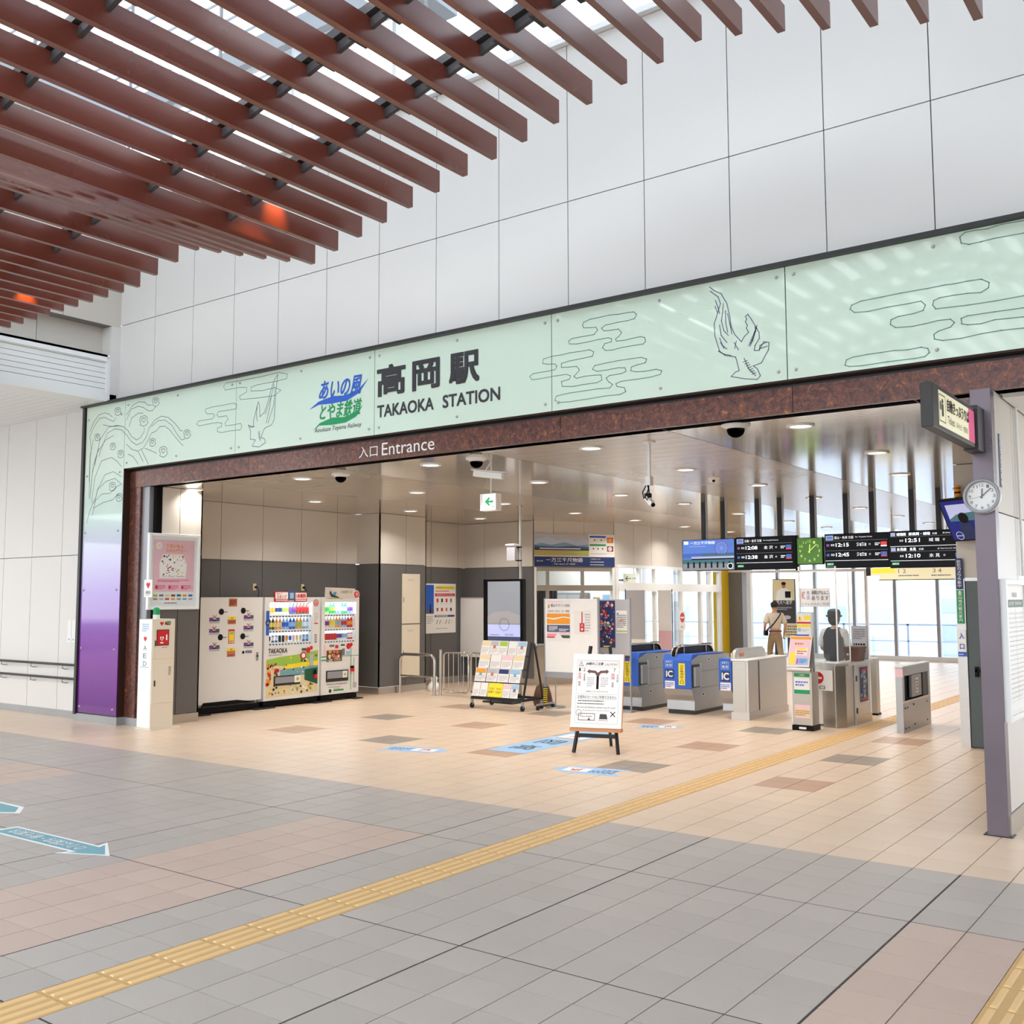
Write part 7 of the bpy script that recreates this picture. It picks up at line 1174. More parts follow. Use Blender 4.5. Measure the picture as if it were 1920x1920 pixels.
W3(t).box(-5.36, -5.12, 14.50, 14.70, 0.895, 0.905, 'i_white').box(-5.36, -5.12, 14.69, 14.70, 0.905, 1.0, 'acrylic').box(-5.13, -5.12, 14.50, 14.70, 0.905, 1.0, 'acrylic').build('tray', t)
t = thing('brown_box', 'dark brown box with a label on the right end of the counter', 'box', (-4.90, 15.1, 0.895))
W3(t).hexa([(-4.99, 14.98, 0.895), (-4.80, 14.98, 0.895), (-4.80, 15.26, 0.895), (-4.99, 15.26, 0.895), (-5.01, 14.96, 1.08), (-4.78, 14.96, 1.08), (-4.78, 15.28, 1.08), (-5.01, 15.28, 1.08)], 'i_brown').box(-5.02, -4.77, 14.95, 15.29, 1.08, 1.10, 'i_brown').build('body', t); W3(t).box(-4.96, -4.93, 14.968, 14.976, 0.98, 1.03, 'i_paper').build('label', t)
t = thing('counter_notice', 'grey framed drawing standing at the far right end of the counter', 'notice', (-4.86, 15.40, 0.9))
W3(t).box(-5.01, -4.77, 15.36, 15.38, 0.90, 1.40, 'grey_steel').box(-5.0, -4.78, 15.355, 15.36, 0.91, 1.39, 'i_pale_ink').build('board', t)
q = Print((-5.0, 15.355, 0.9), X, Z, -Y, off=t.location); q.scribble(0.02, 0.3, 0.2, 0.46, 5, 'i_grey_ink').scribble(0.02, 0.05, 0.2, 0.25, 4, 'i_ink', seed=3).build('print', t)
# slim gate post behind the counter
t = thing('gate_post', 'slim stainless post with clear fin on the right behind the counter', 'post', (-4.95, 16.25, 0))
W3(t).box(-5.0, -4.91, 16.18, 16.34, 0.03, 0.88, 'steel').box(-5.01, -4.90, 16.17, 16.35, 0, 0.03, 'black').build('post', t, bevel=0.004)
W3(t).prism([(0, 0), (0.16, 0), (0.03, 0.46), (0, 0.46)], (-4.955, 16.18, 0.88), Y, Z, X, -0.004, 0.004, 'acrylic').build('fin', t)
# low wide gate unit at right
t = thing('low_barrier_gate', 'low stainless gate unit with dark opening, alone in the right passage', 'gate', (-4.0, 14.9, 0))
W3(t).box(-4.06, -3.97, 14.21, 15.60, 0.0, 0.42, 'galv').box(-4.06, -3.97, 14.21, 14.30, 0.42, 0.88, 'galv').box(-4.06, -3.97, 15.50, 15.60, 0.42, 0.88, 'galv').box(-4.06, -3.97, 14.30, 15.50, 0.76, 0.88, 'galv').build('body', t)
W3(t).box(-4.065, -3.955, 14.20, 15.61, 0.88, 0.895, 'steel_light').box(-4.06, -3.96, 14.204, 14.212, 0.75, 0.86, 'i_pink').build('top', t)
W3(t).box(-4.05, -4.04, 14.30, 15.50, 0.42, 0.76, 'black').box(-4.05, -3.975, 14.30, 15.50, 0.42, 0.425, 'black').build('recess', t)
W3(t).box(-4.03, -3.985, 14.72, 15.22, 0.44, 0.75, 'grey_steel').build('flap', t, bevel=0.01)
W3(t).box(-4.04, -3.975, 15.24, 15.5, 0.43, 0.76, 'dark_frame').box(-3.975, -3.965, 14.22, 15.59, 0.40, 0.425, 'steel_light').build('inner_rail', t)
q = Print((-3.985, 14.72, 0.44), Y, Z, X, off=t.location); q.rect(0.18, 0.05, 0.32, 0.26, 'i_paper').scribble(0.20, 0.07, 0.30, 0.24, 4, 'i_grey_ink', 2).build('flap_label', t)
b = W3(t)
for yy, zz in ((14.30, 0.33), (14.42, 0.33), (14.72, 0.35), (15.4, 0.34), (14.30, 0.06), (14.45, 0.06), (14.75, 0.08), (15.4, 0.08)): b.cyl((-3.97, yy, zz), (-3.962, yy, zz), 0.012, 'dark_frame', n=8)
b.build('bolt_heads', t, kind='stuff')

# ================================================================== RIGHT EDGE
t = thing('ticket_sign', 'dark framed sign for ticket machines with pink end, projecting beside the violet column', 'sign', (-1.72, 7.75, 2.96))
W3(t).box(-1.80, -1.72, 7.09, 8.34, 2.965, 3.27, 'dark_frame').build('box', t, bevel=0.004)
W3(t).box(-1.81, -1.70, 8.34, 8.58, 2.95, 3.30, 'dark_frame').build('bracket', t, bevel=0.004)
q = Print((-1.72, 7.09, 2.965), Y, Z, X, off=t.location); q.rect(0.15, 0.03, 1.21, 0.275, 'e_cream').rect(1.02, 0.03, 1.21, 0.275, 'e_pink', 2)
q.frame(0.16, 0.06, 0.33, 0.25, 0.006, 'i_ink', 2).disc(0.245, 0.205, 0.018, 'i_ink', 3).rect(0.225, 0.10, 0.265, 0.185, 'i_ink', 3).rect(0.18, 0.14, 0.205, 0.20, 'i_ink', 3)
q.text('自動きっぷうりば', 0.37, 0.155, 1.02, 0.245, 'i_ink', 3, bold=0.012).text('Tickets', 0.38, 0.07, 0.58, 0.125, 'i_ink', 3).text('표사는곳', 0.63, 0.07, 0.80, 0.115, 'i_ink', 3).text('售票处', 0.85, 0.07, 0.98, 0.115, 'i_ink', 3).build('lettering', t)
t = thing('wall_clock', 'round white wall clock fixed to the violet-grey column', 'clock', (-1.73, 8.55, 2.607))
W3(t).cyl((-1.73, 8.565, 2.607), (-1.73, 8.53, 2.607), 0.135, 'white_paint', n=40).build('case', t, bevel=0.01)
W3(t).lathe((0, 0, 0), [(0.135, 0), (0.137, 0.02), (0.128, 0.033), (0.112, 0.026), (0.112, 0.016)], 'grey_steel', 40, cap=False).build('rim', t)
rim = t.children[-1]
for v in rim.data.vertices:
    w = v.co+Vector(t.location); v.co = Vector((w.x, -w.z, w.y))+Vector((0, -0.02, 0))
W3(t).cyl((-1.73, 8.53, 2.607), (-1.73, 8.528, 2.607), 0.112, 'i_white', n=40).build('dial', t)
clock(t, (-1.73, 8.527, 2.607), -Y, X, 0.110, None, 'i_grey_ink', 'i_grey_ink', t.location, hr=12.133, seconds=43).build('hands', t)
t = thing('angled_monitor', 'tilted wall monitor showing a blue driving cab view, behind the round clock', 'display', (-2.95, 13.0, 2.7))
mn = Vector((-0.42, -0.78, -0.46)).normalized(); mu = Vector((0.88, -0.47, 0)).normalized(); mv = mu.cross(mn)*-1
if mv.z < 0: mv = -mv
mo = Vector((-3.16, 13.06, 3.0))-mv*0.56
W3(t).obox(mo, mu, mv, mn, (0, 0.95), (0, 0.56), (-0.05, 0), 'black').build('casing', t, bevel=0.004)
q = Print(mo, mu, mv, mn, off=t.location); q.rect(0.02, 0.02, 0.93, 0.54, 'e_navy').rect(0.08, 0.27, 0.93, 0.49, 'e_lilac', 2).poly([(0.08, 0.30), (0.20, 0.36), (0.45, 0.38), (0.93, 0.33), (0.93, 0.27), (0.08, 0.27)], 'e_teal', 3).disc(0.28, 0.31, 0.07, 'i_ink', 4).poly([(0.16, 0.02), (0.40, 0.02), (0.36, 0.25), (0.20, 0.26)], 'i_navy', 4).ring(0.14, 0.08, 0.055, 0.008, 'e_lilac', 5).rect(0.09, 0.07, 0.19, 0.09, 'e_grey', 6).build('screen', t)
W3(t).bar(mo+mu*0.5+mv*0.28-mn*0.05, Vector((-2.5, 13.37, 2.78)), 0.04, 0.04, 'black_metal').build('wall_arm', t)
t = thing('orange_beacon', 'small orange black striped beacon above the tilted monitor', 'beacon', (-3.0, 13.3, 3.05))
W3(t).cyl((-2.98, 13.32, 3.06), (-2.98, 13.32, 3.20), 0.035, 'i_orange').cyl((-2.98, 13.32, 3.10), (-2.98, 13.32, 3.12), 0.036, 'i_ink').cyl((-2.98, 13.32, 3.16), (-2.98, 13.32, 3.17), 0.036, 'i_ink').build('body', t); W3(t).box(-3.0, -2.96, 13.32, 13.40, 3.05, 3.07, 'black').build('bracket', t)
for nm, lab, z0, z1, c, txt, tc in (('navy_sign', 'narrow navy vertical sign on the post beside the dark door', 1.92, 2.30, 'i_navy', '防犯カメラ作動中', 'i_white'), ('green_sign', 'narrow green vertical sign below the navy sign on the post', 1.50, 1.91, 'i_green', '富山地方観光案内', 'i_white')):
    t = thing(nm, lab, 'sign', (-3.0, 13.35, z0)); W3(t).box(-3.045, -2.965, 13.345, 13.36, z0, z1, c).build('plate', t)
    q = Print((-3.045, 13.345, z0), X, Z, -Y, off=t.location); q.text(txt, 0.02, 0.02, 0.062, z1-z0-0.02, tc, vert=True, bold=0.01)
    if nm == 'green_sign': q.disc(0.04, z1-z0-0.02, 0.012, 'i_white', 2)
    q.build('lettering', t)
t = thing('entrance_sign', 'white vertical sign with blue entry characters on the post', 'sign', (-3.0, 13.35, 1.1))
W3(t).box(-3.05, -2.955, 13.343, 13.358, 1.10, 1.42, 'i_white').build('plate', t); q = Print((-3.05, 13.343, 1.10), X, Z, -Y, off=t.location); q.text('入', 0.02, 0.215, 0.075, 0.285, 'i_cobalt', bold=0.02).text('口', 0.022, 0.09, 0.073, 0.15, 'i_cobalt', bold=0.02).rect(0, 0, 0.095, 0.055, 'i_cobalt').scribble(0.01, 0.015, 0.085, 0.035, 1, 'i_white', 2).build('lettering', t)
t = thing('timetable_frame', 'tall white framed timetable on the passage wall right of the violet column', 'timetable', (-1.65, 9.05, 0.9))
W3(t).box(-1.65, -1.625, 8.64, 9.46, 0.88, 1.94, 'i_paper').build('board', t)
b = W3(t)
for a in ((8.61, 8.65, 0.86, 1.96), (9.44, 9.48, 0.86, 1.96), (8.65, 9.44, 0.86, 0.90), (8.65, 9.44, 1.92, 1.96)): b.box(-1.65, -1.60, a[0], a[1], a[2], a[3], 'white_frame')
b.build('frame', t, bevel=0.003)
q = Print((-1.625, 8.64, 0.88), Y, Z, X, off=t.location); q.rect(0.06, 0.05, 0.76, 1.02, 'i_white').rect(0.08, 0.86, 0.74, 0.92, 'i_dark_green', 2).text('時刻表', 0.30, 0.94, 0.50, 0.98, 'i_grey_ink', 2).text('高岡駅 発車時刻', 0.14, 0.875, 0.68, 0.905, 'i_white', 3)
for k in range(20): q.rect(0.08, 0.12+0.036*k, 0.74, 0.122+0.036*k, 'i_pale_ink', 2)
q.scribble(0.10, 0.14, 0.72, 0.84, 19, 'i_pale_ink', 3, fill=0.13, seed=8).rect(0.40, 0.12, 0.404, 0.86, 'i_grey_ink', 3).build('print', t)
t = thing('wall_text_strip', 'thin vertical strip notice high on the passage wall', 'sign', (-1.648, 8.83, 2.7)); W3(t).box(-1.65, -1.645, 8.80, 8.87, 2.70, 3.13, 'i_slate').build('plate', t); q = Print((-1.645, 8.80, 2.70), Y, Z, X, off=t.location); q.text('防犯カメラ作動中', 0.01, 0.01, 0.06, 0.42, 'i_white', vert=True).build('lettering', t)
t = thing('conduit', 'slim pale vertical pipe on the passage wall', 'pipe', (-1.63, 9.37, 0)); W3(t).cyl((-1.63, 9.50, 2.0), (-1.63, 9.50, 3.46), 0.012, 'white_frame', n=8).build('pipe', t)
t = thing('scroll_bracket', 'black wrought-iron scroll hanging at the right edge under the passage ceiling', 'ornament', (-1.45, 9.5, 3.3))
pts = []
for k in range(26): a = k*0.38; r_2 = 0.055*(1-k/34); pts.append((-1.50+r_2*math.cos(a), 9.5, 3.36+r_2*math.sin(a)))
W3(t).tube(pts, 0.007, 'black', n=6).tube([(-1.445, 9.5, 3.36), (-1.42, 9.5, 3.42), (-1.36, 9.5, 3.44), (-1.30, 9.5, 3.40)], 0.007, 'black', n=6).cyl((-1.42, 9.5, 3.41), (-1.42, 9.5, 3.46), 0.01, 'black').build('scroll', t)

# poster on the far glass, and a sign stand beneath it
t = thing('medical_poster', 'framed poster of a person in white shirt with dark folder, far windows', 'poster', (-11.95, 30.35, 1.0))
W3(t).box(-12.30, -11.58, 30.33, 30.40, 1.02, 2.40, 'dark_frame').build('frame', t)
q = Print((-12.30, 30.33, 1.02), X, Z, -Y, off=t.location); q.rect(0.02, 0.72, 0.70, 1.36, 'i_sand').rect(0.02, 0.02, 0.70, 0.72, 'i_charcoal').disc(0.36, 1.18, 0.065, 'i_terracotta', 2, ry=0.085).disc(0.36, 1.24, 0.075, 'i_ink', 3, ry=0.05).poly([(0.10, 0.72), (0.62, 0.72), (0.58, 1.0), (0.44, 1.09), (0.28, 1.09), (0.14, 1.0)], 'i_white', 2).rect(0.40, 0.80, 0.58, 1.0, 'i_ink', 3).text('医大へ進学', 0.12, 0.60, 0.62, 0.72, 'i_white', 4).scribble(0.08, 0.42, 0.6, 0.52, 2, 'i_pale_ink', 3).disc(0.45, 0.20, 0.12, 'i_pale_ink', 3, ry=0.06).build('print', t)
W3(t).box(-12.28, -12.20, 30.36, 30.40, 0, 1.02, 'dark_frame').box(-11.68, -11.60, 30.36, 30.40, 0, 1.02, 'dark_frame').build('leg', t)
t = thing('text_panel', 'pale green text panel under the poster by the far windows', 'sign', (-11.4, 29.8, 0.3)); W3(t).box(-11.75, -11.15, 29.80, 29.84, 0.62, 1.05, 'i_sand').box(-11.65, -11.25, 29.80, 29.84, 0.0, 0.62, 'dark_frame').build('panel', t); Print((-11.75, 29.80, 0.62), X, Z, -Y, off=t.location).scribble(0.04, 0.05, 0.56, 0.38, 4, 'i_grey_ink').build('print', t)
# banners and rail in front of the sliding doors
t = thing('door_banner', 'pale standing banner before the sliding doors behind the poster board', 'banner', (-10.2, 18.0, 0)); W3(t).box(-10.42, -10.0, 18.0, 18.03, 1.0, 1.98, 'i_pale_ink').box(-10.42, -10.0, 18.0, 18.03, 0.4, 1.0, 'i_white').build('cloth', t); W3(t).cyl((-10.44, 18.02, 0.0), (-10.44, 18.02, 2.0), 0.010, 'dark_frame').box(-10.55, -9.9, 17.8, 18.2, 0, 0.03, 'dark_frame').build('stand', t)
t = thing('door_banner', 'pink and cream standing banner just right of the pale one before the doors', 'banner', (-9.9, 18.8, 0)); W3(t).box(-10.12, -9.82, 18.8, 18.83, 1.15, 1.98, 'i_white').box(-10.12, -9.82, 18.8, 18.83, 0.45, 1.15, 'i_pink').build('cloth', t); W3(t).cyl((-9.80, 18.82, 0.0), (-9.80, 18.82, 2.0), 0.010, 'dark_frame').box(-10.2, -9.7, 18.6, 19.0, 0, 0.03, 'dark_frame').build('stand', t)
t = thing('no_entry_sign', 'small no-entry plate on the grey pillar between the sliding doors', 'sign', (-11.32, 22.2, 1.2)); W3(t).box(-11.34, -11.33, 22.12, 22.42, 1.05, 1.50, 'i_white').build('plate', t); q = Print((-11.33, 22.12, 1.05), Y, Z, X, off=t.location); q.disc(0.15, 0.30, 0.12, 'i_red').rect(0.06, 0.28, 0.24, 0.32, 'i_white', 2).scribble(0.06, 0.05, 0.24, 0.10, 1, 'i_grey_ink').build('print', t)

# ================================================================== FLOOR STICKERS
def sticker(name, lab, pts, base, inner, txt, shape='arrow'):
    pass
def floor_decal(lab, c, ang, L, w, notch, group=None, flip=1):
    cx, cy = c; u = Vector((math.cos(ang), math.sin(ang), 0)); v = Vector((-u.y, u.x, 0))
    t = thing('floor_sticker', lab, 'floor sticker', (cx, cy, 0), group='blue arrow stickers on the floor')
    q = Print((cx, cy, 0), u, v, Z, off=t.location, lift=0.001)
    h = w/2
    q.poly([(-L/2, -h), (-L/2+notch, 0), (-L/2, h), (L/2-h*1.1, h), (L/2, 0), (L/2-h*1.1, -h)], 'i_skyblue').frame(-L*0.02, -h*0.55, L*0.32, h*0.55, 0.004, 'i_white', 2).rect(-L*0.02, -h*0.55, L*0.32, h*0.55, 'i_white', 2)
    q.text('JR', L*0.08, -h*0.35, L*0.24, h*0.35, 'i_red', 3, bold=0.02).scribble(-L*0.36, -h*0.6, -L*0.04, h*0.6, 3, 'i_slate', 2).scribble(-L*0.40, -h*0.95, -L*0.04, -h*0.7, 1, 'i_white', 2)
    q.build('print', t)
floor_decal('blue arrow sticker pointing right on the beige floor below the vending machines', (-8.36, 9.33), 0.25, 0.92, 0.36, 0.12)
floor_decal('blue arrow sticker pointing left on the floor right in front of the easel', (-5.85, 9.28), 3.30, 0.85, 0.40, 0.14)
floor_decal('small blue arrow sticker on the floor behind the easel before the ticket gates', (-6.98, 12.98), 0.45, 0.70, 0.38, 0.12)
t = thing('floor_banner', 'long light-blue lettered strip on the beige floor leading past the easel', 'floor sticker', (-7.35, 10.9, 0))
q = Print((-7.66, 9.84, 0), X, Y, Z, off=t.location, lift=0.001)
q.poly([(0, 0), (0.56, 0), (0.56, 2.1), (0.28, 2.35), (0, 2.1)], 'i_skyblue').text('高', 0.12, 0.25, 0.44, 0.60, 'i_ink', 2).text('岡', 0.12, 0.80, 0.44, 1.15, 'i_ink', 2).rect(0.08, 1.30, 0.48, 1.75, 'i_white', 2).text('JR', 0.18, 1.45, 0.40, 1.62, 'i_red', 3).rect(0.10, 1.33, 0.46, 1.38, 'i_brown', 3).build('print', t)
t = thing('floor_arrow', 'teal arrow sticker with white edge and lettering on the grey floor at left', 'floor sticker', (-7.5, 4.25, 0))
q = Print((-8.18, 4.20, 0), Vector((1, 0.02, 0)).normalized(), Vector((-0.02, 1, 0)).normalized(), Z, off=t.location, lift=0.001)
q.poly([(-0.02, -0.07), (1.12, -0.07), (1.06, -0.16), (1.48, 0.02), (1.10, 0.25), (1.14, 0.15), (0.02, 0.15)], 'i_white').poly([(0.03, -0.045), (1.17, -0.045), (1.14, -0.10), (1.42, 0.02), (1.16, 0.19), (1.19, 0.125), (0.06, 0.125)], 'i_teal', 2)
q.build('print', t)
q = Print((-8.18+1.14, 4.20+0.105, 0), -X, -Y, Z, off=t.location, lift=0.001)
q.text('のりば案内・観光案内', 0, 0, 1.0, 0.115, 'i_white', 3, bold=0.004).build('lettering', t)
t = thing('floor_arrow', 'edge of a second white-bordered arrow sticker at the far left of the floor', 'floor sticker', (-8.9, 4.45, 0))
q = Print((-9.62, 4.58, 0), X, Y, Z, off=t.location, lift=0.001); q.poly([(0, -0.10), (0.75, -0.10), (0.98, 0.04), (0.75, 0.20), (0, 0.20)], 'i_white').poly([(0.02, -0.07), (0.73, -0.07), (0.90, 0.04), (0.73, 0.16), (0.02, 0.16)], 'i_teal', 2).build('print', t)

# ================================================================== PEOPLE
def skin(name, joints, edges, mat, parent, sub=1, root=0, off=(0, 0, 0)):
    me = bpy.data.meshes.new(name); me.from_pydata([j[:3] for j in joints], edges, []); o = bpy.data.objects.new(name, me); COL.objects.link(o)
    m = o.modifiers.new('s', 'SKIN'); 
    for i, j in enumerate(joints):
        r = j[3]; v = me.skin_vertices[0].data[i]; v.radius = (r, j[4] if len(j) > 4 else r); v.use_root = (i == root)
    m.use_smooth_shade = True
    o.modifiers.new('u', 'SUBSURF').levels = sub
    dg = bpy.context.evaluated_depsgraph_get(); nm = bpy.data.meshes.new_from_object(o.evaluated_get(dg))
    for p in nm.polygons: p.use_smooth = True
    bpy.data.objects.remove(o); nm.materials.clear(); nm.materials.append(M[mat]); nm.name = name
    r_ = bpy.data.objects.new(name, nm); COL.objects.link(r_); r_.parent = parent
    return r_
flat('skin_tone', (0.80, 0.60, 0.50), 0.55); flat('hair_dark', (0.09, 0.08, 0.08), 0.6); flat('shirt_cream', (0.86, 0.82, 0.76), 0.8); flat('khaki', (0.62, 0.54, 0.42), 0.8); flat('vest_slate', (0.14, 0.155, 0.20), 0.9); flat('hat_grey', (0.20, 0.20, 0.22), 0.9); flat('shirt_white', (0.88, 0.87, 0.86), 0.8)
def fingers(J, E, wi, w, d, side):
    # palm and five fingers from wrist index wi; d = direction the hand hangs
    d = Vector(d).normalized(); s = Vector((0, 1, 0)); p = Vector(w)+d*0.055
    J.append((*p, 0.026, 0.014)); pi_ = len(J)-1; E.append((wi, pi_))
    for k in range(4):
        a = p+d*0.035+s*(-0.030+0.020*k); b = a+d*(0.030+0.006*(1.5-abs(k-1.5)))+Vector((0.006*side, 0, 0)); c = b+d*0.022+Vector((0.010*side, 0, 0))
        for q_, r in ((a, 0.0095), (b, 0.0085), (c, 0.007)):
            J.append((*q_, r)); E.append((pi_ if q_ is a else len(J)-2, len(J)-1))
    a = Vector(w)+d*0.035+s*0.034; b = a+d*0.03+s*0.014
    for q_, r in ((a, 0.011), (b, 0.009)): J.append((*q_, r)); E.append((pi_ if q_ is a else len(J)-2, len(J)-1))
def head(t, c, yaw, hat):
    R_ = Matrix.Rotation(yaw, 3, 'Z'); c = Vector(c)
    def P(x, y, z): return tuple(c+R_ @ Vector((x, y, z)))
    for sx_ in (-1, 1):
        MB().ball(P(0.033*sx_, 0.083, 0.01), 0.011, 'i_white', 8).ball(P(0.033*sx_, 0.091, 0.01), 0.005, 'i_ink', 6).build('eye', t)
        MB().ball(P(0.080*sx_, 0.0, -0.005), 0.026, 'skin_tone', 8, 0.4, 0.7, 1.1).build('ear', t)
    MB().hexa([P(-0.014, 0.082, -0.035), P(0.014, 0.082, -0.035), P(0.010, 0.112, -0.032), P(-0.010, 0.112, -0.032), P(-0.006, 0.085, 0.015), P(0.006, 0.085, 0.015), P(0.004, 0.094, 0.014), P(-0.004, 0.094, 0.014)], 'skin_tone').build('nose', t)
    MB().ball(P(0, 0.082, -0.058), 0.02, 'i_terracotta', 8, 1.0, 0.4, 0.3).build('mouth', t)
# --- man walking away
t = thing('person', 'man in cap, cream shirt and khaki trousers walking away with black crossbody bag', 'person', (-9.98, 24.72, 0), 0.62, None)
J = [(0, 0, 0.92, 0.13, 0.10), (0, 0.01, 1.15, 0.125, 0.09), (0, 0.02, 1.33, 0.135, 0.095), (0, 0.02, 1.455, 0.055), (0, 0.03, 1.53, 0.062), (0, 0.035, 1.60, 0.083), (0, 0.035, 1.655, 0.07),
     (0.18, 0.02, 1.38, 0.052), (0.25, -0.07, 1.12, 0.040), (0.24, 0.08, 0.93, 0.027), (-0.18, 0.02, 1.38, 0.052), (-0.27, -0.05, 1.13, 0.040), (-0.24, 0.12, 1.0, 0.027),
     (0.09, 0.0, 0.86, 0.085), (0.10, -0.06, 0.48, 0.055), (0.11, -0.40, 0.16, 0.036), (0.11, -0.30, 0.05, 0.036), (-0.09, 0.0, 0.86, 0.085), (-0.10, 0.20, 0.50, 0.055), (-0.10, 0.20, 0.09, 0.036), (-0.10, 0.34, 0.045, 0.036)]
Eg = [(0, 1), (1, 2), (2, 3), (3, 4), (4, 5), (5, 6), (2, 7), (7, 8), (8, 9), (2, 10), (10, 11), (11, 12), (0, 13), (13, 14), (14, 15), (15, 16), (0, 17), (17, 18), (18, 19), (19, 20)]
fingers(J, Eg, 9, (0.24, 0.08, 0.93), (0, 0.35, -0.9), -1); fingers(J, Eg, 12, (-0.24, 0.12, 1.0), (0.3, 0.5, -0.7), 1)
skin('body', J, Eg, 'skin_tone', t, 1)
skin('shirt', [(0, 0, 0.98, 0.165, 0.125), (0, 0.01, 1.15, 0.165, 0.12), (0, 0.015, 1.33, 0.17, 0.12), (0, 0.02, 1.435, 0.085), (0.18, 0.02, 1.375, 0.078), (0.225, -0.04, 1.22, 0.072), (0.24, -0.06, 1.16, 0.068), (-0.18, 0.02, 1.375, 0.078), (-0.24, -0.03, 1.22, 0.072), (-0.26, -0.04, 1.17, 0.068)], [(0, 1), (1, 2), (2, 3), (2, 4), (4, 5), (5, 6), (2, 7), (7, 8), (8, 9)], 'shirt_cream', t)
skin('trousers', [(0, 0, 0.98, 0.155, 0.12), (0, 0, 0.90, 0.155, 0.125), (0.09, -0.01, 0.80, 0.10), (0.10, -0.06, 0.49, 0.082), (0.11, -0.36, 0.20, 0.062), (-0.09, 0.03, 0.80, 0.10), (-0.10, 0.19, 0.50, 0.082), (-0.10, 0.20, 0.13, 0.065)], [(0, 1), (1, 2), (2, 3), (3, 4), (1, 5), (5, 6), (6, 7)], 'khaki', t)
MB().lathe((0, 0, 0.965), [(0.163, 0), (0.165, 0.035)], 'i_brown', 20, 1.0, 0.78, cap=False).build('belt', t)
skin('shoe', [(0.11, -0.43, 0.17, 0.045), (0.11, -0.33, 0.07, 0.048), (0.11, -0.24, 0.035, 0.035)], [(0, 1), (1, 2)], 'rubber', t); skin('shoe', [(-0.10, 0.17, 0.05, 0.05), (-0.10, 0.28, 0.045, 0.048), (-0.10, 0.38, 0.035, 0.038)], [(0, 1), (1, 2)], 'rubber', t)
MB().ball((0, 0.02, 1.625), 0.094, 'hair_dark', 16, 1.0, 1.08, 1.0, lo=-0.45).build('hair', t)
MB().ball((0, 0.03, 1.64), 0.099, 'hat_grey', 18, 1.0, 1.10, 0.95, lo=0.05).build('cap', t)
MB().prism([(-0.075, 0), (0.075, 0), (0.06, 0.07), (0, 0.10), (-0.06, 0.07)], (-0.05, 0.115, 1.652), Vector((0.8, 0.6, 0)), Vector((-0.6, 0.8, 0)), Z, 0, 0.01, 'hat_grey').build('cap_brim', t)
head(t, (0, 0.035, 1.60), 0.5, None)
MB().tube([(0.12, -0.10, 1.42), (0.06, -0.135, 1.34), (-0.06, -0.14, 1.18), (-0.17, -0.115, 1.05), (-0.22, -0.04, 0.98)], 0.014, 'black', n=8).tube([(0.12, -0.10, 1.42), (0.10, 0.0, 1.46), (0.09, 0.10, 1.40), (0.0, 0.15, 1.25), (-0.12, 0.14, 1.08), (-0.22, 0.06, 0.98)], 0.012, 'black', n=8).build('bag_strap', t)
MB().box(-0.285, -0.195, -0.10, 0.09, 0.87, 1.0, 'black').build('crossbody_bag', t, bevel=0.02)
# --- attendant behind the counter (seen from the back)
t = thing('person', 'station attendant in rounded hat, white shirt and dark vest behind the counter', 'person', (-5.42, 15.80, 0), -0.05, None)
J = [(0, 0, 0.88, 0.12, 0.10), (0, 0.0, 1.08, 0.115, 0.09), (0, 0.01, 1.24, 0.125, 0.09), (0, 0.01, 1.345, 0.048), (0, 0.02, 1.42, 0.055), (0, 0.025, 1.49, 0.078), (0, 0.025, 1.545, 0.068),
     (0.165, 0.0, 1.28, 0.048), (0.215, 0.02, 1.03, 0.038), (0.15, 0.20, 0.95, 0.026), (-0.165, 0.0, 1.28, 0.048), (-0.215, 0.02, 1.03, 0.038), (-0.15, 0.20, 0.95, 0.026),
     (0.08, 0, 0.82, 0.08), (0.08, 0.0, 0.45, 0.05), (0.08, 0, 0.08, 0.034), (0.08, 0.14, 0.04, 0.034), (-0.08, 0, 0.82, 0.08), (-0.08, 0, 0.45, 0.05), (-0.08, 0, 0.08, 0.034), (-0.08, 0.14, 0.04, 0.034)]
Eg = [(0, 1), (1, 2), (2, 3), (3, 4), (4, 5), (5, 6), (2, 7), (7, 8), (8, 9), (2, 10), (10, 11), (11, 12), (0, 13), (13, 14), (14, 15), (15, 16), (0, 17), (17, 18), (18, 19), (19, 20)]
fingers(J, Eg, 9, (0.15, 0.20, 0.95), (-0.3, 0.9, -0.2), -1); fingers(J, Eg, 12, (-0.15, 0.20, 0.95), (0.3, 0.9, -0.2), 1)
skin('body', J, Eg, 'skin_tone', t, 1)
skin('shirt', [(0, 0, 0.95, 0.145, 0.115), (0, 0.0, 1.1, 0.145, 0.11), (0, 0.005, 1.24, 0.15, 0.11), (0, 0.01, 1.34, 0.072), (0.165, 0.0, 1.28, 0.072), (0.205, 0.01, 1.12, 0.064), (0.215, 0.02, 1.04, 0.060), (-0.165, 0.0, 1.28, 0.072), (-0.205, 0.01, 1.12, 0.064), (-0.215, 0.02, 1.04, 0.060)], [(0, 1), (1, 2), (2, 3), (2, 4), (4, 5), (5, 6), (2, 7), (7, 8), (8, 9)], 'shirt_white', t)
skin('vest', [(0, -0.005, 0.80, 0.20, 0.15), (0, -0.005, 0.98, 0.195, 0.14), (0, 0.0, 1.13, 0.20, 0.135), (0, 0.0, 1.25, 0.20, 0.13), (0.12, 0.0, 1.29, 0.088), (-0.12, 0.0, 1.29, 0.088)], [(0, 1), (1, 2), (2, 3), (3, 4), (3, 5)], 'vest_slate', t)
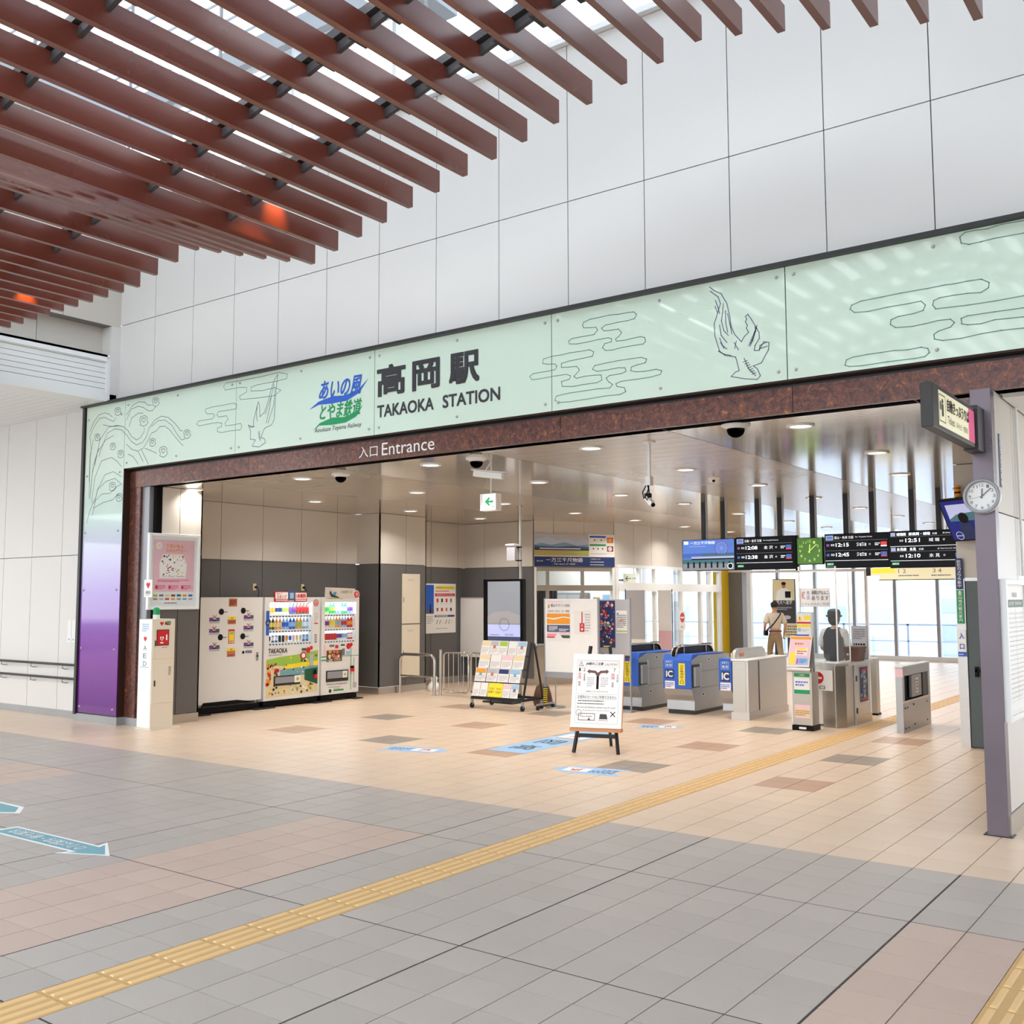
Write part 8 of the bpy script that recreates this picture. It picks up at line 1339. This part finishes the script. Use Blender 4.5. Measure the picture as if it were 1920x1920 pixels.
skin('trousers', [(0, 0, 0.88, 0.15, 0.12), (0.085, 0, 0.72, 0.095), (0.085, 0, 0.42, 0.075), (0.085, 0, 0.10, 0.06), (-0.085, 0, 0.72, 0.095), (-0.085, 0, 0.42, 0.075), (-0.085, 0, 0.10, 0.06)], [(0, 1), (1, 2), (2, 3), (0, 4), (4, 5), (5, 6)], 'vest_slate', t)
for sx_ in (-1, 1): skin('shoe', [(0.085*sx_, -0.03, 0.045, 0.045), (0.085*sx_, 0.08, 0.045, 0.045), (0.085*sx_, 0.17, 0.035, 0.036)], [(0, 1), (1, 2)], 'rubber', t)
MB().ball((0, 0.005, 1.495), 0.092, 'hair_dark', 16, 1.0, 1.02, 1.25, lo=-0.9, hi=0.6).build('hair', t)
MB().lathe((0, 0.01, 1.515), [(0.098, 0), (0.102, 0.03), (0.10, 0.08), (0.085, 0.115), (0.05, 0.13), (0.003, 0.133)], 'hat_grey', 22).build('hat_crown', t)
MB().lathe((0, 0.01, 1.515), [(0.098, 0.0), (0.118, 0.010), (0.126, 0.030), (0.122, 0.034), (0.114, 0.018), (0.100, 0.012)], 'hat_grey', 22, cap=False).build('hat_brim', t)
head(t, (0, 0.025, 1.485), 0.0, None)
# ================================================================== OUTSIDE (seen pale through the glass)
MB().box(-120, 60, 30.8, 160, -6.2, -6.0, 'outside_ground').box(-120, -24.2, -40, 30.8, -0.4, -0.2, 'outside_ground').box(-24.2, -16.2, 9.2, 30.8, -0.3, -0.1, 'outside_ground').build('ground_outside', kind='structure')
def building(lab, x, y, w, d, h, mat, nx, nz):
    t = thing('city_building', lab, 'building', (x, y, -6)); W3(t).box(x-w/2, x+w/2, y-d/2, y+d/2, -6, h, mat).build('walls', t)
    for i in range(nx):
        for j in range(nz):
            a = x-w/2+w*(i+0.25)/nx; z = -5+(h+4.5)*(j+0.25)/nz
            W3(t).box(a, a+w*0.5/nx, y-d/2-0.06, y-d/2+0.02, z, z+(h+4.5)*0.5/nz, 'pale_window').build('window', t)
building('tall pale office building behind the far windows at right', -17.5, 100, 12, 10, 15, 'pale_building_blue', 5, 8)
building('low wide pale building beyond the tracks, centre of the far windows', -32, 85, 20, 12, 2.2, 'pale_building', 6, 3)
building('pale building with blue windows behind the far glass at left', -54, 80, 12, 10, 6, 'pale_building_blue', 4, 5)
t = thing('platform_rail', 'pale railing outside the far windows', 'railing', (-10, 33, -0.2))
b = W3(t).box(-24, -1, 32.9, 32.95, 0.95, 1.0, 'pale_window').box(-24, -1, 32.9, 32.95, 0.45, 0.48, 'pale_window').build('rail', t)
for k in range(12): W3(t).box(-23+2*k, -22.94+2*k, 32.9, 32.96, -0.2, 1.0, 'pale_window').build('post', t)
MB().box(-24, -1, 30.8, 33.2, -0.6, -0.2, 'outside_ground').build('ground_platform', kind='structure')
# warm little spots glowing on two of the louvre fins
for nm, (x, y, z) in (('left', (-11.9, 6.3, 5.75)), ('middle', (-6.95, 6.0, 5.62))):
    t = thing('spot_lamp', 'small warm orange spot lamp tucked between louvre fins, %s one' % nm, 'lamp', (x, y, z))
    W3(t).cyl((x, y, z+0.02), (x, y, z+0.09), 0.03, 'black_metal').build('can', t); W3(t).cyl((x, y, z+0.01), (x, y, z+0.02), 0.022, 'lamp_glow').build('lens', t)
    l = bpy.data.lights.new('orange_spot', 'SPOT'); l.energy = 26; l.color = (1, 0.42, 0.07); l.spot_size = 1.0; l.spot_blend = 1.0; l.shadow_soft_size = 0.02
    o = bpy.data.objects.new('orange_spot', l); COL.objects.link(o); o.location = (x, y, z); o.rotation_euler = (0, math.radians(38), 0)
